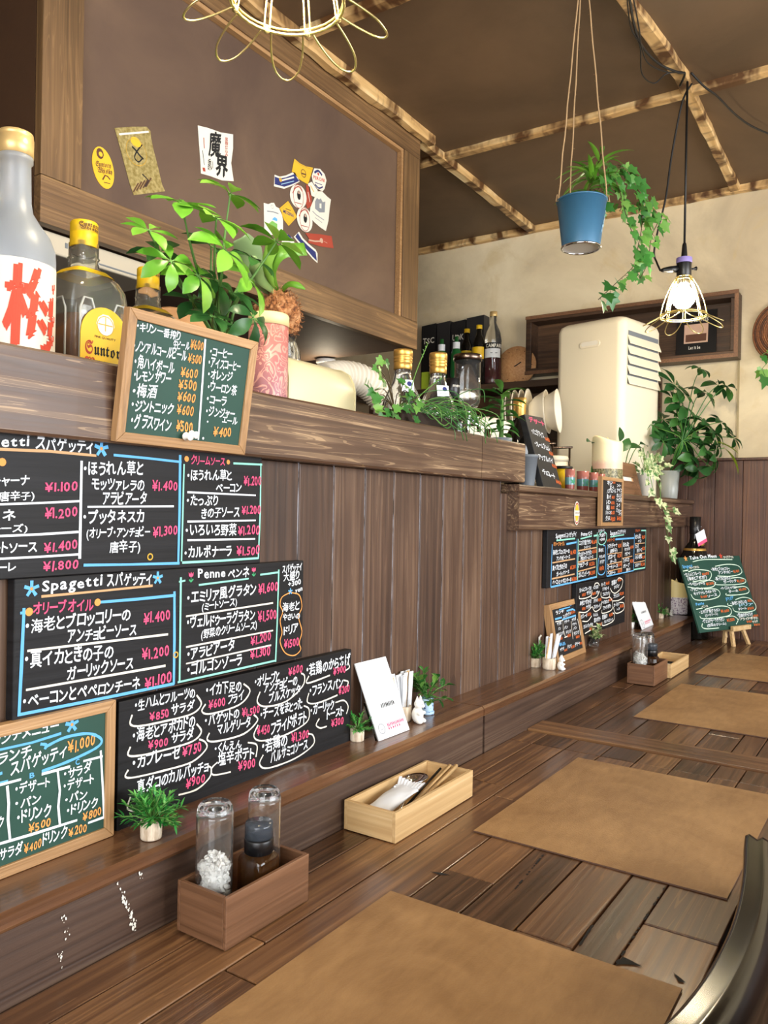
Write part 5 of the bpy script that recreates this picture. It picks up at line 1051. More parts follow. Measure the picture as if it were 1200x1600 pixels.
# square whisky bottles
def whisky(c, s, label, level):
    t = botl('whisky_bottle', label, c, 'square whisky bottles'); r = .045*s
    MB().shell([(r*.9, 0), (r, .004), (r, .112*s), (r*.95, .125*s), (r*.8, .138*s), (r*.5, .149*s), (r*.36, .156*s), (r*.34, .166*s), (r*.37, .168*s), (r*.34, .1705*s), (r*.34, .188*s)], .003, c, 48, sq=.55).build('glass_body', M['facet'], t)
    MB().lathe([(r-.0034, .0035), (r-.0034, level*s), (0, level*s+.0002)], c, 48, sq=.55).build('liquor', M['liquor'], t)
    MB().lathe([(r*.385, .182*s), (r*.39, .1825*s), (r*.39, .2*s), (r*.375, .2005*s), (r*.39, .2015*s), (r*.39, .2135*s), (r*.36, .2155*s), (0, .2158*s)], c, 40).build('cap', M['yellow'], t)
    q = MB().lathe([(r*.70, .1425*s), (r*.52, .1500*s)], c+V((0, 0, .0008)), 40, sq=.55, cap=False).build('neck_label', M['yellow'], t)
    # moulded arches and ridges in the glass
    m = MB()
    for face in (0, 1):
        for u0, u1 in ((-.62, -.05), (.05, .62)) if face == 0 else ((-.78, -.3), (.3, .78)):
            um, uw = (u0+u1)/2*r, (u1-u0)/2*r; P = [(um-uw, .012*s), (um-uw, .092*s), (um-uw*.5, .106*s), (um+uw*.5, .106*s), (um+uw, .092*s), (um+uw, .012*s)]
            m.tube([c+(V((-r+.0004, a, b)) if face == 0 else V((a, -r+.0004, b))) for a, b in P], .0015, 6)
    m.build('moulded_ridges', M['ridge'], t)
    fr = frame(c+V((0, -r-.0022, 0)), (1, 0, 0), (0, 0, 1)); hw = r*.80; top = .098*s; pl = [(-hw, .004), (hw, .004)]+[(hw*math.cos(i_*math.pi/16), .060*s+(top-.060*s)*math.sin(i_*math.pi/16)) for i_ in range(17)]
    lb = MB().prism(pl, fr, -.0012, 0).build('label', M['yellow'], t)
    k = Ink(fr, .0003, jit=.05)
    k.text('𝕾', (-hw*.82, .036*s), (-hw*.50, .036*s), .018*s, 'brick', gap=.02); k.text('𝖚𝖓𝖙𝖔𝖗𝖞', (-hw*.46, .036*s), (hw*.9, .036*s), .0165*s, 'black', gap=.04)
    k.text('𝖂', (-hw*.84, .014*s), (-hw*.40, .014*s), .019*s, 'brick', gap=.02); k.text('𝖍𝖎𝖘𝖐𝖞', (-hw*.36, .014*s), (hw*.88, .014*s), .0165*s, 'black', gap=.04)
    k.text('JAPANESE WHISKY', (-hw*.6, .0065*s), (hw*.6, .0065*s), .0032*s, 'black'); k.text('FINE QUALITY', (-hw*.45, .058*s), (hw*.45, .058*s), .003*s, 'brown')
    k.disc((0, .076*s), hw*.38, 'cream', 10); k.ring((0, .0745*s), hw*.36, .0012, 'gold'); k.line([(-hw*.3, .076*s), (hw*.3, .076*s)], .0015, 'gold'); k.line([(0, .068*s), (0, .086*s)], .0015, 'gold')
    k.build(lb, 'print')
    fk = cyl(c, r*.39, -2.2); k = Ink(fk, .0001, lambda u, v: (0, 0), .05); k.text('𝕾𝖚𝖓𝖙𝖔𝖗𝖞', (-.006, .2065*s), (.022, .2065*s), .0062*s, 'brown', gap=.04); k.text('𝖂𝖍𝖎𝖘𝖐𝖞', (-.005, .2022*s), (.021, .2022*s), .0045*s, 'brown', gap=.04); k.build(t, 'cap_print')
    return t
p = PY(130, 450, .90); whisky(V((p.x, .90, TZ)), .985, 'square whisky bottle with yellow cap and label, half full, next to the liquor bottle', .086)
p = PY(231, 470, .955); whisky(V((p.x, .955, TZ)), .93, 'second square whisky bottle, half hidden behind the green drinks board', .07)
# round wooden board behind the plant
c = PY(283, 505, 1.02); rb = MB().lathe([(.0, 0), (.085, 0), (.089, .004), (.089, .012), (.085, .016), (0, .016)], (c.x, 1.03, TOPS+.0905), 40, M3=V((-.25, -1, .12)).to_track_quat('Z', 'Y').to_matrix())
tag(rb.build('round_board', M['cork'], loc=(c.x, 1.03, TOPS)), 'round wooden board standing on edge behind the second whisky bottle', 'board')
# umbrella-leaved plant in a pot behind the drinks board
def palmate(L, S, tip, ax, n, ln, w, droop, R, up=(0, 0, 1)):
    ax = V(ax).normalized(); u = ax.orthogonal().normalized(); v = ax.cross(u); ph = R.random()*6
    for i in range(n):
        a = ph+6.2832*i/n+R.uniform(-.2, .2); d = (u*math.cos(a)+v*math.sin(a)+ax*R.uniform(.0, .35)).normalized(); s = R.uniform(.75, 1.1)
        S.tube([tip, tip+d*ln*.12], .0008, 4); L.leaf(tip+d*ln*.10, d, ax, ln*s, w*s, droop+R.uniform(-.1, .25), 0, 5, .22, .58)
base = V((.838, .845, TZ)); t = thing('potted_plant', 'leafy umbrella plant with bright round leaflets standing behind the green drinks board', 'plant', base)
MB().lathe([(.032, 0), (.041, .07), (.044, .072), (.044, .082), (.039, .082), (.037, .068), (0, .068)], base, 30).build('pot', M['cream'], t)
MB().lathe([(.037, .069), (.03, .0715), (0, .072)], base, 20, cap=False).build('soil', M['soil'], t)
L, LD, S = MB(), MB(), MB(); R = random.Random(11); root = base+V((0, 0, .07)); hub = PY(345, 480, .845)
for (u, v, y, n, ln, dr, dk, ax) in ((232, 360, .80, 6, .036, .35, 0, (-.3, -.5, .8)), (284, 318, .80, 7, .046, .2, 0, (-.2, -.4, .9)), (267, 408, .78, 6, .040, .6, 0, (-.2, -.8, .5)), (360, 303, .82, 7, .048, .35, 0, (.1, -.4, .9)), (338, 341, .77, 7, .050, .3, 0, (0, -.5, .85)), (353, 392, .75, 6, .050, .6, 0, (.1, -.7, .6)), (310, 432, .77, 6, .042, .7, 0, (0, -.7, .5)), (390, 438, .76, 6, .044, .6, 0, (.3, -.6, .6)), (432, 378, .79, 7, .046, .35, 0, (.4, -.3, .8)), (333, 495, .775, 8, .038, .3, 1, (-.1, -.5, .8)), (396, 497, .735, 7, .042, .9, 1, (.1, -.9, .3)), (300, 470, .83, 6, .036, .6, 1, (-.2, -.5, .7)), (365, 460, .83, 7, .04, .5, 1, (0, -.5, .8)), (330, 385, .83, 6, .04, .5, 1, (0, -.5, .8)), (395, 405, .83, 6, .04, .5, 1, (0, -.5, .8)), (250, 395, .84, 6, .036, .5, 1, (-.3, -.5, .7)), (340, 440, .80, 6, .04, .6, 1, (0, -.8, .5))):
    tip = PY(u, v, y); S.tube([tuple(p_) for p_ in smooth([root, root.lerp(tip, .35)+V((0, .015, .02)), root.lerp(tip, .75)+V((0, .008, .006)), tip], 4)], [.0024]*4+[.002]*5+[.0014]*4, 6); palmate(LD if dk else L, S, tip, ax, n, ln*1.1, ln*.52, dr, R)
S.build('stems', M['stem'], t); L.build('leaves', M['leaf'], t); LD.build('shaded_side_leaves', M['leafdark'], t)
# staghorn fern: moss ball on a glass jar
p = PY(434, 490, 1.03); jz = TZ; q_ = 1.157
t = thing('mounted_fern', 'staghorn fern on a brown moss ball over a clear glass jar', 'plant', (p.x, 1.03, jz))
c = V((p.x, 1.03, jz)); ks = (p.z-.036*q_-TZ)/.078
MB().lathe([(a_*q_, b_*ks) for a_, b_ in [(.018, 0), (.024, .004), (.026, .03), (.034, .05), (.032, .066), (.024, .074), (.026, .078), (.022, .078), (.02, .072), (.03, .05), (.02, .006), (0, .006)]], c+V((.012, 0, 0)), 28, cap=False).build('glass_jar', M['glass'], t)
mc = V((p.x, 1.03, p.z-.004)); bm = bmesh.new(); q = bmesh.ops.create_icosphere(bm, subdivisions=5, radius=.040)
for v in bm.verts: n_ = v.co.normalized(); v.co = mc+q_*n_*(.037+.006*noise.noise(n_*5)+.003*noise.noise(n_*17)+.0022*noise.noise(n_*50))+V((0, 0, n_.z*.006))
bm.verts.index_update(); m = MB(); m.add([v.co.copy() for v in bm.verts], [[v.index for v in f.verts] for f in bm.faces], 0, True); bm.free(); R = random.Random(8)
for i in range(520):
    n_ = V((R.gauss(0, 1), R.gauss(0, 1), R.gauss(0, 1))).normalized(); q = mc+q_*n_*.040+V((0, 0, n_.z*.006)); d = (n_*.5+V((R.gauss(0, 1), R.gauss(0, 1), R.gauss(0, 1)))*.6).normalized(); m.tube([q, q+d*.004+n_*.001, q+d*.0075], [.0007, .0006, .0003], 3)
m.build('moss_ball', M['moss'], t)
L = MB(); G = MB(); tp = mc+V((0, 0, .040))
def frond(mb, pts, ws):
    P = smooth([tuple(x_) for x_ in pts], 5); vs = []; n = len(P)
    for i, q in enumerate(P):
        q = V(q); f = i/(n-1)*(len(ws)-1); j = min(int(f), len(ws)-2); w = ws[j]+(ws[j+1]-ws[j])*(f-j); tdir = (V(P[min(i+1, n-1)])-V(P[max(0, i-1)])).normalized(); sd = tdir.cross(CF).normalized()
        vs += [q-sd*w-CF*w*.25, q, q+sd*w-CF*w*.25]
    mb.add(vs, [f_ for i in range(n-1) for f_ in ((i*3, i*3+3, i*3+4, i*3+1), (i*3+1, i*3+4, i*3+5, i*3+2))], 0, True)
frond(G, [tp, PY(398, 430, 1.02), PY(388, 395, 1.01), PY(376, 372, 1.0)], [.006, .02, .026, .014])
frond(L, [tp, PY(425, 425, 1.0), PY(440, 395, .97), PY(478, 390, .95)], [.004, .008, .013, .012])
frond(L, [tp, PY(418, 420, 1.), PY(424, 390, .98), PY(430, 375, .96)], [.004, .009, .012, .003])
frond(L, [tp, PY(450, 445, .99), PY(465, 446, .97), PY(477, 452, .96)], [.004, .005, .006, .001])
frond(G, [tp, PY(410, 440, 1.), PY(400, 420, .98), PY(396, 400, .97)], [.004, .009, .012, .004])
so = G.build('shield_frond', M['leafgrey'], t); so2 = L.build('fronds', M['leaf'], t)
for o in (so, so2): q = o.modifiers.new('thick', 'SOLIDIFY'); q.thickness = .0008
# pink canister
p = PY(419, 560, .80); r = 31*dep(p)/FPX; c = V((p.x, .80+.0, TZ)); t = thing('canister', 'pink patterned canister with a cream lid beside the right edge of the drinks board', 'canister', c)
MB().lathe([(r*.98, 0), (r, .002), (r, .115), (0, .115)], c, 40).build('body', M['damask'], t); MB().lathe([(r*1.03, .1153), (r*1.03, .130), (r*.98, .133), (0, .133)], c, 40).build('lid', M['creamlid'], t)
# cream bread bin
x0, x1 = PY(452, 600, .80).x, PY(557, 620, .80).x; y0 = .802; d = .16; hgt = .088
fr = frame((x0, y0, TZ), (0, 1, 0), (0, 0, 1)); pr = [(0, 0), (d, 0), (d, hgt+.012), (.06, hgt+.006), (.03, hgt), (.012, hgt-.010), (.003, hgt-.026), (0, hgt-.04)]
t = thing('bread_bin', 'cream enamel bread bin with a rounded top edge, right of the pink canister', 'bread bin', ((x0+x1)/2, y0, TZ))
MB().prism(pr, frame((x0+.003, y0, TZ), (0, 1, 0), (0, 0, 1)), 0, x1-x0-.006, 0, True).build('body', M['cream'], t, bevel=.001)
for xx in (x0, x1-.003): MB().prism([(a*1.005-.001, b*1.012) for a, b in pr], frame((xx, y0, TZ), (0, 1, 0), (0, 0, 1)), 0, .0029).build('end_cap', M['cream'], t)
# white flexible air duct under the hood and behind the bottles
pts = [PY(505, 592, 1.30), PY(535, 588, 1.29), PY(565, 594, 1.27), PY(590, 614, 1.25), PY(612, 644, 1.22), PY(645, 668, 1.18), PY(700, 676, 1.15), PY(760, 672, 1.14), PY(795, 684, 1.13), PY(818, 712, 1.13), PY(836, 741, 1.14)]
P = [V(q) for q in smooth([tuple(q) for q in pts], 22)]
t = thing('air_duct', 'white ribbed flexible air duct curving down behind the bottles', 'duct', P[0]); rs = [.052*(1+.055*math.sin(i*1.57)) for i in range(len(P))]
Pm = []; rs = []
acc = 0
for i in range(len(P)-1):
    n_ = max(2, int((P[i+1]-P[i]).length/.0035))
    for j in range(n_): q = P[i].lerp(P[i+1], j/n_); Pm.append(q)
d_ = 0
for i, q in enumerate(Pm):
    d_ += (q-Pm[i-1]).length if i else 0; rs.append(.040+.003*math.sin(d_*6.2832/.014))
MB().tube(Pm, rs, 26).build('duct_hose', M['duct'], t)
# clear bottles with gold caps
def sake(c, r, top, label):
    t = botl('sake_bottle', label, c, 'clear bottles with gold caps'); h = top-c.z
    MB().shell([(r*.92, 0), (r, .004), (r, h*.30), (r*.95, h*.37), (r*.72, h*.50), (r*.50, h*.60), (r*.41, h*.70), (r*.39, h*.82)], .0028, c, 36).build('glass_body', M['glass'], t)
    MB().lathe([(r-.0032, .0035), (r-.0032, h*.26), (0, h*.262)], c, 36).build('liquor', M['water'], t)
    rr = r*.45; MB().lathe([(rr*.95, h*.755), (rr, h*.76), (rr, h*.835), (rr*.95, h*.84), (rr*1.04, h*.85), (rr*1.04, h*.868), (rr*.95, h*.875), (rr*1.04, h*.885), (rr*1.04, h*.905), (rr*.95, h*.91), (rr*1.05, h*.92), (rr*1.05, h*.975), (rr, h*.998), (0, h)], c, 36).build('cap', M['gold'], t)
    lb = curved(t, c, r*.85, -2.6, -1.6, h*.36, h*.46, M['paper'], n=8) if False else None
    fr = frame(c+V((-.0, 0, h*.50)), V((.78, -.62, 0)), V((0, 0, 1))); fr2 = frame(c+fr.en*r*.80+V((0, 0, h*.47)), fr.ex, V((0, 0, 1))+fr.en*-.25)
    lb = MB().prism([(-.013, 0), (.013, 0), (.013, .024), (-.013, .024)], fr2, 0, .0006).build('label', M['paper'], t)
    k = Ink(fr2, .0008, jit=.1); k.disc((.004, .016), .005, 'navy'); k.line([(-.009, .006), (.009, .006)], .001, 'grey'); k.line([(-.009, .010), (-.001, .010)], .001, 'grey'); k.build(lb, 'print'); return t
y_ = .835; p = PY(630, 547, y_); sake(V((p.x, y_, TZ)), .040, p.z, 'clear bottle with a gold cap, just right of the bread bin')
p = PY(685, 552, y_); sake(V((p.x, y_, TZ)), .040, p.z, 'clear bottle with a gold cap, between its twin and the glass dispenser')
y_ = .86; p = PY(707, 592, y_); c = V((p.x, y_, TZ)); t = botl('wine_bottle', 'black wine bottle with a screw cap partly hidden by the glass dispenser', c); h = p.z-c.z
MB().lathe([(.034, 0), (.036, .004), (.036, h*.42), (.030, h*.52), (.017, h*.64), (.0145, h*.7), (.0145, h*.78), (0, h*.78)], c, 32).build('glass_body', M['darkglass'], t); MB().lathe([(.0155, h*.70), (.0162, h*.705), (.0162, h*.99), (.015, h), (0, h)], c, 28).build('cap', M['black'], t)
k = Ink(cyl(c, .0162, -2.6), .0004, lambda u, v: (0, 0), .05); k.text('movis', (0, h*.86), (.028, h*.86), .008, 'cream'); k.build(t, 'print')
# glass dispenser with a dark chrome rim and tap
y_ = .845; p = PY(731, 555, y_); c = V((p.x, y_, TZ)); s_ = dep(c)/FPX; H = p.z-c.z; r = 20.5*s_
t = thing('drink_dispenser', 'cylindrical glass dispenser with a dark metal rim and tap beneath, among the bottles', 'dispenser', c)
MB().lathe([(r*.30, H*.38), (r*.8, H*.42), (r*.97, H*.47), (r, H*.52), (r, H*.975), (r*.93, H*.975), (r*.93, H*.53), (r*.75, H*.45), (0, H*.42)], c, 40, cap=False).build('glass_cylinder', M['glass'], t)
MB().lathe([(r*1.04, H*.93), (r*1.09, H*.935), (r*1.09, H*.99), (r*1.03, H), (r*.9, H), (r*.9, H*.985), (r*1.02, H*.98)], c, 40, cap=False).build('rim', M['darkchrome'], t)
MB().lathe([(r*.75, 0), (r*.78, .006), (r*.25, .014), (r*.22, H*.2), (r*.4, H*.30), (r*.45, H*.37), (0, H*.375)], c, 32).build('stem_base', M['chrome'], t)
tp = MB().tube([c+V((0, 0, H*.24)), c+V((.018, -.010, H*.24)), c+V((.028, -.015, H*.23)), c+V((.030, -.016, H*.15))], [.006, .006, .005, .004], 12).build('tap', M['chrome'], t)
MB().lathe([(.007, 0), (.009, .006), (.007, .013), (0, .014)], c+V((.018, -.012, H*.26)), 16).build('tap_knob', M['chrome'], tp)
q = PY(762, 664, .80); hb = MB().lathe([(.0075, 0), (.008, .002), (.0075, .034), (0, .035)], (q.x, .80, TZ), 20); o = hb.build('pepper_mill', M['darkchrome'], loc=(q.x, .80, TZ)); tag(o, 'short dark metal cylinder on the shelf beside the dispenser foot', 'container')
# trailing planter of ivy and grassy stems on the upper shelf
px0, px1 = PY(600, 655, .79).x, PY(690, 660, .79).x
t = thing('trough_planter', 'low planter of ivy and trailing grassy stems spilling over the upper beam', 'plant', ((px0+px1)/2, .775, TZ))
MB().box((px0, .752, TZ), (px1, .798, TZ+.028)).build('trough', M['soil'], t, bevel=.003)
L, S, Gr = MB(), MB(), MB(); R = random.Random(21)
for u, v, y in ((590, 575, .76), (598, 590, .75), (600, 560, .77), (586, 610, .76), (580, 625, .75), (612, 640, .74), (625, 620, .74), (636, 612, .74), (640, 640, .735), (600, 645, .74), (650, 632, .735), (645, 655, .735), (618, 655, .735), (585, 640, .745), (632, 600, .745)):
    tip = PY(u, v, y); rt = V((max(px0+.01, min(px1-.01, tip.x+.03)), .775, TZ+.026)); mid = rt.lerp(tip, .5)+V((0, 0, .018)); S.tube(smooth([tuple(rt), tuple(mid), tuple(tip)], 5), .0009, 4)
    for j in range(2): d = V((R.uniform(-1, 1), R.uniform(-.8, .2), R.uniform(-1, .3))); L.ivy(tip+d*.004, d, V((R.uniform(-.3, .3), -1, .4)), R.uniform(.016, .021))
for i in range(60):
    x = R.uniform(px0+.01, px1); rt = V((x, R.uniform(.76, .79), TZ+.026)); ln = R.uniform(.05, .12)
    d = V((R.uniform(-.1, 1.2), R.uniform(-.9, -.2), R.uniform(-.2, .32))).normalized(); e = rt+d*ln; over = e.y < .712
    P = [rt, rt+d*ln*.5+V((0, 0, .012)), e+V((0, 0, -.01)), e+V((d.x*.02, -.004, -.035 if over else -.006))]; P = [V((q.x, q.y, max(q.z, TOPS+.003) if q.y > .708 else q.z)) for q in P]
    Gr.tube(smooth([tuple(q) for q in P], 5), .0008, 4)
for u, v in ((668, 538), (690, 590), (570, 600)):
    tip = PY(u, v, .77); rt = V((px0+.05, .775, TZ+.026)); Gr.tube(smooth([tuple(rt), tuple(rt.lerp(tip, .5)+V((-.01, 0, .0))), tuple(tip)], 6), .0010, 5)
    for j in range(5): Gr.leaf(rt.lerp(tip, .8+.05*j), V((R.uniform(-1, 1), -.3, R.uniform(0, 1))), V((0, -1, 0)), .012, .002)
S.build('vines', M['vine'], t); L.build('ivy_leaves', M['leafmid'], t); Gr.build('grass_stems', M['leafmid'], t)
# lucky bamboo and dark bottle near the end of the beam
q = PY(783, 690, .81); base = V((q.x, .81, TZ)); t = thing('potted_plant', 'upright glossy bamboo-like plant at the end of the upper shelf', 'plant', base); L, S = MB(), MB(); R = random.Random(4)
MB().lathe([(.022, 0), (.026, .022), (.024, .022), (.022, .018), (0, .018)], base, 24).build('pot', M['greyplastic'], t)
topz = PY(785, 608, .81).z; S.tube([base+V((0, 0, .015)), base+V((.001, 0, .06)), V((base.x+.002, .81, topz-.02))], [.006, .005, .003], 8)
H = topz-.02-base.z
for i in range(26):
    f = .15+.85*i/25; a = i*2.4+R.uniform(-.3, .3); up = .15+.8*f*f; d = V((math.cos(a), math.sin(a), up)).normalized(); L.leaf(base+V((0, 0, .015+H*f)), d, V((0, 0, 1)), R.uniform(.060, .085)*(1.0 if f > .5 else .8), .019, .75, 0, 5, .3, .4)
S.build('stem', M['stem'], t); L.build('leaves', M['leafmid'], t)
q = PY(808, 640, .88); c = V((1.585, .885, TZ)); t = botl('wine_bottle', 'dark bottle with a gold neck just behind the dessert board', c); h = PY(808, 622, .885).z-c.z
c = V((PY(812, 640, .885).x, .885, LOWS+.001)); h = PY(812, 622, .885).z-c.z; t.location = c; ROOT[t.name] = c
MB().lathe([(.036, 0), (.038, .004), (.038, h*.52), (.032, h*.62), (.018, h*.72), (.0155, h*.78), (.0155, h*.97), (0, h*.97)], c, 32).build('glass_body', M['darkglass'], t); MB().lathe([(.0165, h*.78), (.0172, h*.785), (.0165, h*.9), (.0172, h*.91), (.0172, h), (0, h)], c, 28).build('foil', M['gold'], t)
# ------------------------------------------------------------------ lower shelf
LZ = LOWS+.0004
def onlow(u, y): return V((PY(u, 770, y).x, y, LZ))
c = onlow(823, .775); t = thing('flower_pot', 'empty grey plastic pot on the lower shelf against the end of the upper beam', 'pot', c)
MB().lathe([(.017, 0), (.0245, .07), (.0265, .0705), (.0265, .077), (.0245, .077), (.022, .066), (.015, .003), (0, .003)], c, 28, cap=False).build('pot', M['greyplastic'], t)
gj = [flat('jar_glass_rose', '#a5665c', .2), flat('jar_band_teal', '#5f8f93', .2), flat('jar_band_red', '#8b4a42', .25)]
for i, (u, rr, lab) in enumerate(((890, .0125, 'small rose and teal banded cup next to the dessert board on the lower shelf'), (910, .016, 'wider rose and teal banded cup in the middle of the row on the lower shelf'), (927, .0125, 'darker banded cup right of the widest one on the lower shelf'), (939, .0105, 'reddish cup end of the row, behind the small hung board'))):
    c = onlow(u, .775+.004*(i % 2)); h = .058; t = thing('banded_cup', lab, 'cup', c, 'painted cups on the lower shelf'); m = MB()
    m.lathe([(rr*.9, 0), (rr*.95, .004), (rr*1.02, h*.28)], c, 26, 2, cap=False); m.lathe([(rr*1.02, h*.28), (rr*1.05, h*.62)], c, 26, 1, cap=False); m.lathe([(rr*1.05, h*.62), (rr*1.08, h), (rr*.98, h), (rr*.85, .006), (0, .006)], c, 26, 0, cap=False); m.lathe([(0, 0), (rr*.9, 0)], c, 26, 2, cap=False); m.build('cup_body', gj, t)
    k = Ink(cyl(c, rr*1.03, -2.3), .0004, lambda a, b: (0, 0), .3); R = random.Random(i)
    for j in range(7): k.disc((R.uniform(-.008, .012), h*R.uniform(.32, .55)), .0022, 'green', 6); 
    k.build(t, 'painted_leaves')
c = onlow(879, .86); t = thing('paper_cup', 'yellow and black paper cup behind the dessert board', 'cup', c); MB().lathe([(.02, 0), (.026, .068), (0, .068)], c, 24).build('cup_body', M['yellow'], t); MB().lathe([(.028, .0683), (.028, .075), (.024, .077), (0, .077)], c, 24).build('lid', M['black'], t)
c = onlow(869, .96); t = thing('paper_cup', 'white lidded paper cup just in front of the white air conditioner', 'cup', c); MB().lathe([(.026, 0), (.035, .105), (0, .105)], c, 24).build('cup_body', M['acwhite'], t); MB().lathe([(.0375, .1053), (.0375, .115), (.034, .122), (0, .122)], c, 24).build('lid', M['acwhite'], t)
c = onlow(948, .80); r = 23.5*dep(c)/FPX; candle('pillar_candle', 'wide pillar candle with petals and dried herbs on the lower shelf before the air conditioner', tuple(c), r, PY(948, 688, .80).z-LZ, M['candle_b'], .016)
# small wooden picture frame
fr, w, h, a = lean((968, 769), (1000, 772), (968, 720), lambda u, v: PY(u, v, .76))
fr = frame(V((fr.o.x, .752, LZ)), (1, .0, 0), (0, .25, .97)); w = PY(1000, 770, .76).x-fr.o.x; h = PY(968, 718, .77).z-LZ
t = thing('picture_frame', 'small brown photo frame with an oval mount standing on the lower shelf', 'picture frame', fr((w/2, 0, 0)))
fw = w*.22
for poly in ([(0, 0), (w, 0), (w-fw, fw), (fw, fw)], [(0, h), (fw, h-fw), (w-fw, h-fw), (w, h)], [(0, 0), (fw, fw), (fw, h-fw), (0, h)], [(w, 0), (w, h), (w-fw, h-fw), (w-fw, fw)]): MB().prism(poly, fr, -.012, 0).build('frame_rail', M['walnut'], t, bevel=.001)
MB().prism([(fw*.9, fw*.9), (w-fw*.9, fw*.9), (w-fw*.9, h-fw*.9), (fw*.9, h-fw*.9)], fr, -.008, -.004).build('mount', INK['tan'], t); k = Ink(fr, -.0036, jit=.1); k.disc((w/2, h*.48), w*.2, 'cream', 24, h*.26); k.build(t, 'oval_print')
# trailing variegated ivy in a pale pot
c = V((PY(1008, 770, .775).x, .775, LZ)); t = thing('potted_plant', 'variegated ivy in a clear wrapped pot, trailing down over the lower beam', 'plant', c)
MB().lathe([(.022, 0), (.031, .08), (.034, .082), (.031, .083), (.028, .076), (0, .076)], c, 26).build('pot', M['duct'], t)
L, S = MB(), MB(); R = random.Random(33); root = c+V((0, 0, .08))
def trail(pts, n, sz, L, S, up=(-.55, -.8, .25), r=.0011):
    P = [V(q) for q in smooth([tuple(q) for q in pts], 8)]; S.tube(P, r, 5)
    for i in range(n):
        q = P[int((i+.5)/n*(len(P)-1))]; d = V((R.uniform(-1, 1), R.uniform(-.9, .2), R.uniform(-1, .25))).normalized(); pt = q+d*R.uniform(.004, .014); S.tube([q, pt], .0006, 4); L.ivy(pt, d+V((0, 0, -.4)), V(up)+V((R.uniform(-.4, .4), 0, R.uniform(-.4, .4))), R.uniform(.75, 1.2)*sz)
trail([root, PY(1008, 715, .76), PY(1016, 745, .712), PY(1024, 775, .695), PY(1040, 800, .69), PY(1040, 822, .69), PY(1046, 850, .70), PY(1045, 870, .71)], 12, .036, L, S)
trail([root, PY(1012, 705, .75), PY(1022, 740, .71), PY(1030, 760, .70), PY(1036, 790, .69), PY(1058, 803, .68)], 6, .032, L, S)
trail([root, PY(1004, 700, .76), PY(1010, 725, .73), PY(1014, 755, .705)], 6, .032, L, S)
for i in range(14): d = V((R.uniform(-1, 1), R.uniform(-.8, .4), R.uniform(.1, 1))).normalized(); q = root+d*R.uniform(.03, .075); S.tube([root, q], .0009, 4); L.ivy(q, d+V((0, 0, -.3)), (0, -1, .6), R.uniform(.025, .036))
S.build('vines', M['stem'], t); L.build('leaves', M['leafvar'], t)
# heart-leaved plant behind the candle
c = V((PY(972, 770, .83).x, .83, LZ)); t = thing('potted_plant', 'few-leaved green plant peeking out behind the petal candle', 'plant', c); L, S = MB(), MB()
MB().lathe([(.022, 0), (.03, .06), (.032, .062), (.029, .064), (.026, .056), (0, .056)], c, 24).build('pot', M['greyplastic'], t)
for u, v, y, d, ln in ((972, 706, .80, (.3, -.4, .9), .06), (985, 700, .79, (1, -.5, .4), .075), (1000, 694, .79, (.9, -.4, .2), .05), (925, 692, .84, (-1, -.2, .3), .05), (926, 726, .84, (-.4, -.4, -.9), .06), (968, 690, .82, (.2, -.2, 1), .055)):
    tip = PY(u, v, y); S.tube(smooth([tuple(c+V((0, 0, .055))), tuple(c.lerp(tip, .6)+V((0, 0, .04))), tuple(tip)], 5), .0016, 5); L.leaf(tip, d, (0, -.6, 1), ln, ln*.55, .5, 0, 6, .25, .4)
S.build('stems', M['stem'], t); L.build('leaves', M['leafdark'], t)
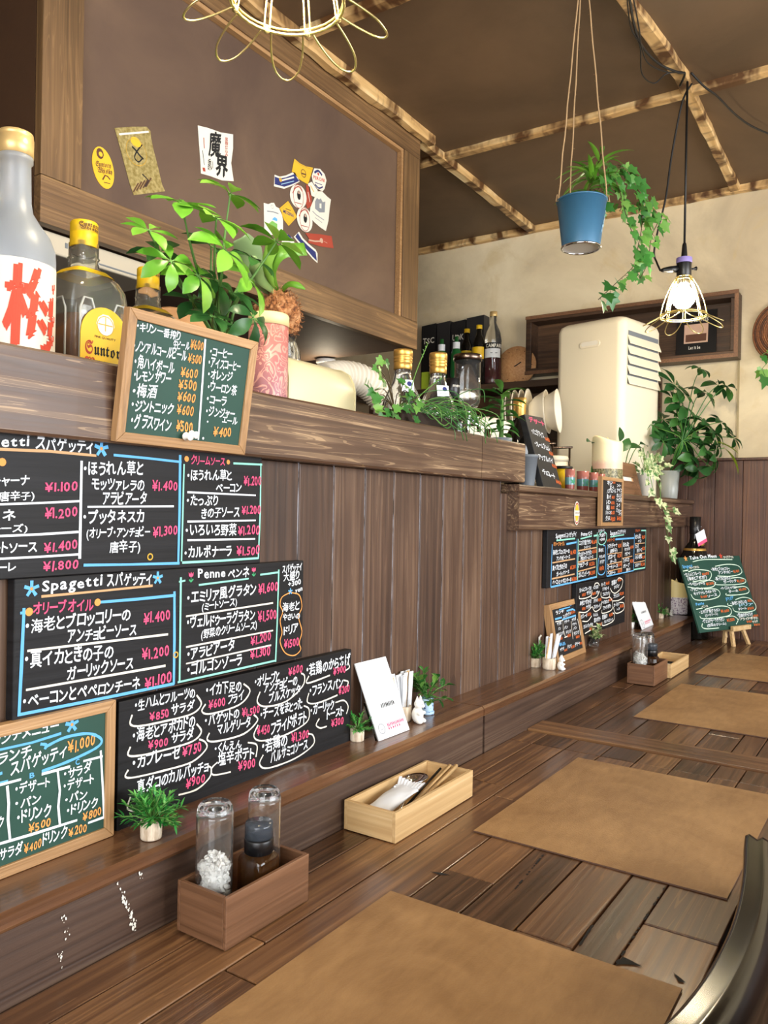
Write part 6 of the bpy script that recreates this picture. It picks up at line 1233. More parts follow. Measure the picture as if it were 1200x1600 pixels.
# big umbrella plant in a grey clear pot
c = V((PY(1046, 770, .768).x, .768, LZ)); t = thing('potted_plant', 'big umbrella plant with drooping dark leaves in a clear pot by the back wall', 'plant', c); L, LY, S = MB(), MB(), MB(); R = random.Random(41)
r = 13*dep(c)/FPX
MB().lathe([(r*.85, 0), (r*.9, .003), (r*1.15, .105), (r*1.08, .105), (r*.86, .006), (0, .006)], c, 30, cap=False).build('pot', M['potgrey'], t); MB().lathe([(r*.8, .007), (r*1.0, .09), (r*.6, .1), (0, .1)], c, 24).build('soil', M['soil'], t)
root = c+V((0, 0, .1)); hub = PX(1082, 655, 2.99)
for u, v, y, n, ln, dr, ax in ((1054, 602, .80, 6, .075, .5, (-.2, -.7, .5)), (1050, 622, .78, 5, .06, .7, (-.3, -.6, .5)), (1095, 577, .82, 5, .05, .8, (0, -.4, .9)), (1122, 602, .76, 6, .055, .7, (.3, -.4, .8)), (1134, 604, .72, 4, .05, .9, (.5, -.3, .7)), (1097, 612, .78, 7, .06, .7, (.1, -.5, .8)), (1068, 636, .78, 7, .065, .7, (-.1, -.6, .7)), (1036, 656, .80, 7, .07, .7, (-.4, -.5, .7)), (1018, 664, .82, 5, .06, .8, (-.6, -.4, .6)), (1048, 674, .77, 7, .065, .8, (-.2, -.7, .6)), (1080, 666, .76, 7, .065, .7, (0, -.8, .5)), (1104, 664, .76, 7, .06, .7, (.2, -.7, .6)), (1114, 676, .73, 6, .055, .8, (.4, -.6, .6)), (1146, 684, .66, 7, .045, .4, (.3, -.7, .5)), (1072, 690, .76, 7, .06, .8, (-.1, -.8, .4)), (1100, 697, .74, 7, .06, .8, (.2, -.8, .4)), (1056, 702, .77, 6, .06, .9, (-.2, -.8, .3)), (1084, 716, .75, 6, .06, 1., (0, -.9, .2)), (1116, 712, .72, 6, .055, 1., (.3, -.8, .2)), (1126, 660, .70, 6, .05, .8, (.4, -.5, .6)), (1062, 655, .76, 7, .06, .7, (-.1, -.7, .6)), (1090, 682, .74, 7, .06, .7, (.1, -.8, .5)), (1118, 693, .72, 6, .055, .8, (.3, -.7, .4)), (1036, 690, .77, 6, .055, .9, (-.4, -.7, .4)), (1080, 705, .74, 7, .055, .9, (0, -.9, .3)), (1066, 615, .79, 6, .06, .6, (-.1, -.6, .7)), (1090, 735, .74, 6, .062, 1.2, (0, -.9, -.1)), (1112, 730, .71, 5, .065, 1.2, (.3, -.8, -.2)), (1070, 725, .75, 5, .055, 1.1, (-.2, -.9, .1))):
    y = min(y, .84); tip = PY(u, v, y); 
    if tip.x > 3.08: tip = PX(u, v, 3.08)
    P = smooth([tuple(root), tuple(root.lerp(hub, .6)+V((R.uniform(-.02, .02), 0, 0))), tuple(root.lerp(tip, .75)+V((0, 0, .035))), tuple(tip)], 5); S.tube(P, [.0024*(1-.6*i/len(P)) for i in range(len(P))], 6); palmate(L, S, tip, ax, n, ln*1.22, ln*.56, dr, R)
q = PX(1150, 716, 3.08); LY.leaf(PX(1132, 700, 3.06), q-PX(1132, 700, 3.06), (0, -.5, 1), .11, .05, .5, 0, 6, .2, .4); S.tube([tuple(root), tuple(root.lerp(q, .6)+V((0, 0, .05))), tuple(PX(1132, 700, 3.06))], .0016, 5); LY.leaf(PX(1118, 690, 3.0), V((.3, -.8, -.2)), (0, -.5, 1), .09, .045, .4, 0, 6, .2, .4)
S.build('stems', M['leafmid'], t); L.build('leaves', M['leafdark'], t); LY.build('yellowing_leaf', M['leafyellow'], t)['label'] = 'yellow green leaf'
# ------------------------------------------------------------------ portable air conditioner
pc = PX(975, 489, 2.80); yaw = math.radians(-13); fx = V((math.cos(yaw), math.sin(yaw), 0)); fy = V((-fx.y, fx.x, 0)); W_, D_ = .285, .275; top = pc.z; z0 = LZ
t = thing('air_conditioner', 'tall ivory portable air conditioner with side louvres standing behind the lower shelf', 'air conditioner', (pc.x, pc.y, z0))
acf = lambda p: V((pc.x, pc.y, 0))+fx*p[0]+fy*p[1]+V((0, 0, p[2]))
n8 = 8; rad = .03
def rr(x0, y0, x1, y1, r): return [(cx+r*math.cos(a0+i*math.pi/2/n8), cy+r*math.sin(a0+i*math.pi/2/n8)) for cx, cy, a0 in ((x1-r, y1-r, 0), (x0+r, y1-r, math.pi/2), (x0+r, y0+r, math.pi), (x1-r, y0+r, 1.5*math.pi)) for i in range(n8+1)]
m = MB(); vs = []; lv = ((0, 0), (0, top-.03), (.006, top-.012), (.018, top-.003), (.04, top)); k_ = 4*(n8+1)
for ins, zz in lv: vs += [acf((x, y, zz if zz else z0)) for x, y in rr(ins, ins, D_-ins, W_-ins, rad)]
m.add(vs, [(j*k_+i, j*k_+(i+1) % k_, (j+1)*k_+(i+1) % k_, (j+1)*k_+i) for j in range(len(lv)-1) for i in range(k_)], 0, True); m.add(vs[-k_:], [tuple(range(k_))], 0, True)
m.build('housing', M['acwhite'], t)
hp = PX(914, 528, 2.80); fh = frame(acf((-.0008, .135+.0, top-.092)), -fy, (0, 0, 1))
hp_ = [(.036*math.cos(a)*1+(.022 if math.cos(a) > 0 else -.022)*0, .014*math.sin(a)) for a in [i*6.2832/28 for i in range(28)]]
hpoly = [((.030 if math.cos(a) >= 0 else -.030)+.013*math.cos(a), .013*math.sin(a)) for a in [i*6.2832/28 for i in range(28)]]
MB().prism(hpoly, fh, 0, .004, 0).build('grip', M['acwhite'], t, bevel=.002); MB().prism([(a*.82, b*.6) for a, b in hpoly], frame(fh((0, .002, 0)), fh.ex, fh.ey), .0042, .0046).build('grip_recess', M['duct'], t)
fs_ = frame(acf((0.03, -.0004, 0)), fx, (0, 0, 1)); lz0 = top-.245
MB().prism([(0, lz0), (D_-.06, lz0), (D_-.06, top-.055), (0, top-.055)], fs_, 0, .001).build('louvre_recess', M['greyplastic'], t)
for i in range(5):
    zz = top-.075-i*.036; MB().box((0, 0, 0), (D_-.05, .030, .004), 0, lambda p: acf((.025+p[0], -.001-p[1]*.36, zz-.0-p[1]*.98+p[2]))).build('louvre', M['acwhite'], t, bevel=.001)
# ------------------------------------------------------------------ back wall: record shelf, bottle shelf and what stands on them
xb, xf = 3.25, 3.165
yL, yR = PX(822, 498, xf).y, PX(1153, 453, xf).y; zt_, zb_ = PX(1153, 453, xf).z, PX(1158, 556, xf).z
t = thing('wall_shelf', 'long dark wooden box shelf high on the back wall, behind the air conditioner', 'shelf', (xb, (yL+yR)/2, zb_))
tk = .024
MB().box((xf, yR, zt_-tk), (xb, yL, zt_)).build('top_board', M['shelfwood'], t, bevel=.002); MB().box((xf, yR, zb_), (xb, yL, zb_+tk)).build('bottom_board', M['shelfwood'], t, bevel=.002)
for a in (yR, yL-tk): MB().box((xf, a, zb_+tk), (xb, a+tk, zt_-tk)).build('end_board', M['shelfwood'], t, bevel=.002)
MB().box((xb-.008, yR+tk, zb_+tk), (xb-.001, yL-tk, zt_-tk)).build('back_panel', M['shelfwood'], t)
rl = MB(); 
for a, b in (((xf-.006, yR-.004, zt_-.012), (xf, yL, zt_+.002)), ((xf-.006, yR-.004, zb_-.002), (xf, yL, zb_+.012)), ((xf-.006, yR-.004, zb_+.0125), (xf, yR+.010, zt_-.0125))): rl.box(a, b)
rl.build('edge_strip', M['walnut'], t)
# record sleeve
yc = PX(1087, 530, 3.215).y; ww = .148; zz0 = zb_+tk+.0008
fr = frame((3.212, yc+ww/2, zz0), (0, -1, 0), (.09, 0, .996)); t = thing('record_sleeve', 'black record sleeve leaning in the high wall shelf, under the far pendant lamp', 'record', fr((ww/2, 0, 0)))
hh = .176; MB().prism([(0, 0), (ww, 0), (ww, hh), (0, hh)], fr, -.003, 0).build('sleeve', M['black'], t); k = Ink(fr, .0008, jit=.1)
k.poly([(.030, .050), (.118, .050), (.118, .125), (.030, .125)], 'skin'); k.lift = .0012; k.poly([(.036, .056), (.112, .056), (.112, .085), (.036, .085)], 'brown')
k.text('THE BEATLES', (.036, .134), (.118, .134), .015, 'cream'); k.text('Let it be', (.048, .026), (.092, .026), .014, 'cream'); k.build(t, 'print')
# bottle shelf
s0, s1 = PX(862, 584, 3.07).y, 2.25; sz = PX(780, 598, 3.06).z
t = thing('wall_shelf', 'dark bottle shelf on the back wall left of the air conditioner', 'shelf', (3.25, 1.6, sz)); MB().box((3.06, .85, sz-.028), (3.25, s1, sz)).build('board', M['shelfwood'], t, bevel=.002); MB().box((3.225, .85, sz-.26), (3.249, s1, sz-.029)).build('back_panel', M['shelfwood'], t)
for y in (.95, 1.6, 2.15): MB().box((3.10, y, sz-.12), (3.224, y+.02, sz-.0285)).build('bracket', M['shelfwood'], t)
SZ = sz+.0006
def shy(u, x=3.13): return PX(u, 560, x).y
R = random.Random(6)
bx = [flat('black_carton', '#1b1a1b', .55), flat('black_carton_side', '#2b2a2b', .5)]
for i, (u0, u1, v, lab, word) in enumerate(((659, 681, 507, 'black carton with white lettering, leftmost on the bottle shelf', 'TSC'), (683, 703, 503, 'plain black carton second along the bottle shelf, behind green bottles', ''), (705, 727, 501, 'black carton with white letters behind the pale labelled green bottles', 'UDK'), (729, 756, 494, 'tallest black carton on the bottle shelf, next to the red aperitif bottle', ''))):
    ya, yb = shy(u0, 3.19), shy(u1, 3.19); zt2 = PX((u0+u1)/2, v, 3.19).z; ym = (ya+yb)/2
    t = thing('bottle_carton', lab, 'carton', (3.2, ym, SZ), 'black cartons on the bottle shelf'); d = .045
    MB().prism([(yb, 0), (ya, 0), (ya, .05), (yb, .05)] if False else [(0, 0), (ya-yb, 0), (ya-yb, zt2-SZ), (0, zt2-SZ-.006)], frame((3.185, ya, SZ), (0, -1, 0), (0, 0, 1)), -.055, 0).build('carton', bx[i % 2], t)
    if word: k = Ink(frame((3.185, ya, SZ), (0, -1, 0), (0, 0, 1)), .0008, jit=.6); k.text(word, (.006, (zt2-SZ)*.72), (ya-yb-.006, (zt2-SZ)*.72), .03, 'cream'); k.build(t, 'print')
def sb(u, v, r, mat_, label, cap=None, lab=None, labz=(.3, .6), name='beer_bottle', group='bottles on the back shelf', x=3.115, lt=None, neck=.4):
    y = shy(u, x); h = PX(u, v, x).z-SZ; c = V((x, y, SZ)); t = botl(name, label, c, group)
    MB().lathe([(r*.92, 0), (r, .004), (r, h*(.62-.1*neck)), (r*.85, h*(.72-.1*neck)), (r*.48, h*(.82-.1*neck)), (r*.38, h*.84), (r*.36, h*.97), (0, h*.97)], c, 28).build('glass_body', mat_, t)
    if cap: MB().lathe([(r*.42, h*.93), (r*.44, h*.935), (r*.44, h*.995), (0, h)], c, 24).build('cap', cap, t)
    if lab:
        l = curved(t, c, r, -math.pi*1.25, -math.pi*.6, h*labz[0], h*labz[1], lab, n=12)
        if lt: k = Ink(cyl(c, r, -math.pi+.75-.55), .0008, lambda a, b: (0, 0), .1); k.text(lt, (-.035, h*(labz[0]+.6*(labz[1]-labz[0]))), (.022, h*(labz[0]+.6*(labz[1]-labz[0]))), .014, 'cream' if lab is M['black'] else 'black'); k.build(l, 'print')
    return t, c, h
for u, v, lab in ((690, 528, 'green beer bottle with a pale label, left one of the pair on the bottle shelf'), (713, 524, 'green beer bottle with a pale label, right one of the pair on the bottle shelf')): 
    t, c, h = sb(u, v, .026, M['greenglass'], lab, None, None, x=3.085); l = curved(t, c, .0165, -math.pi*1.3, -math.pi*.5, h*.70, h*.86, M['paper'], n=10)
for u, v, lab in ((729, 514, 'black bottle with a yellow cap and yellow label on the bottle shelf, shorter of two'), (748, 508, 'black bottle with a yellow cap and orange yellow label beside the red aperitif')): sb(u, v, .030, M['darkglass'], lab, M['yellow'], M['yellow'], (.42, .62), 'liqueur_bottle', neck=0, x=3.085 if u > 740 else 3.155)
t, c, h = sb(770, 487, .037, M['glass'], 'tall clear aperitif bottle with red liquor and a cream cap on the bottle shelf', M['capcream'], None, name='aperitif_bottle', neck=.1)
MB().lathe([(.034, .005), (.0355, .008), (.0355, h*.36), (0, h*.362)], c, 28).build('liquor', M['redliquor'], t)
l = curved(t, c, .0378, -math.pi*1.3, -math.pi*.55, h*.36, h*.52, M['paper'], n=12); l2 = curved(t, c, .0386, -math.pi*1.3, -math.pi*.55, h*.48, h*.56, M['black'], n=12); k = Ink(cyl(c, .0392, -2.55), .0008, lambda a, b: (0, 0), .05); k.text('CAMPARI', (-.038, h*.495), (.036, h*.495), .017, 'cream'); k.line([(-.016, h*.42), (.014, h*.42)], .004, 'grey'); k.build(l2, 'print')
yy = shy(666, 3.12); o = MB().box((3.11, yy-.018, SZ), (3.16, yy+.018, SZ+.085)).build('bottle_carton', flat('lime_carton', '#b4cf3a', .5), loc=(3.13, yy, SZ), bevel=.001); tag(o, 'lime green carton at the left end of the bottle shelf', 'carton')
# wooden clock
yy = shy(806, 3.16); cz = PX(806, 571, 3.16).z; q = V((-1, -.15, .1)).to_track_quat('Z', 'Y').to_matrix(); t = thing('wooden_clock', 'round wooden clock with black hands leaning beside the box shelf', 'clock', (3.17, yy, SZ)); rc_ = cz-SZ
MB().lathe([(0, -.012), (rc_, -.012), (rc_, 0), (0, 0)], (3.165, yy, cz), 32, M3=q).build('face', M['cork'], t); fr = frame(V((3.165, yy, cz))+q @ V((0, 0, .001)), q @ V((1, 0, 0)) if abs((q @ V((1, 0, 0))).y) > .5 else q @ V((0, 1, 0)), (0, 0, 1))
fr = frame(V((3.165, yy, cz))+V((-1, -.15, .1)).normalized()*.002, (.15, -1, 0), (.1, 0, 1)); k = Ink(fr, .0008, jit=.1); k.line([(0, 0), (.022, .014)], .005, 'black'); k.line([(0, 0), (-.008, -.004)], .005, 'black')
for i in range(12): a = i*.5236; k.disc((rc_*.8*math.cos(a), rc_*.8*math.sin(a)), .0022, 'brown', 6)
k.build(t, 'hands')
# plates and bowls racked on edge below the bottle shelf
KZ = LZ
rk = [(790, 650, .088, 2.62), (800, 649, .088, 2.62), (810, 648, .088, 2.62), (820, 647, .088, 2.62), (829, 646, .080, 2.62), (846, 645, .080, 2.62)]
for i, (u, v, r, x) in enumerate(rk):
    p = PX(u, v, x); dr_ = (CR*.93-CF*.36+V((0, 0, .06))).normalized(); q = dr_.to_track_quat('Z', 'Y').to_matrix()
    prof = [(0, 0), (r*.55, 0), (r*.62, .004), (r, .016), (r, .019), (r*.6, .008), (0, .005)] if i < 4 else [(0, 0), (r*.45, 0), (r*.7, .02), (r*.92, .055), (r*.97, .06), (r*.9, .058), (r*.68, .026), (0, .006)]
    o = MB().lathe(prof, p, 40, cap=False, M3=q).build('dinner_plate' if i < 4 else 'serving_bowl', M['crock'], loc=p); tag(o, ('cream plate on edge in the rack left of the air conditioner, outermost', 'cream plate on edge, second in the rack left of the air conditioner', 'cream plate on edge, third in the rack left of the air conditioner', 'cream plate on edge touching the bowls in the rack', 'white bowl on edge in the rack, before the last bowl', 'white bowl on edge touching the air conditioner')[i], 'plate' if i < 4 else 'bowl', 'crockery in the rack')
rkz = PX(830, 690, 2.72).z
t = thing('dish_rack', 'dark rack holding plates on edge, left of the air conditioner', 'rack', (2.75, 1.2, LZ)); 
yy0 = PX(800, 680, 2.7).y
for dx in (0, .16): MB().tube([(2.56+dx, 1.02, PX(830, 697, 2.62).z), (2.56+dx, 1.42, PX(830, 697, 2.62).z)], .004, 8).build('wire', M['darkchrome'], t)
for dx in (0, .16):
    for y in (1.03, 1.41): MB().tube([(2.56+dx, y, LZ), (2.56+dx, y, PX(830, 697, 2.62).z)], .004, 8).build('post', M['darkchrome'], t)
# white lighting trough under the hood front
a, b = PY(64, 372, HY+.06), PY(215, 425, HY+.06)
t = thing('range_hood_unit', 'white range hood lip under the front edge of the brown bulkhead, behind the bottles', 'range hood', (.9, HY+.03, 1.6)); zt2 = HZ-.0005
fr = frame((HX0+.004, HY+.03, HZ-.042), (1, 0, 0), (0, 0, 1)); Lh = .30
MB().prism([(.03, 0), (Lh, 0), (Lh, .0415), (0, .0415), (0, .022), (.006, .008)], fr, -.45, 0).build('housing', M['lip'], t, bevel=.004)
MB().prism([(.07, .018), (.075, .018), (.075, .028), (.07, .028)], fr, 0, .002).prism([(.12, .006), (.25, .006), (.25, .009), (.12, .009)], fr, 0, .0015).build('seam', M['greyplastic'], t)
# small work lamp under the hood
q = PY(509, 566, 1.75); t = thing('work_lamp', 'small glowing lamp under the bulkhead above the cream bread bin', 'lamp', (q.x, 1.75, HZ)); bm_ = V((q.x, 1.75, HZ-.065))
MB().lathe([(.035, 0), (.035, -.012), (.016, -.016), (.014, -.045), (0, -.045)], (q.x, 1.75, HZ-.0005), 20).build('socket', M['white'], t); MB().lathe([(0, .024), (.012, .02), (.028, .0), (.026, -.016), (.014, -.028), (0, -.031)], bm_, 20, cap=False).build('bulb', M['lampglow'], t)
# round wicker wall basket at the right edge with a bit of ivy
q = PX(1221, 518, 3.235); rr_ = 40*dep(q)/FPX; t = thing('wall_basket', 'round brown wicker basket hung on the plaster wall at the right edge', 'basket', (3.25, q.y, q.z)); m = MB(); X3 = V((-1, 0, 0)).to_track_quat('Z', 'Y').to_matrix()
for j in range(14):
    r1 = rr_*(1-j/15); m.tube([V((3.235-.02*(1-(r1/rr_)**2), q.y+r1*math.cos(i*.1309), q.z+r1*1.15*math.sin(i*.1309))) for i in range(48)], .0042, 6, closed=True)
for j in range(24): a = j*.2618; m.tube([V((3.233, q.y+rr_*1.0*math.cos(a), q.z+rr_*1.15*math.sin(a))), V((3.214, q.y+.01*math.cos(a), q.z+.01*math.sin(a)))], .002, 5)
m.build('weave', M['wicker'], t); m = MB().lathe([(0, 0), (rr_*.97, 0), (rr_*.97, .004), (0, .004)], (3.247, q.y, q.z), 32, M3=X3); m.build('backing', M['wicker'], t)
L, S = MB(), MB(); R = random.Random(5); c = V((3.2, q.y-.02, q.z-.05)); t = thing('potted_plant', 'sprig of ivy hanging from the wicker basket at the right edge', 'plant', c)
trail([c, PX(1196, 570, 3.18), PX(1192, 578, 3.17), PX(1197, 590, 3.17)], 4, .045, L, S); trail([c, PX(1195, 552, 3.19), PX(1190, 556, 3.18)], 3, .045, L, S); S.build('vines', M['stem'], t); L.build('leaves', M['leafmid'], t)
# ------------------------------------------------------------------ pendant lamps with wire cages
def pendant(P, label):
    """P: centre of the bulb"""
    P = V(P); t = thing('pendant_lamp', label, 'lamp', (P.x, P.y, CEIL), 'pendant lamps over the counter'); c = P
    MB().tube([(P.x, P.y, CEIL-.024), (P.x, P.y, P.z+.15)], .0032, 8).build('cord', M['rubber'], t)
    s = MB().lathe([(.0045, .155), (.006, .150), (.0085, .118), (.009, .112)], c, 20, cap=True).lathe([(.019, .112), (.020, .108), (.020, .062), (.018, .058), (.017, .040), (0, .040)], c, 26).build('socket', M['black'], t)
    MB().lathe([(.021, .113), (.0215, .111), (.0215, .099), (.0212, .098)], c, 26, cap=False).build('collar', M['lilac'], s)
    MB().tube([c+V((.016, -.01, .085)), c+V((.028, -.02, .087)), c+V((.034, -.025, .089))], [.003, .003, .006], 8).build('switch_key', M['black'], s)
    plug = MB().tube([c+V((-.010, .014, .082)), c+V((-.022, .032, .080)), c+V((-.032, .048, .078)), c+V((-.036, .054, .0775))], [.010, .0095, .007, .004], 12).build('plug', M['black'], t)
    MB().lathe([(.016, .056), (.017, .045), (.014, .040)], c, 20, cap=False).build('lamp_cap', M['white'], t)
    MB().lathe([(.013, .040), (.016, .030), (.026, .016), (.030, .0), (.028, -.013), (.018, -.025), (0, -.030)], c, 28, cap=False).build('bulb', M['bulb'], t)
    w = MB(); n = 8; z1 = .060; z2 = -.052; r1, r2 = .020, .063
    w.tube([c+V((r1*math.cos(i*.3927), r1*math.sin(i*.3927), z1)) for i in range(16)], .0016, 6, closed=True); w.tube([c+V((r1*1.1*math.cos(i*.3927), r1*1.1*math.sin(i*.3927), z1-.008)) for i in range(16)], .0016, 6, closed=True)
    w.tube([c+V((r2*math.cos(i*.1963), r2*math.sin(i*.1963), z2)) for i in range(32)], .0019, 6, closed=True); w.tube([c+V((r2*.985*math.cos(i*.1963), r2*.985*math.sin(i*.1963), z2+.005)) for i in range(32)], .0012, 6, closed=True)
    for i in range(n):
        a = i*6.2832/n+.2; petal = []
        for da in (-.055, .055):
            e = V((math.cos(a+da), math.sin(a+da), 0)); e1 = V((math.cos(a+da*2), math.sin(a+da*2), 0))
            w.tube(smooth([tuple(c+e1*r1+V((0, 0, z1))), tuple(c+e*(r1+.018)+V((0, 0, z1-.03))), tuple(c+e*(r2*.86)+V((0, 0, z2+.04))), tuple(c+e*r2+V((0, 0, z2)))], 5), .0013, 6)
        am = a+math.pi/n; 
        for tt in ((-.30, r2, 0), (-.235, r2+.018, -.010), (-.16, r2+.036, -.020), (-.08, r2+.0455, -.026), (0, r2+.049, -.028), (.08, r2+.0455, -.026), (.16, r2+.036, -.020), (.235, r2+.018, -.010), (.30, r2, 0)):
            petal.append(tuple(c+V((math.cos(am+tt[0])*tt[1], math.sin(am+tt[0])*tt[1], z2+tt[2]))))
        w.tube(smooth(petal, 4), .0013, 6)
        e = V((math.cos(a), math.sin(a), 0)); w.lathe([(0, -.004), (.0035, -.002), (.0035, .003), (0, .005)], c+e*r2+V((0, 0, z2)), 8, cap=False)
    w.build('wire_cage', M['brass'], t); return t
fl_p = PX(1068, 466, 2.33); far = pendant(fl_p, 'lit pendant lamp in a brass wire cage hanging near the back wall')
nr = ray(443, 14); nrp = CAM+nr*.872; nrp = V((nrp.x, nrp.y, fl_p.z+.0)); nrp = V((.668, .588, 1.795))
dup(far, V((nrp.x, nrp.y, CEIL+nrp.z-fl_p.z)), 'lit pendant lamp cut off by the top edge, nearest the viewer', .12)
for i, (x, y) in enumerate(((-.95, .55), (.4, -1.15), (2.2, -1.15))): dup(far, V((x, y, CEIL+.05)), ('lit pendant lamp behind the viewer over the counter', 'lit pendant lamp over the room, nearer the rear wall', 'lit pendant lamp over the room, nearer the back wall')[i], .5*i+.3)
# cables along the ceiling
def cable(pts, label, r=.0032, m='rubber'):
    P = smooth([tuple(q) for q in pts], 8); o = MB().tube(P, r, 7).build('power_cable', M[m], loc=P[0]); tag(o, label, 'cable', 'cables under the ceiling')
zc = CEIL-.026
cable([PZ(980, -30, zc), PZ(990, 35, zc-.01), PZ(1003, 72, zc-.02), PZ(1030, 100, zc-.02), PZ(1060, 113, zc-.012), PZ(1070, 115, zc), V((fl_p.x, fl_p.y+.02, zc-.004))], 'black cable running along the ceiling to the far pendant lamp')
cable([PZ(978, -30, zc), PZ(985, 40, zc-.02), PZ(1000, 72, zc-.03), PZ(1003, 115, zc-.05), PZ(1022, 130, zc-.04), PZ(1042, 115, zc-.02), PZ(1066, 113, zc-.006)], 'thin looping wire beside the black ceiling cable', .0018)
cable([PZ(984, -30, zc), PZ(998, 40, zc-.03), PZ(1002, 70, zc-.03), PZ(1012, 98, zc-.03), PZ(1040, 112, zc-.02), PZ(1066, 112, zc-.006)], 'second thin wire bundled with the black ceiling cable', .0018)
cable([PZ(1080, 114, zc-.004), PZ(1100, 135, zc-.02), PZ(1120, 150, zc-.02), PZ(1150, 180, zc-.01), PZ(1180, 200, zc-.004), PZ(1230, 220, zc)], 'black cable drooping from the far lamp towards the right edge', .003)
cable([V((fl_p.x+.01, fl_p.y-.01, zc-.002)), PX(1066, 160, 2.33), PX(1050, 240, 2.34), PX(1040, 310, 2.34), PX(1028, 360, 2.335), PX(1022, 395, 2.33), PX(1026, 410, 2.33), fl_p+V((-.037, .056, .0775))], 'slack black cable hanging beside the lamp cord and plugged into its socket', .0028)
# ------------------------------------------------------------------ hanging bucket
by = .665; rim = PY(909, 315, by); bot = PY(911, 393, by); r = 38*dep(rim)/FPX; rb_ = 29*dep(rim)/FPX
t = thing('hanging_bucket', 'blue metal bucket planter hanging from the ceiling on jute strings', 'planter', (rim.x, by, CEIL)); c = V((rim.x, by, bot.z)); H = rim.z-bot.z
bmt = flat('blue_enamel', '#3d6f90', .45, metal=.15)
MB().lathe([(rb_, .004), (r, H), (r*.97, H), (rb_*.96, .012), (0, .012)], c, 40, cap=False).lathe([(0, .006), (rb_*.97, .006)], c, 40, 1, cap=False).build('bucket', [bmt, M['duct']], t)
MB().tube([c+V((r*1.0*math.cos(i*.1571), r*math.sin(i*.1571), H)) for i in range(40)], .0022, 8, closed=True).build('rim', bmt, t); MB().tube([c+V((rb_*math.cos(i*.1571), rb_*math.sin(i*.1571), .004)) for i in range(40)], .0028, 8, closed=True).build('foot_ring', M['chrome'], t)
def cone(p): rr2 = rb_+(r-rb_)*p[1]/H; a = -1.45+p[0]/rr2; return c+V(((rr2+.0006+p[2])*math.cos(a), (rr2+.0006+p[2])*math.sin(a), p[1]))
k = Ink(cone, .0006, lambda a, b: (0, 0), .2)
for i, ch_ in enumerate('AMOUR'): k.text(ch_, (-.010+i*.0034, .030+i*.0115), (.000+i*.0034, .036+i*.0115), .010, 'paleblue')
k.build(t, 'embossed_letters')
tops = [(-.004, .006), (.005, .006), (.004, -.010)]; angs = (2.3, .9, -1.2)
hook = V((PZ(909, -8, CEIL).x, by, CEIL)); hook = V((rim.x-.02, by, CEIL))
for (dx, dy), a in zip(tops, angs):
    e = c+V((r*math.cos(a), r*math.sin(a), H)); h0 = hook+V((dx, dy, -.012)); P = [h0.lerp(e, i/14)+V((.0008*math.sin(i*2.1), .0008*math.cos(i*1.7), 0)) for i in range(15)]; m = MB().tube(P, .0017, 6).tube([e+V((math.cos(a)*.003, math.sin(a)*.003, .012)), e+V((math.cos(a)*.006, math.sin(a)*.006, -.004)), e+V((-math.cos(a)*.004, -math.sin(a)*.004, -.002)), e+V((0, 0, .012))], .0015, 6); R2 = random.Random(int(a*10)+30)
    for i in range(26): q = h0.lerp(e, R2.random()); d = V((R2.uniform(-1, 1), R2.uniform(-1, 1), R2.uniform(-1, 1))).normalized(); m.tube([q, q+d*.006], .00025, 3)
    m.build('string', M['twine'], t)
MB().tube([hook+V((0, 0, 0)), hook+V((0, 0, -.008)), hook+V((.006, 0, -.014)), hook+V((0, 0, -.018)), hook+V((-.005, 0, -.013))], .0016, 6).build('hook', M['brass'], t)
rt = c+V((0, 0, H-.012)); MB().lathe([(r*.94, H-.012), (r*.5, H-.008), (0, H-.007)], c, 24, cap=False).build('soil', M['soil'], t)
L, LI, S = MB(), MB(), MB(); R = random.Random(55)
stem_top = PY(942, 238, by)
for i in range(44):
    b0 = rt.lerp(stem_top, R.uniform(.25, .95)); a = R.random()*6.283; el = R.uniform(-.3, 1.1); d = V((math.cos(a)*math.cos(el), math.sin(a)*math.cos(el), math.sin(el))); L.leaf(b0, d, (0, 0, 1), R.uniform(.06, .105), .0125, .8, 0, 6, .3, .3)
S.tube([tuple(rt), tuple(rt.lerp(stem_top, .5)+V((.004, 0, 0))), tuple(stem_top)], [.005, .004, .003], 7)
for pts, n_, sz_ in (([rt+V((.03, -.02, 0)), PY(962, 268, .63), PY(990, 285, .62), PY(1000, 315, .62), PY(1003, 350, .62), PY(997, 385, .62), PY(990, 415, .63), PY(965, 440, .63), PY(935, 468, .64)], 38, .036), ([rt+V((.03, -.03, 0)), PY(970, 262, .62), PY(1000, 300, .60), PY(1020, 325, .60), PY(1030, 340, .60), PY(1018, 370, .605), PY(1012, 410, .61), PY(1000, 435, .615)], 22, .036), ([rt+V((.02, -.03, 0)), PY(950, 272, .62), PY(965, 290, .61), PY(978, 335, .61), PY(990, 370, .61)], 18, .028), ([rt+V((.02, -.01, 0)), PY(955, 262, .64), PY(980, 265, .63), PY(996, 290, .625), PY(1000, 330, .62)], 26, .032), ([rt+V((.03, 0, 0)), PY(960, 285, .64), PY(975, 310, .63), PY(968, 330, .63)], 14, .028)): trail(pts, n_, sz_, LI, S)
S.build('stems', M['vine'], t); L.build('spiky_leaves', M['leaf'], t); LI.build('ivy_leaves', M['leafmid'], t)
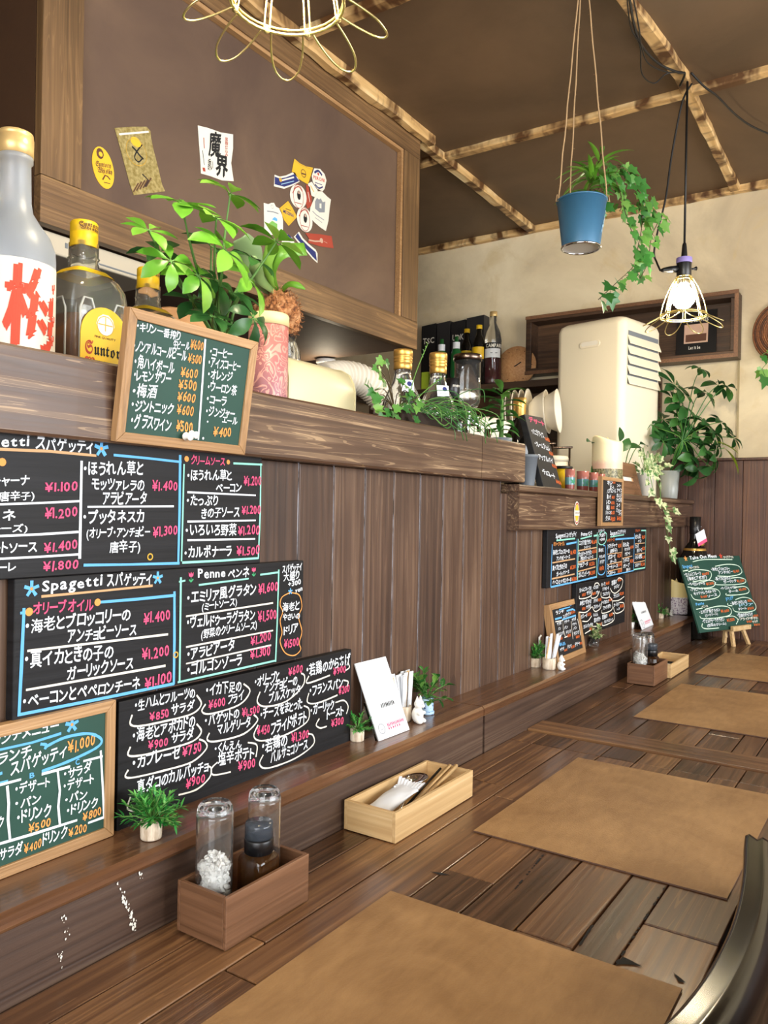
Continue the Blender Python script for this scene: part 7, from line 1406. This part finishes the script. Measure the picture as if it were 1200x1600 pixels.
# ------------------------------------------------------------------ labels stuck on the bulkhead
SY = HY+.0215
def stick(label, poly, col, deco=None, name='bottle_label', mat_=None, off=0):
    fr = frame((0, SY-.0008-off*.0007, 0), (1, 0, 0), (0, 0, 1)); P = [fr.px(*q) for q in poly]; cx = sum(a for a, b in P)/len(P); cz = sum(b for a, b in P)/len(P)
    t = thing(name, label, 'sticker', (cx, SY, cz), 'labels stuck on the bulkhead'); MB().prism(P[::-1] if sum((P[i][0]*P[(i+1) % len(P)][1]-P[(i+1) % len(P)][0]*P[i][1]) for i in range(len(P))) < 0 else P, fr, -.0004, .0004).build('paper', mat_ or INK[col], t)
    if deco: k = Ink(fr, .0007, jit=.3); deco(k); k.build(t, 'print')
    return t
def oval(cx, cy, rx, ry, rot=0, n=26): return [(cx+rx*math.cos(a)*math.cos(rot)-ry*math.sin(a)*math.sin(rot), cy+rx*math.cos(a)*math.sin(rot)+ry*math.sin(a)*math.cos(rot)) for a in [i*6.2832/n for i in range(n)]]
def d1(k):
    k.tx('𝕾𝖚𝖓𝖙𝖔𝖗𝖞', (149, 259), (173, 263), 9, 'brown', gap=.04); k.tx('𝖂𝖍𝖎𝖘𝖐𝖞', (152, 269), (175, 273), 9, 'brown', gap=.04); k.disc(k.px(156, 240), .009, 'brown', 10, .011); k.disc(k.px(157, 241), .005, 'yellow', 8); k.ln([(160, 281), (164, 274), (168, 276), (172, 281)], 'brown', .003); k.ln([(162, 285), (172, 287)], 'brown', .0015)
stick('yellow oval whisky label stuck at the left of the brown bulkhead', oval(161, 262, 34, 15.5, 1.32), 'yellow', d1)
def d2(k):
    k.ln([(206, 229), (211, 234), (218, 243), (224, 249)], 'black', .004); k.ln([(222, 226), (214, 236), (210, 246), (216, 253), (222, 248)], 'black', .003, True); k.disc(k.px(212, 222), .014, 'yellow', 12, .010); k.ring(k.px(213, 238), .028, .0015, 'gold')
    for i in range(5): k.ln([(208+i*5, 300-i*2), (216+i*5, 286-i*2)], 'brown', .003)
    k.ln([(222, 272), (232, 282), (226, 292)], 'black', .003); k.ln([(186, 210), (232, 206)], 'cream', .004)
stick('gold foil sake label, second from the left on the brown bulkhead', [(179, 200), (205, 198), (229, 198), (235, 205), (236, 216), (240, 235), (247, 262), (253, 288), (258, 299), (232, 302), (209, 305), (203, 288), (196, 262), (188, 232)], 'gold', d2, mat_=M['foil'])
def d3(k):
    k.tx('魔', (325, 240), (345, 242), 34, 'black', bold=.03); k.tx('界', (336, 270), (356, 274), 30, 'black', bold=.04); k.tx('誘い', (324, 264), (333, 266), 16, 'black')
    for i, c_ in enumerate('黒麹仕込み'): k.tx(c_, (351, 220+i*6), (356, 221+i*6), 5.5, 'brick')
    k.ln([(318, 215), (319, 232)], 'brick', .0025); k.ln([(316, 235), (319, 258)], 'black', .0018); k.ln([(318, 262), (319, 268)], 'brick', .008)
stick('cream shochu label with bold black brush writing on the bulkhead', [(309, 196), (325, 200), (345, 207), (364, 210), (364, 232), (361, 255), (365, 283), (347, 282), (328, 275), (314, 271), (313, 250), (311, 225)], 'cream', d3)
def word(s, a, b, h, col): return lambda k: k.tx(s, a, b, h, col)
stick('dark blue wavy bottle label at the left of the label cluster', [(429, 273), (437, 276), (447, 274), (458, 269), (461, 270), (468, 284), (457, 290), (444, 295), (428, 291)], 'cream', lambda k: (k.poly([k.px(*q) for q in ((429, 276), (437, 279), (447, 277), (460, 272), (467, 283), (456, 288), (444, 292), (429, 288))], 'navy'), k.ln([(440, 282), (459, 277)], 'cream', .004), k.ln([(439, 288), (459, 283)], 'paleblue', .002), k.disc(k.px(438, 281), .006, 'gold', 8)))
stick('yellow swallow-tailed bottle label at the top of the cluster', [(460, 248), (468, 255), (478, 260), (489, 262), (485, 276), (481, 288), (472, 283), (466, 279), (456, 268)], 'yellow', lambda k: (k.ring(k.px(474, 271), .011, .002, 'brown'), k.ln([(471, 271), (478, 273)], 'brown', .004), k.ln([(461, 252), (470, 258), (487, 265)], 'gold', .002)))
stick('white rounded beer label at the upper right of the cluster', [(491, 263), (500, 264), (507, 272), (510, 282), (507, 295), (504, 299), (496, 295), (489, 285), (487, 275)], 'cream', lambda k: (k.tx('PERONI', (489, 279), (507, 285), 6, 'red'), k.ln([(491, 270), (497, 267), (503, 274)], 'navy', .006, True), k.ln([(492, 288), (498, 294), (504, 292)], 'navy', .004, True), k.ln([(492, 285), (503, 289)], 'navy', .002), k.disc(k.px(497, 272), .004, 'red', 8)), off=1)
def moretti(cx, cy):
    def f(k):
        c_ = k.px(cx, cy); k.ring(c_, .022, .0018, 'brick', .032, 24); k.disc((c_[0]+.002, c_[1]+.004), .008, 'black', 8, .013); k.disc((c_[0]+.002, c_[1]+.011), .004, 'skin', 8); k.ln([(cx-6, cy+9), (cx+5, cy+12)], 'brick', .002); k.ln([(cx-9, cy-5), (cx-5, cy-13), (cx+1, cy-15), (cx+6, cy-8)], 'brick', .003, True)
    return f
stick('cream oval beer label in the middle of the cluster, upper of two alike', oval(466, 307, 19, 12.5, 1.33), 'cream', moretti(466, 307), off=1)
stick('cream oval beer label in the middle of the cluster, lower of two alike', oval(476, 343, 20, 11.5, 1.33), 'cream', moretti(476, 343), off=2)
stick('narrow dark red label strip partly under the castle label', [(478, 288), (484, 292), (487, 310), (487, 322), (480, 326), (478, 318), (479, 305)], 'brick', lambda k: k.ln([(481, 300), (484, 316)], 'cream', .002))
stick('small pale yellow label tucked between the beer label and castle label', [(481, 287), (487, 284), (496, 297), (496, 303), (492, 308), (485, 305)], 'creamlid' if 'creamlid' in INK else 'cream', lambda k: k.ln([(485, 290), (490, 300)], 'yellow', .003))
stick('large white winery label with a grey castle drawing at the right of the cluster', [(496, 299), (503, 299), (511, 307), (517, 312), (515, 325), (513, 345), (509, 361), (500, 355), (491, 347), (483, 338), (485, 324), (491, 310)], 'cream', lambda k: (k.poly([k.px(*q) for q in ((492, 315), (495, 309), (498, 312), (501, 310), (504, 316), (508, 315), (507, 332), (499, 332), (492, 326))], 'grey'), k.poly([k.px(*q) for q in ((499, 318), (502, 318), (502, 326), (499, 325))], 'cream'), k.ln([(488, 330), (494, 336), (506, 344)], 'grey', .0025), k.ln([(492, 340), (503, 348)], 'grey', .0015)), off=1)
stick('white wine label with a blue and green landscape, left of the yellow diamond', [(412, 317), (419, 319), (424, 317), (428, 317), (431, 323), (437, 326), (440, 332), (442, 345), (442, 366), (434, 367), (420, 367), (413, 364)], 'cream', lambda k: (k.poly([k.px(*q) for q in ((420, 349), (425, 345), (433, 350), (433, 358), (420, 354))], 'leafgreen'), k.poly([k.px(*q) for q in ((424, 343), (429, 339), (433, 342), (433, 346))], 'blue'), k.ln([(417, 330), (426, 331), (435, 334)], 'grey', .003), k.ring(k.px(425, 323), .005, .001, 'grey')))
stick('yellow diamond beer label beside the white landscape label', [(436, 326), (450, 314), (457, 325), (464, 339), (451, 353), (444, 344)], 'yellow', lambda k: (k.tx('MESSINA', (442, 332), (459, 340), 6, 'navy'), k.ln([(439, 327), (450, 317), (461, 339), (451, 350), (441, 331)], 'gold', .0018), k.ln([(446, 326), (454, 329)], 'brown', .002)))
stick('white and red beer label half hidden by fern leaves below the cluster', [(443, 366), (449, 366), (456, 371), (460, 379), (459, 390), (456, 402), (447, 402), (441, 396), (438, 388)], 'cream', lambda k: (k.tx('PERONI', (441, 385), (458, 388), 6, 'red'), k.ln([(443, 372), (450, 368), (457, 375)], 'navy', .005, True)))
stick('dark blue curved ribbon label below the cluster, partly under the red one', [(467, 362), (473, 372), (482, 381), (493, 390), (496, 396), (496, 411), (488, 404), (478, 392), (465, 378), (459, 370)], 'cream', lambda k: k.poly([k.px(*q) for q in ((465, 364), (471, 374), (481, 384), (493, 394), (495, 408), (488, 401), (478, 389), (466, 376), (461, 370))], 'navy'))
stick('red rectangular label with a cream spoon shape at the lower right', [(477, 364), (500, 366), (518, 369), (521, 388), (500, 385), (481, 379), (483, 373)], 'brick', lambda k: (k.ln([(482, 375), (492, 377), (500, 377)], 'skin', .004), k.disc(k.px(502, 376), .008, 'skin', 10, .007), k.ln([(506, 377), (511, 380)], 'skin', .0015)), off=1)
